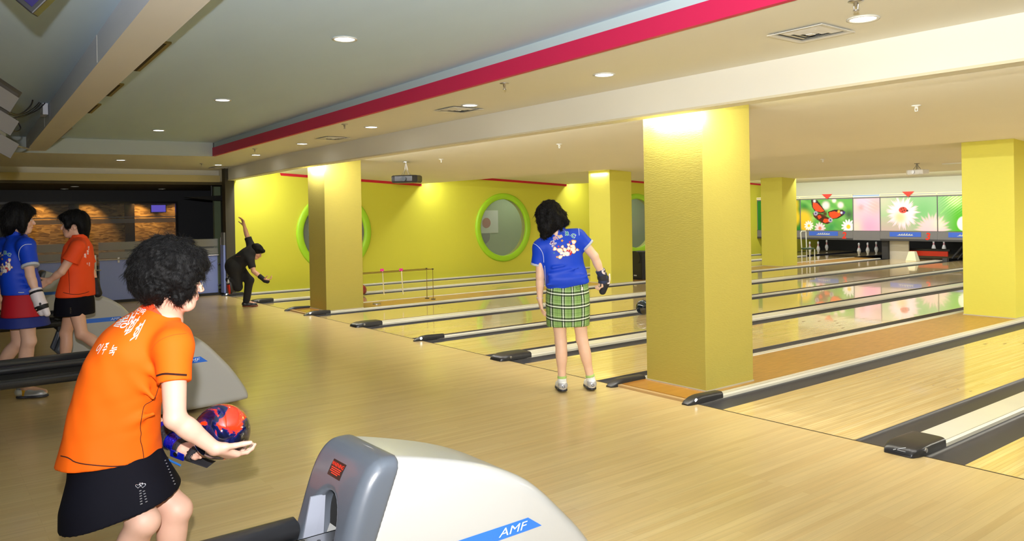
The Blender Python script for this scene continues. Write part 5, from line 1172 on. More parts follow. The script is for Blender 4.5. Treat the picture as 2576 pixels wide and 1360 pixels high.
def add_limb(F, a, b, ra, rb, bulge=None, k=.012):
    F.cone(a, b, ra, rb, k)
    if bulge: # (t, extra radius, offset vector)
        a = np.array(a, float); b = np.array(b, float); c = a + (b - a) * bulge[0] + np.array(bulge[2]); d = unit_(b - a); M = head_frame(d, (0.3, 0.2, 1) if abs(d[2]) < .9 else (1, .2, 0))
        L = np.linalg.norm(b - a); F.ell(c, (bulge[1], L * .33, bulge[1]), M, .03)
def build_body(J, lo, hi, h, base, name, parent, head_s=1.0, arm=1.0, leg=1.0, hands=None, mouth=0.0, torso=True, legs=True, extra=None, feet=False, lip='B05A50'):
    F = Field(lo, hi, h); M = head_frame(J['hf'], J['hu']); c = J['head']; L = add_head(F, c, M, head_s, mouth)
    nb = J['neck']; F.cone(L(0, -.022, -.045), nb, .050 * head_s, .056, .03); F.cone(L(0, -.01, -.07), nb, .042 * head_s, .052, .03)
    if torso:
        ch = (J['shL'] + J['shR']) / 2; hp = (J['hipL'] + J['hipR']) / 2; sd = unit_(J['shR'] - J['shL'])
        F.loft(hp - (ch - hp) * .12, nb - (nb - ch) * .1, sd, [(0, .128, .09, 0, 0), (.2, .13, .09, 0, 0), (.5, .105, .08, 0, 0), (.8, .125, .082, 0, 0), (1, .055, .055, 0, 0)], .02)
        for s_ in ('L', 'R'): F.cone(nb - UPV * .02, J['sh' + s_], .045, .044 * arm, .03)
    for s_ in ('L', 'R'):
        if 'el' + s_ not in J: continue
        F.cone(J['sh' + s_], J['el' + s_], .047 * arm, .037 * arm, .012)
        e, w = J['el' + s_], J['wr' + s_]; F.cone(e, e + (w - e) * .4, .036 * arm, .034 * arm, .012); F.cone(e + (w - e) * .3, w, .0355 * arm, .0235 * arm, .012)
        if hands and s_ in hands: hd = hands[s_]; add_hand(F, w, hd['d'], hd['n'], 1 if s_ == 'R' else -1, **hd.get('kw', {}))
    if legs:
        for s_ in ('L', 'R'):
            if 'kn' + s_ not in J: continue
            hp, kn, an = J['hip' + s_], J['kn' + s_], J['an' + s_]; F.cone(hp, kn, .082 * leg, .053 * leg, .02); F.ell(kn + J.get('kf', AW) * .012, (.046 * leg,) * 3, None, .03)
            back = -J.get('kf', AW); F.cone(kn, an, .049 * leg, .034 * leg, .015); add_limb(F, kn, an, .04 * leg, .03 * leg, (.30, .050 * leg, back * .016), .012)
            if feet or J.get('foot', True): F.cone(an, J['toe' + s_], .036 * leg, .028 * leg, .02)
    if extra: extra(F)
    o = F.obj(name, None, parent, color=lambda V: head_colors(V, c, M, head_s, base, lip)); o.data.materials.append(skin_mat('skin_' + base, base)); return o, M, L
M_HAIR = mat('black_hair', (.004, .0035, .0035), .62, spec=.16, bump=(60, .4, .004, (1, 1, .35), 4))
M_HAIRS = mat('black_hair_strand', (.005, .0045, .0045), .45, spec=.28)
def strands(src, parent, count, length, r, down=(0, 0, -1), curl=.5, seed=3, flow=None, name='hair_strands', test=None, lift=.25):
    me = src.data; n = len(me.vertices); co = np.empty(n * 3); me.vertices.foreach_get('co', co); co = co.reshape(-1, 3); no = np.empty(n * 3); me.vertices.foreach_get('normal', no); no = no.reshape(-1, 3)
    g = np.random.default_rng(seed); idx = g.choice(n, min(count, n), replace=False)
    if test is not None: idx = idx[test(co[idx])]
    P = co[idx]; Nn = no[idx]; k = 6; d = np.array(down, float) if flow is None else flow(P); d = np.broadcast_to(d, P.shape); tang = d - Nn * (d * Nn).sum(1)[:, None]; tang /= (np.linalg.norm(tang, axis=1)[:, None] + 1e-6)
    side = np.cross(Nn, tang); ln = length * (.5 + g.random(len(P))); ph = g.random(len(P)) * 6.28; cv = (g.random(len(P)) - .5) * 2 * curl
    pts = [P - Nn * .004]; cur = P.copy()
    for i in range(1, k):
        a = i / (k - 1); dr = tang + side * (np.sin(ph + a * 5) * curl + cv * a)[:, None] + Nn * (lift * (1 - 1.4 * a) + .15 * np.sin(ph * 2 + a * 6) * curl)[:, None]; dr /= np.linalg.norm(dr, axis=1)[:, None]; cur = cur + dr * (ln / (k - 1))[:, None]; pts.append(cur)
    pts = np.stack(pts, 1); m = len(P); rad = r * np.array([1, 1, .95, .85, .6, .15]); u = side; v = Nn
    V = np.zeros((m, k, 3, 3))
    for j in range(3):
        a = 2 * math.pi * j / 3; V[:, :, j] = pts + rad[None, :, None] * (math.cos(a) * u[:, None] + math.sin(a) * v[:, None])
    V = V.reshape(-1, 3); base = (np.arange(m) * k * 3)[:, None, None] + (np.arange(k - 1) * 3)[None, :, None] + np.arange(3)[None, None]; nx = (np.arange(m) * k * 3)[:, None, None] + (np.arange(k - 1) * 3)[None, :, None] + ((np.arange(3) + 1) % 3)[None, None]
    Q = np.stack([base, nx, nx + 3, base + 3], -1).reshape(-1, 4); o = mesh_obj(name, V, Q, M_HAIRS, parent, smooth=True); o['kind'] = 'stuff'; return o
def fabric(name, h, rough=.8, noise_=.05, fine=True):
    return mat(name, hexc(h), rough, noise=(7, noise_, 3), bump=(420, .12, .0006) if fine else None, spec=.25, sheen=.0)
def shoe(parent, an, toe, label_mat, sole_mat, s=1.0, up=UPV, sub=True, accent=None, name='shoe', toe_lift=0.0, h=.005):
    """shoe from ankle to toe; both points given on the foot axis, sole below"""
    d = unit_(np.array(toe, float) - np.array(an, float)); d0 = unit_(d - up * (d @ up)); sd = np.cross(d0, up); g = np.array(an, float) - up * (np.array(an) @ up - (np.array(toe) @ up)) if False else np.array(an, float)
    base = np.array(an, float) - up * .075 * s; d1 = unit_(d0 - up * toe_lift); P = lambda a, b, c: base + s * (d1 * a + sd * b + up * c)
    ex = .26 * s; F = Field(base - ex, base + ex, h)
    F.cone(P(-.035, 0, .045), P(.04, 0, .042), .036 * s, .036 * s, .02); F.cone(P(.03, 0, .040), P(.135, .0, .028), .038 * s, .031 * s, .02); F.ell(P(.10, 0, .03), (.07 * s, .045 * s, .033 * s), np.array([d1, sd, up]), .02); F.cone(P(-.03, 0, .05), P(-.01, 0, .085), .037 * s, .034 * s, .02)
    F.cone(P(.06, 0, .055), P(.0, 0, .085), .024 * s, .028 * s, .02)
    F.cut(P(0, 0, .008), -up, .004); F.cut(P(0, 0, .092), up, .004); F.cone(P(-.02, 0, .06), P(-.005, 0, .12), .026 * s, .03 * s, .004, 's')
    o = F.obj(name, label_mat, parent)
    G = Field(base - ex, base + ex, h * .9); G.ell(P(.10, 0, .0), (.085 * s, .050 * s, .05 * s), np.array([d1, sd, up]), .02); G.ell(P(-.015, 0, .0), (.052 * s, .042 * s, .05 * s), np.array([d1, sd, up]), .03); G.cone(P(.0, 0, 0), P(.09, 0, 0), .037 * s, .040 * s, .02)
    G.cut(P(0, 0, .020), up, .003); G.cut(P(0, 0, .0), -up, .003); so = G.obj('sole', sole_mat, o)
    if accent:
        for q in (0,):
            K = Field(base - ex, base + ex, h * .9); K.cone(P(-.035, 0, .045), P(.04, 0, .042), .0375 * s, .0375 * s, .02); K.cone(P(-.03, 0, .05), P(-.01, 0, .085), .0385 * s, .0355 * s, .02); K.cut(P(.005, 0, 0), d1 - up * .3, .003); K.cut(P(0, 0, .025), -up, .003); K.cut(P(0, 0, .075), up, .003); K.obj('heel_counter', accent, o)
    m = MB()
    for q in range(4): a = .045 + .018 * q; z = .078 - .011 * q; m.tube([P(a, -.018, z - .004), P(a + .004, 0, z + .008), P(a, .018, z - .004)], .0022 * s, 5)
    m.build('laces', mat('lace_white', hexc('DDDDDD'), .7), o)
    return o
HALF = lambda a, b, t: a + (b - a) * t

# ------------------------------------------------------------------ A: woman in the orange shirt with the ball (foreground)
def person_A():
    D = 3.10; f2 = unit_(V3(.92, .39, 0)); s2 = unit_(V3(.39, -.92, 0))
    hipc = pt(268, 1095, D); hipR = hipc + s2 * .075 - UPV * .01; hipL = hipc - s2 * .075
    J = dict(head=pt(437, 708, D - .03), hf=V3(.93, .36, -.10), hu=V3(.06, 0, 1), neck=pt(418, 800, D), shR=pt(436, 868, 2.97), shL=pt(372, 850, 3.27),
             elR=pt(440, 1052, 2.86), wrR=pt(541, 1128, 2.93), elL=pt(352, 1040, 3.34), wrL=pt(462, 1128, 3.17), hipR=hipR, hipL=hipL,
             knR=pt(360, 1312, 2.97), anR=pt(292, 1545, 3.05), toeR=pt(292, 1545, 3.05) + f2 * .14 - UPV * .04, knL=pt(443, 1282, 3.12), anL=pt(432, 1500, 3.15), toeL=pt(432, 1500, 3.15) + f2 * .14 - UPV * .04, kf=f2)
    # feet on the floor
    for s_ in ('R', 'L'):
        dz = .085 - J['an' + s_][2]; J['an' + s_][2] += dz; J['toe' + s_][2] = .045
    t = thing('person', 'woman in orange shirt and black skirt crouching with a bowling ball, foreground', 'person', (float(hipc[0]), float(hipc[1]), 0))
    ball_c = pt(558, 1086, 3.06)
    hands = {'R': dict(d=V3(.48, .70, -.47), n=V3(-.1, .35, .93), kw=dict(curl=((.35, .45, .35), (.38, .45, .4), (.42, .45, .4), (.45, .5, .4)), thumb=(.36, .90, .12), s=1.06, spread=.10)),
             'L': dict(d=V3(.80, -.22, -.20), n=V3(.1, -.25, .95), kw=dict(curl=((.1, .5, .5), (.25, .9, .8), (.35, .95, .8), (.4, .9, .7)), thumb=(.6, .6, .5), s=.98, spread=.08))}
    o, M, L = build_body(J, BL(J, .20), BH(J, .20), .0045, 'E6B8A2', 'body', t, .98, 1.06, 1.02, hands)
    # hair
    c = J['head']; F = Field(c - .22, c + .22, .0045); G = lambda x, y, z: c + M[0] * x + M[1] * y + M[2] * z
    F.ell(G(0, -.030, .055), (.104, .125, .118), M, .02); F.ell(G(0, -.085, .012), (.098, .072, .082), M, .03); F.ell(G(0, -.060, -.030), (.088, .060, .044), M, .03); F.ell(G(0, .045, .075), (.085, .07, .062), M, .03)
    for q in (-1, 1): F.ell(G(q * .07, .015, .010), (.030, .065, .065), M, .02); F.ell(G(q * .068, .032, -.030), (.020, .028, .040), M, .015)
    F.ell(G(0, .115, -.02), (.060, .055, .075), M, .012, 's'); F.ell(G(0, .10, -.085), (.075, .075, .055), M, .01, 's')
    F.warp(.0060, 55, 2, 9, ridge=True, band=.03); F.warp(.0028, 150, 5, 8, ridge=True, band=.03)
    hr = F.obj('hair', M_HAIR, t); fl_ = lambda P: (P - G(0, .0, .10)) * np.array([1, 1, 1.6]) + np.array([0, 0, -.05]); strands(hr, hr, 7000, .032, .0005, curl=.7, flow=fl_, seed=5, lift=.12)
    # shirt
    h = .0055; F = Field(BL(J, .32), BH(J, .25), h); c0 = pt(276, 1205, 3.09); c1 = pt(412, 778, D)
    ax = unit_(c1 - c0); sd = s2; fr = np.cross(ax, unit_(sd - ax * (sd @ ax)))          # fore
    F.loft(c0, c1, sd, [(0, .196, .204, 0, .0), (.12, .182, .196, 0, -.008), (.26, .163, .180, 0, -.032), (.45, .158, .162, 0, -.060), (.62, .168, .155, 0, -.066), (.78, .175, .142, 0, -.055), (.90, .140, .112, 0, -.030), (1, .078, .074, 0, .004)], .01, n=2.3)
    F.cone(J['shR'] - s2 * .05 + UPV * .012, J['shR'] + UPV * .0, .074, .072, .05); F.cone(J['shL'] + s2 * .05, J['shL'], .074, .070, .05)
    seR = pt(438, 962, 2.915); seL = HALF(J['shL'], J['elL'], .62)
    F.cone(pt(395, 795, D), pt(415, 770, D), .078, .066, .03)
    # folds running from the arm pit to the waist
    def fold(a, b, r): F.cone(a, b, r, r * .5, .035)
    fold(pt(300, 905, 2.96), pt(385, 1000, 2.955), .012); fold(pt(335, 885, 2.96), pt(400, 955, 2.95), .012); fold(pt(265, 1085, 2.97), pt(385, 1040, 2.97), .010)
    F.warp(.0042, 16, 11, 7, aniso=(1, 1, .7), band=.03); F.warp(.0014, 55, 12, 6, band=.03)
    dn = unit_(seR - J['shR']); F.sleeve(J['shR'] - UPV * .01, seR, .067, .060, dn * .9 + V3(.02, 0, -.25), .03); F.sleeve(J['shL'], seL, .068, .062, seL - J['shL'], .03)
    F.cut(pt(300, 1182, 2.90), unit_(V3(.05, .0, -1)), .003)
    F.cut(pt(410, 762, D), unit_(ax * .8 + V3(-.15, 0, .5)), .004, lo=J['neck'] - .12, hi=J['neck'] + .3)
    M_OR = mat('orange_knit', hexc('FF6A0A'), .75, bump=(500, .15, .0006), spec=.25)
    sh = F.obj('shirt', M_OR, t)
    # stand collar
    F = Field(J['neck'] - .16, J['neck'] + .2, .004); a_, b_ = pt(404, 792, D), pt(430, 752, D); F.cone(a_, b_, .079, .068, .0); F.cone(a_ - (b_ - a_) * .5, b_ + (b_ - a_) * .6, .071, .060, .004, 's'); F.cut(pt(431, 757, D), unit_(b_ - a_), .003); F.cut(pt(404, 800, D), -unit_(b_ - a_), .003)
    F.obj('collar', mat('collar_orange', hexc('FF4A1E'), .7), sh)
    # stitching lines: sleeve, hem, side seam
    tr = [BVHTree.FromPolygons([v.co[:] for v in sh.data.vertices], [p.vertices[:] for p in sh.data.polygons])]; M_ST = mat('brown_stitch', hexc('3A1206'), .8)
    def seam_line(px, w=.0022, nm='stitching', mt=M_ST, par=sh, d0=2.2, trees=tr, lift=.0012):
        out = []; px = chaikin(px)
        for i in range(len(px) - 1):
            for q in np.linspace(0, 1, 5)[:-1]:
                x = px[i][0] + (px[i + 1][0] - px[i][0]) * q; y = px[i][1] + (px[i + 1][1] - px[i][1]) * q; d = unit_(ray(x, y)); hit = trees[0].ray_cast(Vector(CAM), Vector(d), 30)
                if hit[0] is not None: out.append(np.array(hit[0]) - d * lift)
        if len(out) > 2: m = MB(); m.tube(out, w, 5); return m.build(nm, mt, par)
    seam_line([(394, 944), (412, 938), (440, 940), (470, 942)], .0026); seam_line([(394, 946), (412, 940.5), (440, 942.5), (470, 944.5)], .0016)
    seam_line([(153, 1146), (172, 1150), (190, 1164), (250, 1171), (300, 1173), (350, 1164), (380, 1158), (401, 1135)], .0022)
    seam_line([(405, 962), (398, 975), (391, 1000), (380, 1010), (362, 1018), (358, 1040), (352, 1075), (356, 1090), (352, 1105), (360, 1130), (363, 1176)], .0014)
    seam_line([(470, 838), (430, 842), (395, 858), (380, 880)], .0008, 'shoulder_seam', mat('orange_seam', hexc('D84E06'), .8)); seam_line([(405, 963), (412, 962)], .001)
    # lettering on the back, three lines following the photograph's slant
    M_LT = mat('white_print', hexc('F4F4F4'), .6)
    def back_text(s, p0, p1, p2, nm='lettering'):
        """text box: p0 lower-left, p1 lower-right, p2 upper-left in photo pixels; laid on the shirt along the view"""
        v, f = text_mesh(s, 1.0, align='LEFT', offset=.012)
        if len(v) == 0: return
        v = v.copy(); v[:, 0] = (v[:, 0] - v[:, 0].min()) / (v[:, 0].max() - v[:, 0].min()); v[:, 1] = (v[:, 1] - v[:, 1].min()) / (v[:, 1].max() - v[:, 1].min()); d = 2.6; A = pt(*p0, d); ex = pt(*p1, d) - A; ey = pt(*p2, d) - A
        s_ = 1 / 2.6
        # cast from the camera through each point
        bm = bmesh.new(); vs = [bm.verts.new((a[0], a[1], 0)) for a in v]
        for g in f:
            try: bm.faces.new([vs[i] for i in g])
            except ValueError: pass
        for _ in range(3):
            ed = [e for e in bm.edges if (Vector(ex) * (e.verts[0].co.x - e.verts[1].co.x) + Vector(ey) * (e.verts[0].co.y - e.verts[1].co.y)).length > .010]
            if not ed: break
            bmesh.ops.subdivide_edges(bm, edges=ed, cuts=1); bmesh.ops.triangulate(bm, faces=bm.faces)
        bad = []
        for q in bm.verts:
            P = A + ex * q.co.x + ey * q.co.y; dr = unit_(P - CAM); hit = tr[0].ray_cast(Vector(CAM), Vector(dr), 10)
            if hit[0] is None: bad.append(q)
            else: q.co = hit[0] - Vector(dr) * .0025
        if bad: bmesh.ops.delete(bm, geom=bad, context='VERTS')
        me = bpy.data.meshes.new(nm); bm.to_mesh(me); bm.free(); me.materials.append(M_LT); link(bpy.data.objects.new(nm, me), sh)
    for i, ch in enumerate('대한민속'): back_text(ch, (318 + 10.5 * i, 785 + 1.5 * i), (328 + 10.5 * i, 787 + 1.5 * i), (331 + 10.5 * i, 770 + .8 * i))
    for ch, a, b, c_ in (('볼', (283, 820), (300, 822), (303, 795)), ('링', (296, 826), (316, 824), (316, 790)), ('연', (309, 838), (324, 828), (330, 795)), ('합', (309, 845), (332, 832), (334, 805)), ('회', (321, 867), (343, 852), (345, 818))):
        back_text(ch, a, b, c_)
    for ch, a, b, c_ in (('이', (236, 888), (246, 890), (252, 862)), ('주', (252, 892), (262, 890), (266, 863)), ('눅', (268, 897), (286, 893), (283, 868))): back_text(ch, a, b, c_)
    # skirt
    F = Field(BL(J, .32), BH(J, .3), .0055); a_ = pt(318, 1310, 3.05); b_ = pt(278, 1090, 3.09)
    F.loft(a_, b_, s2, [(0, .215, .236, -.01, -.004), (.3, .202, .220, -.005, -.004), (.48, .178, .196, 0, -.002), (.62, .160, .178, 0, 0), (1, .14, .15, 0, 0)], .0, n=2.3)
    F.warp(.0035, 15, 21, 6, aniso=(1, 1, .3), band=.03)
    F.cut(pt(300, 1284, 3.0), unit_(V3(.235, .1, -1)), .004)
    slit = pt(360, 1262, 2.85); F.ell(pt(366, 1284, 2.83), (.008, .045, .062), np.array([unit_(V3(1, 0, 0)), unit_(V3(0, 1, 0)), unit_(V3(-.18, 0, 1))]), .002, 's')
    M_BS = mat('black_skirt', (.0045, .0045, .009), .8, spec=.15, bump=(500, .1, .0005), noise=(6, .1, 3)); sk = F.obj('skirt', M_BS, t)
    trs = [BVHTree.FromPolygons([v.co[:] for v in sk.data.vertices], [p.vertices[:] for p in sk.data.polygons])]; M_BE = mat('silver_bead', hexc('C8C8D0'), .25, metal=.6)
    def bead_row(pxs, r=.0024, nm='bead_trim'):
        m = MB()
        for (x, y) in pxs:
            d = unit_(ray(x, y)); hit = trs[0].ray_cast(Vector(CAM), Vector(d), 30)
            if hit[0] is not None: p = np.array(hit[0]) - d * .0015; m.tube([p - V3(.0035, 0, .001), p + V3(.0035, 0, .002)], r, 6)
        m.build(nm, M_BE, sk)
    bead_row([(353 + i * .5, 1234 + 6.6 * i) for i in range(6)], .0021); bead_row([(362 + 1.6 * i, 1235 + 6.6 * i) for i in range(5)], .0019); bead_row([(415 + 3.0 * i, 1158 + 7.4 * i) for i in range(9)], .0021)
    for (cx, cy, rx) in ((347, 1222, 6), (359, 1220, 7), (355, 1217, 4.5)):
        pts = [(cx + rx * .16 * 16 * math.sin(a) ** 3 / 2.4, cy - rx * .055 * (13 * math.cos(a) - 5 * math.cos(2 * a) - 2 * math.cos(3 * a) - math.cos(4 * a))) for a in np.linspace(0, 2 * math.pi, 18)]
        seam_line(pts, .0011, 'heart_emblem', M_BE, sk, trees=trs)
    # glasses
    Gp = lambda x, y, z: J['head'] + .98 * (M[0] * x + M[1] * y + M[2] * z); m = MB()
    for q in (-1, 1):
        ringp = [Gp(q * (.034 + .025 * math.cos(a)), .112 - .004 * abs(math.cos(a)), -.002 + .019 * math.sin(a)) for a in np.linspace(0, 2 * math.pi, 25)]; m.tube(ringp, .0012, 6, cap=False); m.tube([Gp(q * .059, .108, .006), Gp(q * .072, .06, .006), Gp(q * .078, .0, -.002)], .0013, 6)
    m.tube([Gp(-.010, .113, .003), Gp(.0, .117, .006), Gp(.010, .113, .003)], .0012, 6); gl = m.build('glasses', M_CHROME, t, smooth=True)
    for q in (-1, 1):
        n = 20; V = [Gp(q * (.034 + .0245 * math.cos(2 * math.pi * i / n)), .1115, -.002 + .0185 * math.sin(2 * math.pi * i / n)) for i in range(n)]; mesh_obj('lens', [tuple(v) for v in V], [tuple(range(n))], mat('lens_glass', (.85, .87, .9), .05, alpha=.35), gl)
    # wrist brace on the left forearm
    e, w = J['elL'], J['wrL']; d = unit_(w - e); nn = unit_(V3(.1, -.25, .95) - d * (V3(.1, -.25, .95) @ d)); sd3 = np.cross(d, nn); M_BLU = mat('brace_blue', hexc('1226D8'), .16, metal=.55, coat=1.0); M_STRAP = mat('brace_strap', hexc('24242A'), .75, bump=(300, .2, .0008))
    br = MB(); Pq = lambda a, b, c_: w + d * a + sd3 * b + nn * c_
    F = Field(w - .26, w + .2, .004); F.cone(Pq(-.17, 0, 0), Pq(-.005, 0, 0), .047, .034, 0); F.cone(Pq(-.2, 0, 0), Pq(.02, 0, 0), .041, .029, .0, 's'); F.cut(Pq(-.165, 0, 0), -d, .003); F.cut(Pq(-.012, 0, 0), d, .003)
    b0 = F.obj('wrist_brace', M_BLU, t)
    for (a0, a1, r0, r1, nm) in ((-.135, -.075, .050, .045, 'forearm_strap'), (-.03, .0, .036, .036, 'wrist_strap')):
        F = Field(w - .26, w + .2, .004); F.cone(Pq(a0 - .02, 0, 0), Pq(a1 + .02, 0, 0), r0, r1, 0); F.cone(Pq(a0 - .06, 0, 0), Pq(a1 + .06, 0, 0), r0 - .006, r1 - .006, 0, 's'); F.cut(Pq(a0, 0, 0), -d, .002); F.cut(Pq(a1, 0, 0), d, .002); F.obj(nm, M_STRAP, b0)
    # hand strap around the palm and finger plate
    dh = unit_(V3(.80, -.22, -.20)); nh = V3(.1, -.25, .95); nh = unit_(nh - dh * (nh @ dh)); th = -np.cross(dh, nh); H_ = lambda a, b, c_: w + dh * a + th * b + nh * c_; MM = np.array([dh, th, nh])
    F = Field(w - .15, w + .2, .0035); F.ell(H_(.055, 0, -.002), (.034, .047, .027), MM, 0); F.ell(H_(.055, 0, -.002), (.09, .042, .0215), MM, 0, 's'); F.obj('palm_strap', M_STRAP, b0)
    m = MB(); m.hexa([H_(.02, -.030, -.028), H_(.135, -.026, -.030), H_(.135, .030, -.030), H_(.02, .034, -.028), H_(.02, -.030, -.022), H_(.135, -.026, -.026), H_(.135, .030, -.026), H_(.02, .034, -.022)]); m.build('finger_plate', M_STRAP, b0, bevel=.003)
    m = MB(); m.hexa([H_(-.03, -.044, -.020), H_(.035, -.044, -.022), H_(.035, -.038, -.022), H_(-.03, -.038, -.020), H_(-.03, -.044, .012), H_(.035, -.042, .008), H_(.035, -.038, .008), H_(-.03, -.038, .012)]); m.build('hinge_plate', M_BLU, b0, bevel=.003)
    m = MB(); m.tube([H_(.0, -.050, .002), H_(.0, -.040, .002)], .010, 16); m.build('rivet', M_CHROME, b0)
    m = MB(); m.tube([H_(-.055, -.035, -.045), H_(.02, -.04, -.048)], .0045, 8); m.build('adjusting_rod', mat('rod_blue', hexc('3E8CF0'), .25, metal=.4), b0); m = MB(); m.tube([H_(-.075, -.035, -.043), H_(-.05, -.035, -.044)], .008, 12); m.build('adjusting_knob', M_BLK, b0)
    # shoes (just below the frame)
    M_SG = mat('shoe_silver', hexc('B9BBBE'), .35, metal=.3)
    for s_ in ('R', 'L'): shoe(t, J['an' + s_], J['toe' + s_], M_SG, M_BLK, .95, name='shoe', h=.006)
    # ball in the hands
    bt = ball(ball_c, swirl('orange_blue_ball', [(0.40, (.002, .002, .004)), (0.50, (.002, .004, .03)), (0.555, (.003, .010, .10)), (0.58, hexc('D83414')), (0.80, hexc('F04A20'))], 6.5, (float(-ball_c[0]) + 1.95, float(-ball_c[1]) + .4, float(-ball_c[2]) + 2.6), bias=(tuple(ball_c), tuple(V3(-.1, -.5, .8)))), 'orange, navy and black swirled bowling ball held by the foreground woman', None, 64)
    return J
def BL(J, m): P = np.array([v for k, v in J.items() if k not in ('hf', 'hu', 'kf', 'foot')]); return P.min(0) - m * np.array([1, 1, .9])
def BH(J, m): P = np.array([v for k, v in J.items() if k not in ('hf', 'hu', 'kf', 'foot')]); return P.max(0) + m * np.array([1, 1, .9])
person_A()
# ------------------------------------------------------------------ B: woman in blue shirt and plaid skirt, seen from behind
def plaid_mat():
    m = bpy.data.materials.new('green_plaid'); m.use_nodes = True; nt = m.node_tree; b = nt.nodes['Principled BSDF']; N = nt.nodes.new; L = nt.links.new
    uv = N('ShaderNodeVertexColor'); uv.layer_name = 'Col'; sp = N('ShaderNodeSeparateColor'); L(uv.outputs[0], sp.inputs[0]); col = None
    base = N('ShaderNodeRGB'); base.outputs[0].default_value = (*hexc('7FA356'), 1); cur = base.outputs[0]
    def stripes(src, period, bands, off=0.0):
        nonlocal cur
        a = N('ShaderNodeMath'); a.operation = 'ADD'; a.inputs[1].default_value = off + 10; L(src, a.inputs[0]); d = N('ShaderNodeMath'); d.operation = 'DIVIDE'; d.inputs[1].default_value = period; L(a.outputs[0], d.inputs[0]); f = N('ShaderNodeMath'); f.operation = 'FRACT'; L(d.outputs[0], f.inputs[0])
        for c, w, colr, amt in bands:
            s = N('ShaderNodeMath'); s.operation = 'SUBTRACT'; s.inputs[1].default_value = c; L(f.outputs[0], s.inputs[0]); ab = N('ShaderNodeMath'); ab.operation = 'ABSOLUTE'; L(s.outputs[0], ab.inputs[0]); lt = N('ShaderNodeMath'); lt.operation = 'LESS_THAN'; lt.inputs[1].default_value = w; L(ab.outputs[0], lt.inputs[0]); mu = N('ShaderNodeMath'); mu.operation = 'MULTIPLY'; mu.inputs[1].default_value = amt; L(lt.outputs[0], mu.inputs[0])
            mx = N('ShaderNodeMix'); mx.data_type = 'RGBA'; L(mu.outputs[0], mx.inputs[0]); L(cur, mx.inputs[6]); mx.inputs[7].default_value = (*hexc(colr), 1); cur = mx.outputs[2]
    for ch, per in ((0, .098), (1, .108)):
        stripes(sp.outputs[ch], per, [(.30, .055, '10141A', .78), (.52, .055, '10141A', .78), (.41, .035, 'F4F6EC', .85), (.66, .012, 'E4ECD0', .6), (.92, .010, '1A2A14', .6), (.12, .010, '1A2A14', .35)])
    L(cur, b.inputs['Base Color']); b.inputs['Roughness'].default_value = .8; return m
def tree_of(o): return BVHTree.FromPolygons([v.co[:] for v in o.data.vertices], [p.vertices[:] for p in o.data.polygons])
def print_on(tree, name, pxs, m, parent, lift=.002, maxe=None, depth=None):
    """polygon given in photo pixels, laid on cloth along the line of sight"""
    bm = bmesh.new(); vs = [bm.verts.new((x, y, 0)) for x, y in pxs]
    try: bm.faces.new(vs)
    except ValueError: bm.free(); return None
    bmesh.ops.triangulate(bm, faces=bm.faces)
    for _ in range(3):
        ed = [e for e in bm.edges if e.calc_length() > (maxe or 6)]
        if not ed: break
        bmesh.ops.subdivide_edges(bm, edges=ed, cuts=1); bmesh.ops.triangulate(bm, faces=bm.faces)
    bad = []
    for q in bm.verts:
        dr = Vector(unit_(ray(q.co.x, q.co.y))); hit = tree.ray_cast(Vector(CAM), dr, 40)
        if hit[0] is None: bad.append(q)
        else: q.co = hit[0] - dr * lift
    if bad: bmesh.ops.delete(bm, geom=bad, context='VERTS')
    if not len(bm.verts): bm.free(); return None
    me = bpy.data.meshes.new(name); bm.to_mesh(me); bm.free(); me.materials.append(m); return link(bpy.data.objects.new(name, me), parent)
def glyph_on(tree, ch, cx, cy, hgt, rot, m, parent, lift=.003, wide=1.0, name='lettering', offset=.0):
    v, f = text_mesh(ch, 1.0, offset=offset)
    if len(v) == 0: return
    c0 = (v[:, :2].max(0) + v[:, :2].min(0)) / 2; hh = v[:, 1].max() - v[:, 1].min(); v = (v[:, :2] - c0) / hh * hgt; v[:, 0] *= wide; ca, sa = math.cos(rot), math.sin(rot)
    X = cx + v[:, 0] * ca - v[:, 1] * sa; Y = cy - (v[:, 0] * sa + v[:, 1] * ca); P = []; ok = []
    for x, y in zip(X, Y):
        dr = Vector(unit_(ray(x, y))); hit = tree.ray_cast(Vector(CAM), dr, 40)
        if hit[0] is None: P.append((0, 0, 0)); ok.append(False)
        else: P.append(tuple(hit[0] - dr * lift)); ok.append(True)
    F = [g for g in f if all(ok[i] for i in g)]
    if F: return mesh_obj(name, P, F, m, parent)
M_BLUE_S = mat('blue_polyester', hexc('0C40C6'), .55, bump=(500, .1, .0006), spec=.35); M_TRIMW = mat('grey_white_trim', hexc('B9BEC8'), .7, bump=(300, .3, .001)); M_PIPE = mat('white_piping', hexc('E8ECF4'), .6)
M_PINW = mat('print_cream', hexc('F2ECE0'), .6); M_PRED = mat('print_red', hexc('C81E28'), .5); M_PGOLD = mat('print_gold', hexc('E0A020'), .5); M_PGRN = mat('print_green', hexc('20907A'), .5); M_PPUR = mat('print_purple', hexc('6A2A70'), .5); M_PTEAL = mat('print_teal', hexc('1E8A90'), .5); M_PLIL = mat('print_lilac', hexc('B8B8E8'), .5)
def pin_shape(cx, cy, L, rot, s=1.0):
    pr = [(-.5, .10), (-.46, .16), (-.38, .18), (-.30, .15), (-.18, .085), (-.10, .085), (.05, .16), (.22, .22), (.35, .20), (.47, .13), (.5, .06)]; up = [(a, b) for a, b in pr]; dn = [(a, -b) for a, b in pr[::-1]]; ca, sa = math.cos(rot), math.sin(rot)
    return [(cx + L * (a * ca - b * s * sa), cy + L * (a * sa + b * s * ca)) for a, b in up + dn]
def star(cx, cy, r, rot=0): return [(cx + (r if i % 2 == 0 else r * .45) * math.sin(rot + math.pi * i / 5), cy - (r if i % 2 == 0 else r * .45) * math.cos(rot + math.pi * i / 5)) for i in range(10)]
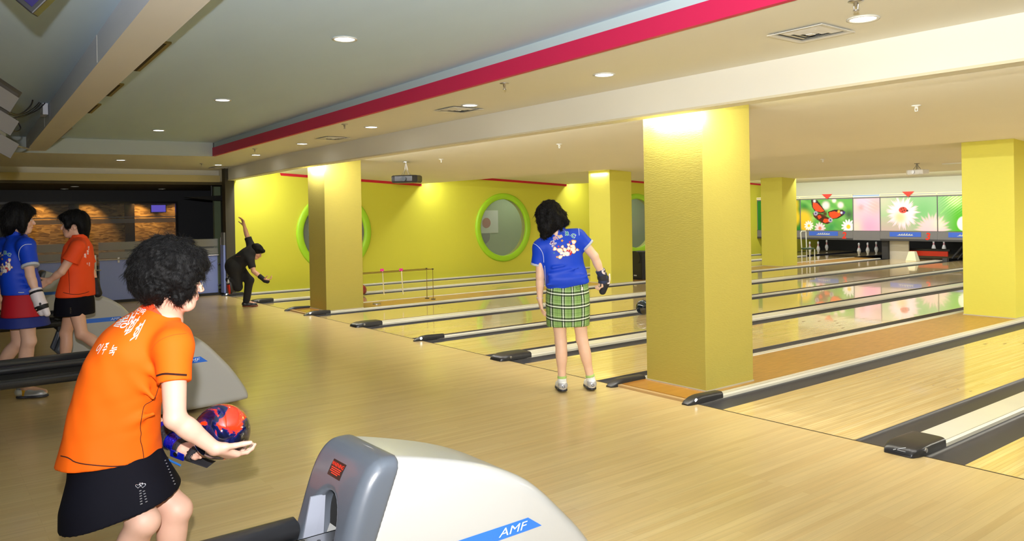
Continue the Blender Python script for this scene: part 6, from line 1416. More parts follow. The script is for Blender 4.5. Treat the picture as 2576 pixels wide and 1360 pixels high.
def circ(cx, cy, r, n=16, q=1.0): return [(cx + r * math.cos(2 * math.pi * i / n), cy + r * q * math.sin(2 * math.pi * i / n)) for i in range(n)]
def team_print(tree, parent, T, k, letters=True):
    """bowling emblem: T maps the emblem's own coordinates (photo pixels on woman B) to pixels, k scale"""
    def A(px, m, nm, lift): return print_on(tree, nm, [T(*p) for p in px], m, parent, lift)
    A(circ(1428, 634, 9.5), M_PGOLD, 'ball_outline', .002)
    for i, (x, y, L, r) in enumerate(((1404, 628, 23, math.radians(198 - 180)), (1419, 625, 17, math.radians(50)), (1430.5, 622, 18, math.radians(88)), (1442, 618, 27, math.radians(98)), (1447, 631, 16, math.radians(150)), (1438, 624, 15, math.radians(80)), (1413, 644, 17, math.radians(152)))):
        A(pin_shape(x, y, L * 1.13, r, 1.2), M_PGOLD, 'pin_outline', .0025 + .0001 * i)
        A(pin_shape(x, y, L, r), M_PINW, 'printed_pin', .0032 + .0001 * i)
        ca, sa = math.cos(r), math.sin(r)
        for q in (-.17, -.11): A([(x + L * (q * ca - b * sa) + L * .018 * c_ * ca, y + L * (q * sa + b * ca) + L * .018 * c_ * sa) for b, c_ in ((-.1, -1), (.1, -1), (.1, 1), (-.1, 1))], M_PRED, 'printed_band', .0042)
    A(circ(1431, 635, 7.8), M_PRED, 'printed_ball', .0046)
    for x, y in ((1430, 629), (1435, 631), (1434.5, 634)): A(circ(x, y, 1.1, 8), M_PINW, 'printed_hole', .005)
    A(pin_shape(1421, 637, 25, math.radians(10), 1.15), M_PLIL, 'pin_outline', .0052); A(pin_shape(1421, 637, 23, math.radians(10)), M_PINW, 'printed_pin', .0056)
    for x, y, r, m in ((1414, 605, 4.2, M_PGOLD), (1433.5, 608.5, 3, M_PRED), (1405, 619.5, 3.2, M_PRED), (1455, 628.5, 3.4, M_PGOLD), (1394, 636, 2.4, M_PGRN), (1401.5, 646, 3.6, M_PGOLD)): A(star(x, y, r, .2), m, 'printed_star', .003)
    if letters:
        for ch, x, y, h, rot, m in (('호', 1390.5, 611.5, 13, .75, M_PPUR), ('이', 1397, 599, 12, .6, M_PRED), ('팀', 1408, 592.5, 12.5, .5, M_PGOLD)):
            X, Y = T(x, y); glyph_on(tree, ch, X, Y, h * k * 1.08, rot, M_PIPE, parent, .0022, 1.05, offset=.075); glyph_on(tree, ch, X, Y, h * k, rot, m, parent, .0034, 1.0, offset=.01)
        for ch, x, y, h, rot, m in (('B', 1426.5, 587, 10.5, -.02, M_PTEAL), ('.', 1434, 592, 2.6, 0, M_PTEAL), ('C', 1442.5, 592.5, 10.5, -.45, M_PTEAL)):
            X, Y = T(x, y); glyph_on(tree, ch, X, Y, h * k * 1.1, rot, M_PIPE, parent, .0022, 1.1, offset=.09); glyph_on(tree, ch, X, Y, h * k, rot, m, parent, .0034, 1.05, offset=.03)
def seam_on(tree, px, w, nm, mt, par, lift=.0015, step=10):
    out = []; px = chaikin(px)
    for i in range(len(px) - 1):
        for q in np.linspace(0, 1, 5)[:-1]:
            x = px[i][0] + (px[i + 1][0] - px[i][0]) * q; y = px[i][1] + (px[i + 1][1] - px[i][1]) * q; d = Vector(unit_(ray(x, y))); hit = tree.ray_cast(Vector(CAM), d, 40)
            if hit[0] is not None: out.append(np.array(hit[0] - d * lift))
    if len(out) > 2: m = MB(); m.tube(out, w, 5); return m.build(nm, mt, par)
def person_B():
    D = 6.66; f2 = unit_(V3(-.10, 1, 0)); s2 = unit_(V3(1, .10, 0)); hipc = pt(1427, 742, D)
    J = dict(head=pt(1384, 552, D), hf=V3(-.25, .95, -.25), hu=V3(-.20, 0, 1), neck=pt(1403, 592, D - .02), shR=pt(1453, 594, D), shL=pt(1360, 622, D - .02),
             elR=pt(1495, 644, D + .02), wrR=pt(1517, 697, D + .06), elL=pt(1359, 694, D - .03), wrL=pt(1358, 752, D - .02), hipR=pt(1452, 750, D), hipL=pt(1402, 754, D),
             knR=pt(1464, 853, D + .03), anR=pt(1487, 953, D + .12), toeR=np.zeros(3), knL=pt(1411, 860, D), anL=pt(1417, 958, D - .04), toeL=np.zeros(3), kf=f2)
    for s_, g in (('R', on(1489, 982, 2, 0)), ('L', on(1416, 986, 2, 0))):
        J['an' + s_] = np.array([g[0], g[1], .085]) + f2 * .03; J['toe' + s_] = np.array([g[0], g[1], .045]) + f2 * .14
    t = thing('person', 'woman in blue shirt and green plaid skirt, back turned, at the foul line', 'person', (float(hipc[0]), float(hipc[1]), 0))
    hands = {'L': dict(d=V3(.18, .15, -1), n=V3(.9, .2, .2), kw=dict(curl=(.15, .22, .3, .35), thumb=(.8, .45, .1), s=1.0)), 'R': dict(d=V3(-.02, .1, -1), n=V3(-.9, .3, 0), kw=dict(curl=(.7, .8, .9, .9), thumb=(.75, .3, .5), s=.98))}
    o, M, L = build_body(J, BL(J, .18), BH(J, .18), .0055, 'E8BFA2', 'body', t, .97, 1.0, .92, hands)
    c = J['head']; F = Field(c - .26, c + .24, .006); G = lambda x, y, z: c + M[0] * x + M[1] * y + M[2] * z
    F.ell(G(0, -.02, .045), (.105, .115, .108), M, .02); F.ell(G(-.01, -.055, -.015), (.116, .085, .088), M, .03); F.ell(G(-.075, -.050, -.075), (.055, .062, .062), M, .03); F.ell(G(.05, -.06, -.035), (.070, .060, .060), M, .03); F.ell(G(.105, -.03, -.055), (.028, .03, .022), M, .02); F.ell(G(-.105, -.045, -.125), (.026, .026, .026), M, .03)
    F.ell(G(.03, -.105, -.075), (.020, .018, .040), M, .015); F.ell(G(0, .12, -.04), (.075, .07, .10), M, .01, 's'); F.warp(.0075, 40, 2, 9, ridge=True, band=.04); F.warp(.003, 110, 5, 8, ridge=True, band=.03)
    hr = F.obj('hair', M_HAIR, t); strands(hr, hr, 2600, .038, .0010, curl=.8, down=M[2] * -1, seed=8, lift=.15)
    F = Field(BL(J, .22), BH(J, .22), .0065); c0 = pt(1428, 738, D); c1 = pt(1404, 580, D); ax = unit_(c1 - c0)
    F.loft(c0, c1, s2, [(0, .172, .132, .0, 0), (.10, .178, .138, 0, 0), (.22, .186, .140, 0, 0), (.4, .178, .125, .0, 0), (.62, .185, .118, .0, 0), (.80, .182, .108, 0, 0), (.92, .13, .085, 0, 0), (1, .07, .065, 0, 0)], .01, n=2.4)
    for s_, g in (('R', (1478, 618)), ('L', (1353, 665))):
        e = pt(*g, D); F.cone(J['sh' + s_] + (J['neck'] - J['sh' + s_]) * .3, J['sh' + s_], .065, .062, .04)
    F.cone(pt(1392, 700, D - .10), pt(1470, 708, D - .10), .035, .035, .04)
    for a, b in (((1380, 690), (1462, 672)), ((1384, 706), (1474, 694)), ((1390, 672), (1440, 664)), ((1376, 716), (1430, 712))): F.cone(pt(*a, D - .125), pt(*b, D - .13), .010, .006, .02)
    F.warp(.005, 15, 31, 7, aniso=(1, 1, 1.5), band=.04); F.warp(.0016, 48, 32, 6, band=.03)
    for s_, g in (('R', (1480, 619)), ('L', (1353, 667))):
        e = pt(*g, D); n = unit_(e - J['sh' + s_]); F.sleeve(J['sh' + s_], e, .063, .060, n, .03)
    F.cut(pt(1428, 722, D - .12), unit_(V3(.18, .25, -1)), .004); F.cut(pt(1403, 576, D), unit_(ax), .004, lo=J['neck'] - .1, hi=J['neck'] + .2)
    sh = F.obj('shirt', M_BLUE_S, t); T = tree_of(sh)
    for s_, g, r in (('R', (1480, 619), .060), ('L', (1353, 667), .060)):
        e = pt(*g, D); n = unit_(e - J['sh' + s_]); K = Field(e - .12, e + .12, .005); K.cone(e - n * .06, e + n * .02, r + .004, r + .004, 0); K.cut(e + n * .001, n, .002); K.cut(e - n * .020, -n, .002); K.obj('sleeve_trim', M_TRIMW, sh)
    K = Field(J['neck'] - .14, J['neck'] + .16, .005); a_ = pt(1405, 592, D); b_ = pt(1396, 572, D); K.cone(a_, b_, .085, .070, 0); K.cone(a_ - (b_ - a_) * .5, b_ + (b_ - a_) * .8, .076, .060, .003, 's'); K.cut(b_, unit_(b_ - a_), .003); K.cut(a_, -unit_(b_ - a_), .003); cl = K.obj('collar', M_BLUE_S, sh)
    seam_on(T, [(1342, 612), (1350, 616), (1360, 626), (1367, 640), (1368, 660)], .0022, 'piping', M_PIPE, sh); seam_on(T, [(1455, 572), (1456.5, 582), (1457, 592)], .0022, 'piping', M_PIPE, sh); seam_on(T, [(1370, 668), (1372, 690), (1372, 728)], .0018, 'piping', M_PIPE, sh)
    seam_on(T, [(1362, 580), (1374, 573), (1380, 571)], .0022, 'collar_piping', M_PIPE, sh); seam_on(T, [(1398, 562), (1405, 560), (1412, 560)], .0022, 'collar_piping', M_PIPE, sh)
    team_print(T, sh, lambda x, y: (x, y), 1.0)
    # plaid skirt
    F = Field(BL(J, .2), BH(J, .2), .006); F.loft(pt(1429, 822, D), pt(1427, 700, D), s2, [(0, .176, .135, 0, 0), (.3, .180, .142, 0, 0), (.6, .180, .142, 0, 0), (1, .165, .125, 0, 0)], 0, n=2.5); F.warp(.005, 13, 41, 6, aniso=(1, 1, .3), band=.03); F.cut(pt(1429, 818, D), V3(0, 0, -1), .003); F.cut(pt(1429, 705, D), V3(0, 0, 1), .003)
    V, Q = F.mesh(); sk = mesh_obj('skirt', V, Q, plaid_mat(), t, smooth=True); rel = V - pt(1429, 822, D); U = rel @ s2; W = rel @ f2; ang = np.arctan2(U, -W) * .165; C = np.stack([ang + .5, rel[:, 2] + .013 * np.cos(ang * 9), np.zeros(len(V))], 1); set_vcol(sk, C)
    Ts = tree_of(sk); seam_on(Ts, [(1450, 722), (1462, 720), (1463, 726), (1451, 728), (1450, 722)], .0018, 'pocket_flap', mat('plaid_edge', hexc('4F7A28'), .8), sk); print_on(Ts, 'pocket_tag', [(1461, 722), (1466, 721), (1467, 729), (1462, 729)], M_PINW, sk, .002)
    # socks and shoes
    M_SO = mat('sock_white', hexc('E4E4E0'), .8); M_SOG = mat('sock_green', hexc('A8C870'), .8); M_SH = mat('shoe_silver', hexc('B9BBBE'), .35, metal=.3); M_SW = mat('shoe_white', hexc('E8E8E4'), .4)
    for s_ in ('R', 'L'):
        a = J['an' + s_]; kn = J['kn' + s_]; d = unit_(kn - a); K = Field(a - .12, a + .14, .005); K.cone(a - d * .03, a + d * .045, .040, .037, 0); K.cut(a + d * .05, d, .003); so = K.obj('sock', M_SO, t)
        K = Field(a - .12, a + .14, .005); K.cone(a + d * .02, a + d * .06, .0405, .0385, 0); K.cut(a + d * .052, d, .002); K.cut(a + d * .028, -d, .002); K.obj('green_cuff', M_SOG, so)
        sh2 = shoe(t, a, J['toe' + s_], M_SW, mat('sole_dark', hexc('2A2A30'), .5), .98, accent=M_SH, name='shoe')
        for k_ in range(1):
            hc = a - f2 * .072 + UPV * (-.03); m = MB(); ang = np.linspace(0, 2 * math.pi, 15); m.tube([hc + s2 * .010 * math.cos(q) + UPV * .010 * math.sin(q) - f2 * .001 for q in ang], .0022, 5, cap=False); m.tube([hc - s2 * .005 + UPV * .004, hc + s2 * .005 + UPV * .004], .0018, 5); m.tube([hc + UPV * .004, hc - UPV * .006], .0018, 5); m.build('heel_logo', M_BLK, sh2)
    # bracelet, wrist brace
    w = J['wrL']; e = J['elL']; d = unit_(w - e); q = np.cross(d, f2); q = unit_(q); m = MB()
    for k in range(18):
        a = 2 * math.pi * k / 18; p = w - d * .012 + q * .028 * math.cos(a) + np.cross(d, q) * .025 * math.sin(a); m.tube([p - d * .0025, p + d * .0025], .0036, 6)
    bz = m.build('bracelet', mat('bead_bracelet', hexc('D8D8E0'), .3, metal=.4), t)
    w = J['wrR']; e = J['elR']; d = unit_(w - e); M_NV = mat('brace_navy', hexc('26304E'), .7, bump=(200, .2, .001)); M_PK = mat('brace_pink', hexc('E8D4D2'), .5); dh = unit_(V3(-.02, .1, -1)); sd = V3(1, 0, 0)
    K = Field(w - .2, w + .2, .005); K.cone(w - d * .075, w + d * .0, .044, .036, 0); K.cone(w, w + dh * .06, .038, .043, .02); K.cut(w - d * .072, -d, .003); K.cut(w + dh * .052, dh, .003); b0 = K.obj('wrist_brace', M_NV, t)
    K = Field(w - .2, w + .22, .005); K.cone(w - d * .03, w + dh * .03, .045, .044, 0); K.cut(w - d * .028, -d, .003); K.cut(w + dh * .025, dh, .003); K.obj('wrist_strap', M_STRAP_ := mat('brace_strap', hexc('14141A'), .8), b0)
    K = Field(w - .2, w + .3, .005); K.cone(w + dh * .055 + sd * .018, w + dh * .125 + sd * .0 + f2 * .01, .038, .030, 0); K.cone(w + dh * .055 + sd * .018, w + dh * .0 + sd * .03, .03, .02, .01); K.obj('hand_shell', M_STRAP_, b0)
    Tb = tree_of(b0)
    for (x, y, r, mt, l) in ((1520.5, 682, 7.0, M_PK, .004), (1520.5, 682, 2.2, M_BLK, .006)): print_on(Tb, 'round_patch', circ(x, y, r, 18, 1.1), mt, b0, l)
    m = MB(); p0 = w + d * .0 + sd * .052 - f2 * .01; m.tube([p0 - dh * .03, p0 + dh * .02 + sd * .004, p0 + dh * .05], .006, 8); m.tube([p0 + dh * .045 - sd * .012 - f2 * .02, p0 + dh * .055 - sd * .01 - f2 * .02], .012, 10); m.build('pink_bracket', M_PK, b0, smooth=True)
person_B()
# ------------------------------------------------------------------ C: bowler in black releasing the ball, far left
def person_C():
    D = 13.3; f2 = unit_(V3(.96, .28, 0)); s2 = unit_(V3(.28, -.96, 0)); J = dict(head=pt(645, 633, D), hf=V3(.80, .10, -.60), hu=V3(.45, .0, .85), neck=pt(634, 628, D), shL=pt(630, 615, D + .12), shR=pt(629, 655, D - .12),
             elL=pt(620, 588, D + .12), wrL=pt(614, 566, D + .12), elR=pt(638, 682, D - .15), wrR=pt(664, 703, D - .15), hipR=pt(588, 672, D - .08), hipL=pt(590, 664, D + .09),
             knL=pt(628, 705, D + .02), anL=pt(626, 757, D), toeL=np.zeros(3), knR=pt(598, 722, D - .05), anR=pt(580, 704, D - .12), toeR=pt(583, 728, D - .12), kf=f2)
    g = on(620, 772, 2, 0); J['anL'] = np.array([g[0], g[1], .085]); J['toeL'] = J['anL'] + f2 * .15 - UPV * .04
    t = thing('person', 'bowler in black clothes bent low with one arm raised, by the yellow wall', 'person', (float(g[0]), float(g[1]), 0)); J['foot'] = True
    hands = {'L': dict(d=V3(-.25, 0, .95), n=V3(-.5, -.6, 0), kw=dict(curl=(.3, .35, .4, .5), thumb=(.6, .6, .2))), 'R': dict(d=V3(.95, 0, -.05), n=V3(0, .2, 1), kw=dict(curl=(.5, .6, .6, .6), thumb=(.6, .6, .6)))}
    F_ = J.pop('foot'); o, M, L = build_body(J, BL(J, .18), BH(J, .18), .006, 'D8A488', 'body', t, 1.0, 1.0, 1.0, hands)
    c = J['head']; F = Field(c - .2, c + .2, .007); G = lambda x, y, z: c + M[0] * x + M[1] * y + M[2] * z; F.ell(G(0, -.02, .045), (.090, .110, .090), M, .02); F.ell(G(0, -.07, -.01), (.082, .055, .085), M, .02); F.ell(G(0, .06, .072), (.075, .055, .035), M, .02); F.ell(G(0, .12, -.045), (.09, .07, .085), M, .01, 's'); F.warp(.004, 45, 3, 8, ridge=True, band=.04); hr = F.obj('hair', M_HAIR, t)
    M_BK = mat('black_cotton', (.012, .012, .014), .85, bump=(200, .15, .001))
    F = Field(BL(J, .25), BH(J, .25), .009); ch = HALF(J['shL'], J['shR'], .5); hp = HALF(J['hipL'], J['hipR'], .5); d = unit_(ch - hp)
    F.loft(hp - d * .05, ch + d * .12, s2, [(0, .17, .14, 0, 0), (.4, .16, .135, 0, 0), (.7, .18, .13, 0, 0), (.92, .12, .09, 0, 0), (1, .07, .07, 0, 0)], .01)
    for s_ in ('L', 'R'): n = unit_(J['el' + s_] - J['sh' + s_]); F.cone(J['sh' + s_] * .7 + ch * .3, J['sh' + s_], .07, .07, .04); F.sleeve(J['sh' + s_], J['sh' + s_] + n * .14, .07, .066, n, .03)
    F.warp(.004, 18, 4, 6, band=.03); F.obj('shirt', M_BK, t)
    F = Field(BL(J, .25), BH(J, .25), .009); F.cone(J['hipR'], J['hipL'], .135, .135, .03); F.cone(hp, hp + d * .12, .15, .14, .05)
    for s_ in ('L', 'R'): F.cone(J['hip' + s_], J['kn' + s_], .115, .075, .04); F.cone(J['kn' + s_], J['an' + s_] + (J['kn' + s_] - J['an' + s_]) * .06, .073, .058, .02)
    F.warp(.004, 20, 5, 6, band=.03); tr = F.obj('trousers', M_BK, t)
    m = MB(); q = pt(600, 645, D - .16); m.tube([q - V3(.04, 0, 0), q + V3(.04, 0, .006)], .006, 6); m.build('belt', mat('belt_brown', hexc('5A3024'), .5), tr)
    shoe(t, J['anL'], J['toeL'], mat('shoe_black', (.02, .02, .022), .35), mat('sole_brown', hexc('7A3A24'), .5), 1.05, h=.006)
    # rear shoe seen from below: dark upper with a two-tone sole
    a = J['anR']; dn = unit_(V3(.25, .1, -.97)); bk = unit_(V3(-.75, -.60, -.1)); sd = np.cross(dn, bk); F = Field(a - .3, a + .3, .006); MM = np.array([dn, sd, bk]); base = a + bk * .03
    F.ell(base + dn * .09, (.145, .052, .045), MM, .02); F.ell(base - dn * .02, (.05, .045, .05), MM, .02); s0 = F.obj('shoe', mat('shoe_black', (.02, .02, .022), .35), t)
    for a0, a1, mt, nm in ((-.07, .045, M_WHITE, 'heel_pad'), (.065, .24, mat('sole_red', hexc('E0341A'), .5), 'sole')):
        K = Field(a - .35, a + .35, .006); K.ell(base + dn * .085, (.155, .056, .02), MM, 0); 
        K = Field(a - .35, a + .35, .006); K.ell(base + bk * .034 + dn * .085, (.158, .058, .018), MM, 0); K.cut(base + dn * a0, -dn, .003); K.cut(base + dn * a1, dn, .003); K.obj(nm, mt, s0)
    w = J['wrR']; d = unit_(J['wrR'] - J['elR']); K = Field(w - .2, w + .2, .006); K.cone(w - d * .09, w + d * .02, .040, .036, 0); K.cone(w + d * .02, w + V3(.06, 0, -.03), .034, .036, .02); K.obj('wrist_brace', M_BK, t)
person_C()
# ------------------------------------------------------------------ D: woman in orange walking to the left
def person_D():
    D = 7.5; f2 = unit_(V3(-.98, .18, 0)); s2 = unit_(V3(.18, .98, 0))   # s2 = her right side, away from the camera
    J = dict(head=pt(186, 566, D), hf=V3(-.88, -.45, -.05), hu=V3(.04, 0, 1), neck=pt(200, 603, D), shL=pt(196, 622, D - .16), shR=pt(206, 620, D + .16), elL=pt(155, 683, D - .22), wrL=pt(124, 706, D - .22),
             elR=pt(230, 684, D + .22), wrR=pt(240, 714, D + .20), hipL=pt(184, 742, D - .062), hipR=pt(190, 742, D + .062), knR=pt(166, 838, D + .08), anR=pt(161, 940, D + .06), knL=pt(206, 840, D - .06), anL=pt(282, 892, D - .06), toeR=np.zeros(3), toeL=np.zeros(3), kf=f2)
    J['anR'][2] = .085; J['toeR'] = J['anR'] + f2 * .15 - UPV * .04; J['toeL'] = J['anL'] + unit_(V3(-.5, 0, -.86)) * .15
    t = thing('person', 'woman in orange shirt and black skirt walking left, facing the woman in blue', 'person', (float(J['anR'][0]), float(J['anR'][1]), 0))
    hands = {'L': dict(d=V3(-.85, -.1, -.45), n=V3(-.3, .9, .1), kw=dict(curl=(.2, .25, .3, .35), thumb=(.7, .6, .2))), 'R': dict(d=V3(.1, 0, -1), n=V3(-.4, -.9, 0), kw=dict(curl=(.7, .8, .8, .9), thumb=(.7, .4, .4)))}
    o, M, L = build_body(J, BL(J, .18), BH(J, .18), .0055, 'E0AE92', 'body', t, 1.02, .98, .98, hands, mouth=1.0)
    c = J['head']; F = Field(c - .22, c + .22, .0055); G = lambda x, y, z: c + M[0] * x + M[1] * y + M[2] * z
    F.ell(G(0, -.015, .052), (.102, .118, .098), M, .02); F.ell(G(0, -.07, -.02), (.092, .062, .10), M, .03); F.ell(G(0, .070, .080), (.085, .050, .040), M, .02); F.ell(G(0, -.075, -.09), (.07, .045, .05), M, .02)
    for q in (-1, 1): F.ell(G(q * .075, .045, .015), (.022, .030, .045), M, .015)
    F.ell(G(0, .125, -.035), (.085, .075, .095), M, .008, 's')
    for q in (-1, 1): F.ell(G(q * .085, .0, -.035), (.03, .035, .05), M, .008, 's')
    F.warp(.0032, 45, 3, 8, ridge=True, band=.04, aniso=(1, 1, .5)); hr = F.obj('hair', M_HAIR, t); strands(hr, hr, 1500, .045, .001, curl=.3, seed=9, lift=.03)
    F = Field(BL(J, .22), BH(J, .22), .0065); c0 = pt(192, 745, D); c1 = pt(201, 596, D); ax = unit_(c1 - c0)
    F.loft(c0, c1, -s2, [(0, .195, .130, 0, .0), (.15, .18, .130, 0, 0), (.4, .155, .115, 0, .0), (.65, .17, .115, 0, 0), (.85, .15, .10, 0, 0), (1, .07, .068, 0, 0)], .01, n=2.3)
    sl = {'L': pt(177, 655, D - .19), 'R': pt(224, 662, D + .2)}
    for s_ in ('L', 'R'): F.cone(J['sh' + s_] * .6 + J['neck'] * .4, J['sh' + s_], .06, .064, .04); 0
    F.warp(.005, 16, 51, 7, band=.04); F.warp(.0015, 50, 52, 6, band=.03)
    for s_ in ('L', 'R'): n = unit_(sl[s_] - J['sh' + s_]); F.sleeve(J['sh' + s_], sl[s_] + n * .01, .066, .082 if s_ == 'L' else .065, n, .03)
    F.cut(c0, V3(0, 0, -1), .004); F.cut(pt(201, 592, D), unit_(ax + V3(-.3, 0, 0)), .004, lo=J['neck'] - .1, hi=J['neck'] + .2)
    M_OR2 = mat('orange_knit_two', hexc('F04A0C'), .75, bump=(400, .15, .0008)); sh = F.obj('shirt', M_OR2, t); T = tree_of(sh)
    K = Field(J['neck'] - .12, J['neck'] + .15, .005); a_ = pt(200, 604, D); b_ = pt(199, 589, D); K.cone(a_, b_, .075, .066, 0); K.cone(a_ - (b_ - a_), b_ + (b_ - a_), .068, .057, .003, 's'); K.cut(b_, unit_(b_ - a_), .003); K.cut(a_, -unit_(b_ - a_), .003); K.obj('collar', M_OR2, sh)
    M_ST = mat('brown_stitch', hexc('3A1206'), .8); seam_on(T, [(159, 735), (170, 738), (183, 740), (196, 740), (210, 738), (224, 733)], .0028, 'stitching', M_ST, sh); seam_on(T, [(172, 675), (174, 700), (175, 738)], .0018, 'stitching', M_ST, sh)
    M_LT = mat('white_print', hexc('F4F4F4'), .6)
    for ch, x, y, h, w_ in (('합', 221, 634, 11, .5), ('회', 214, 643, 12, .55), ('은', 225, 664, 9, .4), ('이', 219.5, 663, 6, .5), ('연', 223, 623, 9, .45)): glyph_on(T, ch, x, y, h, 0, M_LT, sh, .003, w_, offset=.02)
    F = Field(BL(J, .2), BH(J, .2), .0065); F.loft(pt(186, 796, D), pt(188, 725, D), -s2, [(0, .190, .148, 0, 0), (.5, .185, .142, 0, 0), (1, .165, .120, 0, 0)], 0, n=2.4); F.warp(.004, 14, 61, 6, aniso=(1, 1, .3), band=.03); F.cut(pt(186, 791, D), V3(.0, 0, -1), .003); F.cut(pt(188, 728, D), V3(0, 0, 1), .003); sk = F.obj('skirt', mat('black_skirt', (.006, .006, .01), .8, spec=.15), t)
    Ts = tree_of(sk); m = MB()
    for i in range(4):
        dr = Vector(unit_(ray(178, 775 + 4 * i))); hit = Ts.ray_cast(Vector(CAM), dr, 40)
        if hit[0] is not None: p = np.array(hit[0] - dr * .002); m.tube([p - V3(.006, 0, 0), p + V3(.006, 0, .002)], .0035, 6)
    m.build('bead_trim', M_CHROME, sk)
    shoe(t, J['anR'], J['toeR'], mat('shoe_silver', hexc('B9BBBE'), .35, metal=.3), M_BLK, .98, h=.006); shoe(t, J['anL'], J['anL'] + f2 * .15 - UPV * .04, mat('shoe_silver', hexc('B9BBBE'), .35, metal=.3), M_BLK, .98, h=.006)
    w = J['wrR']; d = unit_(J['wrR'] - J['elR']); K = Field(w - .2, w + .2, .006); K.cone(w - d * .06, w + d * .01, .040, .037, 0); K.cone(w - d * .0, w + V3(.03, -.02, -.09), .036, .042, .01); K.cut(w - d * .055, -d, .003); b0 = K.obj('wrist_brace', mat('brace_black', hexc('141418'), .6), t)
    m = MB(); m.tube([w + V3(-.03, -.05, -.06), w + V3(-.02, -.05, -.12), w + V3(.02, -.05, -.11)], .010, 8); m.build('brace_frame', M_CHROME, b0, smooth=True)
person_D()
# ------------------------------------------------------------------ E: woman in blue shirt, red and blue skirt, left edge
def person_E():
    D = 6.7; f2 = unit_(V3(.86, .50, 0)); s2 = unit_(V3(.50, -.86, 0))
    J = dict(head=pt(50, 553, D), hf=V3(.86, .48, -.06), hu=V3(0, 0, 1), neck=pt(45, 598, D), shR=pt(66, 618, D - .13), shL=pt(8, 618, D + .12), elR=pt(76, 692, D - .18), wrR=pt(92, 738, D - .20), elL=pt(-12, 690, D + .2), wrL=pt(-5, 745, D + .2),
             hipR=pt(64, 752, D - .065), hipL=pt(46, 752, D + .06), knR=pt(72, 858, D - .05), anR=pt(66, 968, D - .02), knL=pt(46, 862, D + .1), anL=pt(-12, 938, D + .12), toeR=np.zeros(3), toeL=np.zeros(3), kf=f2)
    g = on(52, 1003, 2, 0); J['anR'] = np.array([g[0], g[1], .085]) + f2 * .03; fd = unit_(V3(.95, .25, 0)); J['toeR'] = J['anR'] + fd * .15 - UPV * .04; J['anL'][2] = max(J['anL'][2], .16); J['toeL'] = J['anL'] + f2 * .12 - UPV * .08
    t = thing('person', 'woman in blue shirt and red skirt with white wrist glove at the left edge', 'person', (float(J['anR'][0]), float(J['anR'][1]), 0))
    hands = {'R': dict(d=V3(.35, 0, -.95), n=V3(-.8, -.3, -.3), kw=dict(curl=(.2, .25, .3, .35), thumb=(.8, .4, .1))), 'L': dict(d=V3(.1, 0, -1), n=V3(.8, .2, 0), kw=dict(curl=(.3, .3, .4, .4)))}
    o, M, L = build_body(J, BL(J, .18), BH(J, .18), .0055, 'E0B49C', 'body', t, 1.02, .98, 1.0, hands)
    c = J['head']; F = Field(c - .24, c + .24, .006); G = lambda x, y, z: c + M[0] * x + M[1] * y + M[2] * z
    F.ell(G(0, -.025, .045), (.108, .118, .108), M, .02); F.ell(G(0, -.07, -.03), (.10, .07, .11), M, .03); F.ell(G(0, .05, .07), (.085, .06, .055), M, .02)
    for q in (-1, 1): F.ell(G(q * .075, .018, -.02), (.028, .045, .09), M, .02)
    F.ell(G(0, .125, -.03), (.085, .072, .10), M, .008, 's'); F.warp(.0045, 40, 3, 8, ridge=True, band=.04, aniso=(1, 1, .5)); hr = F.obj('hair', M_HAIR, t); strands(hr, hr, 1800, .05, .001, curl=.35, seed=10, lift=.05)
    F = Field(BL(J, .22), BH(J, .22), .0065); c0 = pt(56, 748, D); c1 = pt(42, 588, D); ax = unit_(c1 - c0)
    F.loft(c0, c1, s2, [(0, .195, .160, 0, .0), (.15, .185, .155, 0, 0), (.4, .170, .138, 0, -.01), (.65, .178, .125, 0, -.01), (.85, .165, .105, 0, 0), (1, .07, .068, 0, 0)], .01, n=2.3)
    sl = {'R': pt(76, 668, D - .17), 'L': pt(-8, 668, D + .18)}
    for s_ in ('L', 'R'): F.cone(J['sh' + s_] * .6 + J['neck'] * .4, J['sh' + s_], .06, .066, .04); 0
    for a, b in (((10, 700), (80, 712)), ((15, 722), (95, 720)), ((30, 690), (85, 695))): F.cone(pt(*a, D - .13), pt(*b, D - .15), .010, .008, .02)
    F.warp(.005, 15, 71, 7, band=.04, aniso=(1, 1, 1.4))
    for s_ in ('L', 'R'): n = unit_(sl[s_] - J['sh' + s_]); F.sleeve(J['sh' + s_], sl[s_] + n * .01, .070, .064, n, .03)
    F.cut(pt(56, 738, D), V3(0, 0, -1), .004); F.cut(pt(42, 585, D), unit_(ax), .004, lo=J['neck'] - .1, hi=J['neck'] + .2); sh = F.obj('shirt', M_BLUE_S, t); T = tree_of(sh)
    for s_ in ('R',):
        n = unit_(sl[s_] - J['sh' + s_]); e = sl[s_] + n * .01; K = Field(e - .12, e + .12, .005); K.cone(e - n * .06, e + n * .02, .0685, .068, 0); K.cut(e + n * .001, n, .002); K.cut(e - n * .022, -n, .002); K.obj('sleeve_trim', M_TRIMW, sh)
    K = Field(J['neck'] - .14, J['neck'] + .16, .005); a_ = pt(44, 604, D); b_ = pt(38, 580, D); K.cone(a_, b_, .085, .072, 0); K.cone(a_ - (b_ - a_), b_ + (b_ - a_), .077, .063, .003, 's'); K.cut(b_, unit_(b_ - a_), .003); K.cut(a_, -unit_(b_ - a_), .003); K.obj('collar', M_BLUE_S, sh)
    Tc = tree_of(sh); seam_on(Tc, [(50, 655), (46, 640), (50, 624), (62, 614), (80, 614)], .0022, 'piping', M_PIPE, sh)
    team_print(T, sh, lambda x, y: (31 + (x - 1455) * .62, 672 + (y - 628) * .90 - (x - 1455) * .0), .85)
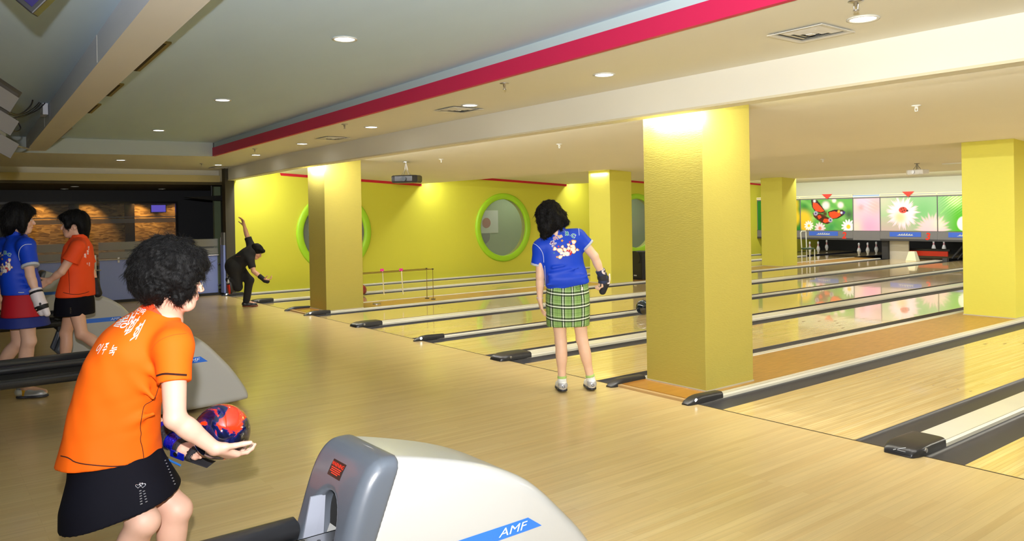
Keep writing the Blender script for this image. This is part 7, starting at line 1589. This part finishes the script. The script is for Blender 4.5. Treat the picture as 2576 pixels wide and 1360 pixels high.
    # skirt: red with a blue flounce
    F = Field(BL(J, .22), BH(J, .22), .0065); F.loft(pt(60, 820, D), pt(57, 728, D), s2, [(0, .20, .180, 0, 0), (.3, .192, .170, 0, 0), (.7, .184, .156, 0, 0), (1, .165, .140, 0, 0)], 0, n=2.3); F.warp(.004, 14, 81, 6, aniso=(1, 1, .3), band=.03); F.cut(pt(60, 794, D), V3(0, 0, -1), .003); F.cut(pt(57, 731, D), V3(0, 0, 1), .003); sk = F.obj('skirt', mat('red_skirt', hexc('B8081E'), .7, bump=(300, .1, .001)), t)
    F = Field(BL(J, .24), BH(J, .24), .0065); F.loft(pt(61, 824, D), pt(58, 780, D), s2, [(0, .225, .200, 0, 0), (1, .19, .168, 0, 0)], 0, n=2.2); F.warp(.006, 30, 82, 6, aniso=(1, 1, .15), band=.04); F.cut(pt(61, 819, D), V3(0, 0, -1), .003); F.cut(pt(58, 793, D), V3(0, 0, 1), .003); F.obj('flounce', mat('blue_flounce', hexc('16287A'), .7), sk)
    seam_on(T, [(46, 735), (53, 735.5), (61, 735)], .003, 'waist_buckle', M_WHITE, sk, .004)
    # white wrist glove
    w = J['wrR']; d = unit_(J['wrR'] - J['elR']); dh = unit_(V3(.35, 0, -.95)); M_GW = mat('glove_white', hexc('E4D8DA'), .5); M_GB = mat('glove_black', hexc('141418'), .6)
    K = Field(w - .22, w + .3, .005); K.cone(w - d * .045, w + d * .03, .050, .045, 0); K.cone(w + d * .02, w + dh * .10, .045, .050, .02); K.cone(w + dh * .10 + V3(-.018, 0, 0), w + dh * .175 + V3(-.02, 0, 0), .034, .026, .015); K.cone(w + dh * .10 + V3(.02, 0, 0), w + dh * .18 + V3(.022, 0, 0), .032, .026, .012); K.cut(w - d * .04, -d, .003); b0 = K.obj('wrist_glove', M_GW, t)
    for a0, a1, n, b_ in ((-.02, .003, d, w), (.105, .145, dh, w)):
        K = Field(w - .22, w + .3, .005); K.cone(w - d * .045, w + d * .03, .0525, .0475, 0); K.cone(w + d * .02, w + dh * .10, .0475, .0525, .02); K.cone(w + dh * .10 + V3(-.018, 0, 0), w + dh * .175 + V3(-.02, 0, 0), .0365, .0285, .015); K.cone(w + dh * .10 + V3(.02, 0, 0), w + dh * .18 + V3(.022, 0, 0), .0345, .0285, .012); K.cut(b_ + n * a0, -n, .002); K.cut(b_ + n * a1, n, .002); K.obj('glove_strap', M_GB, b0)
    Tg = tree_of(b0); print_on(Tg, 'glove_emblem', circ(101, 764, 3.2, 14, 1.1), M_GB, b0, .003); print_on(Tg, 'glove_emblem', [(97, 771), (107, 771), (107, 773), (97, 773)], M_GB, b0, .003)
    # sock and shoes
    a = J['anR']; K = Field(a - .12, a + .16, .005); K.cone(a - UPV * .03, a + UPV * .04, .042, .038, 0); K.cut(a + UPV * .035, UPV, .003); so = K.obj('sock', mat('sock_yellow', hexc('E0A81E'), .8, noise=(60, .25, 2)), t)
    m = MB(); q = a - fd * .055 + UPV * .01; m.lathe([(0, -.01), (.012, 0), (0, .01)], tuple(q), 10); m.build('blue_bobble', mat('bobble_blue', hexc('2A8ACC'), .7), so)
    shoe(t, a, J['toeR'], mat('shoe_silver', hexc('B9BBBE'), .35, metal=.3), mat('sole_dark', hexc('2A2A30'), .5), 1.02, accent=mat('shoe_white', hexc('E8E8E4'), .4)); shoe(t, J['anL'], J['anL'] + f2 * .15 - UPV * .04, mat('shoe_silver', hexc('B9BBBE'), .35, metal=.3), M_BLK, .98, h=.006)
person_E()
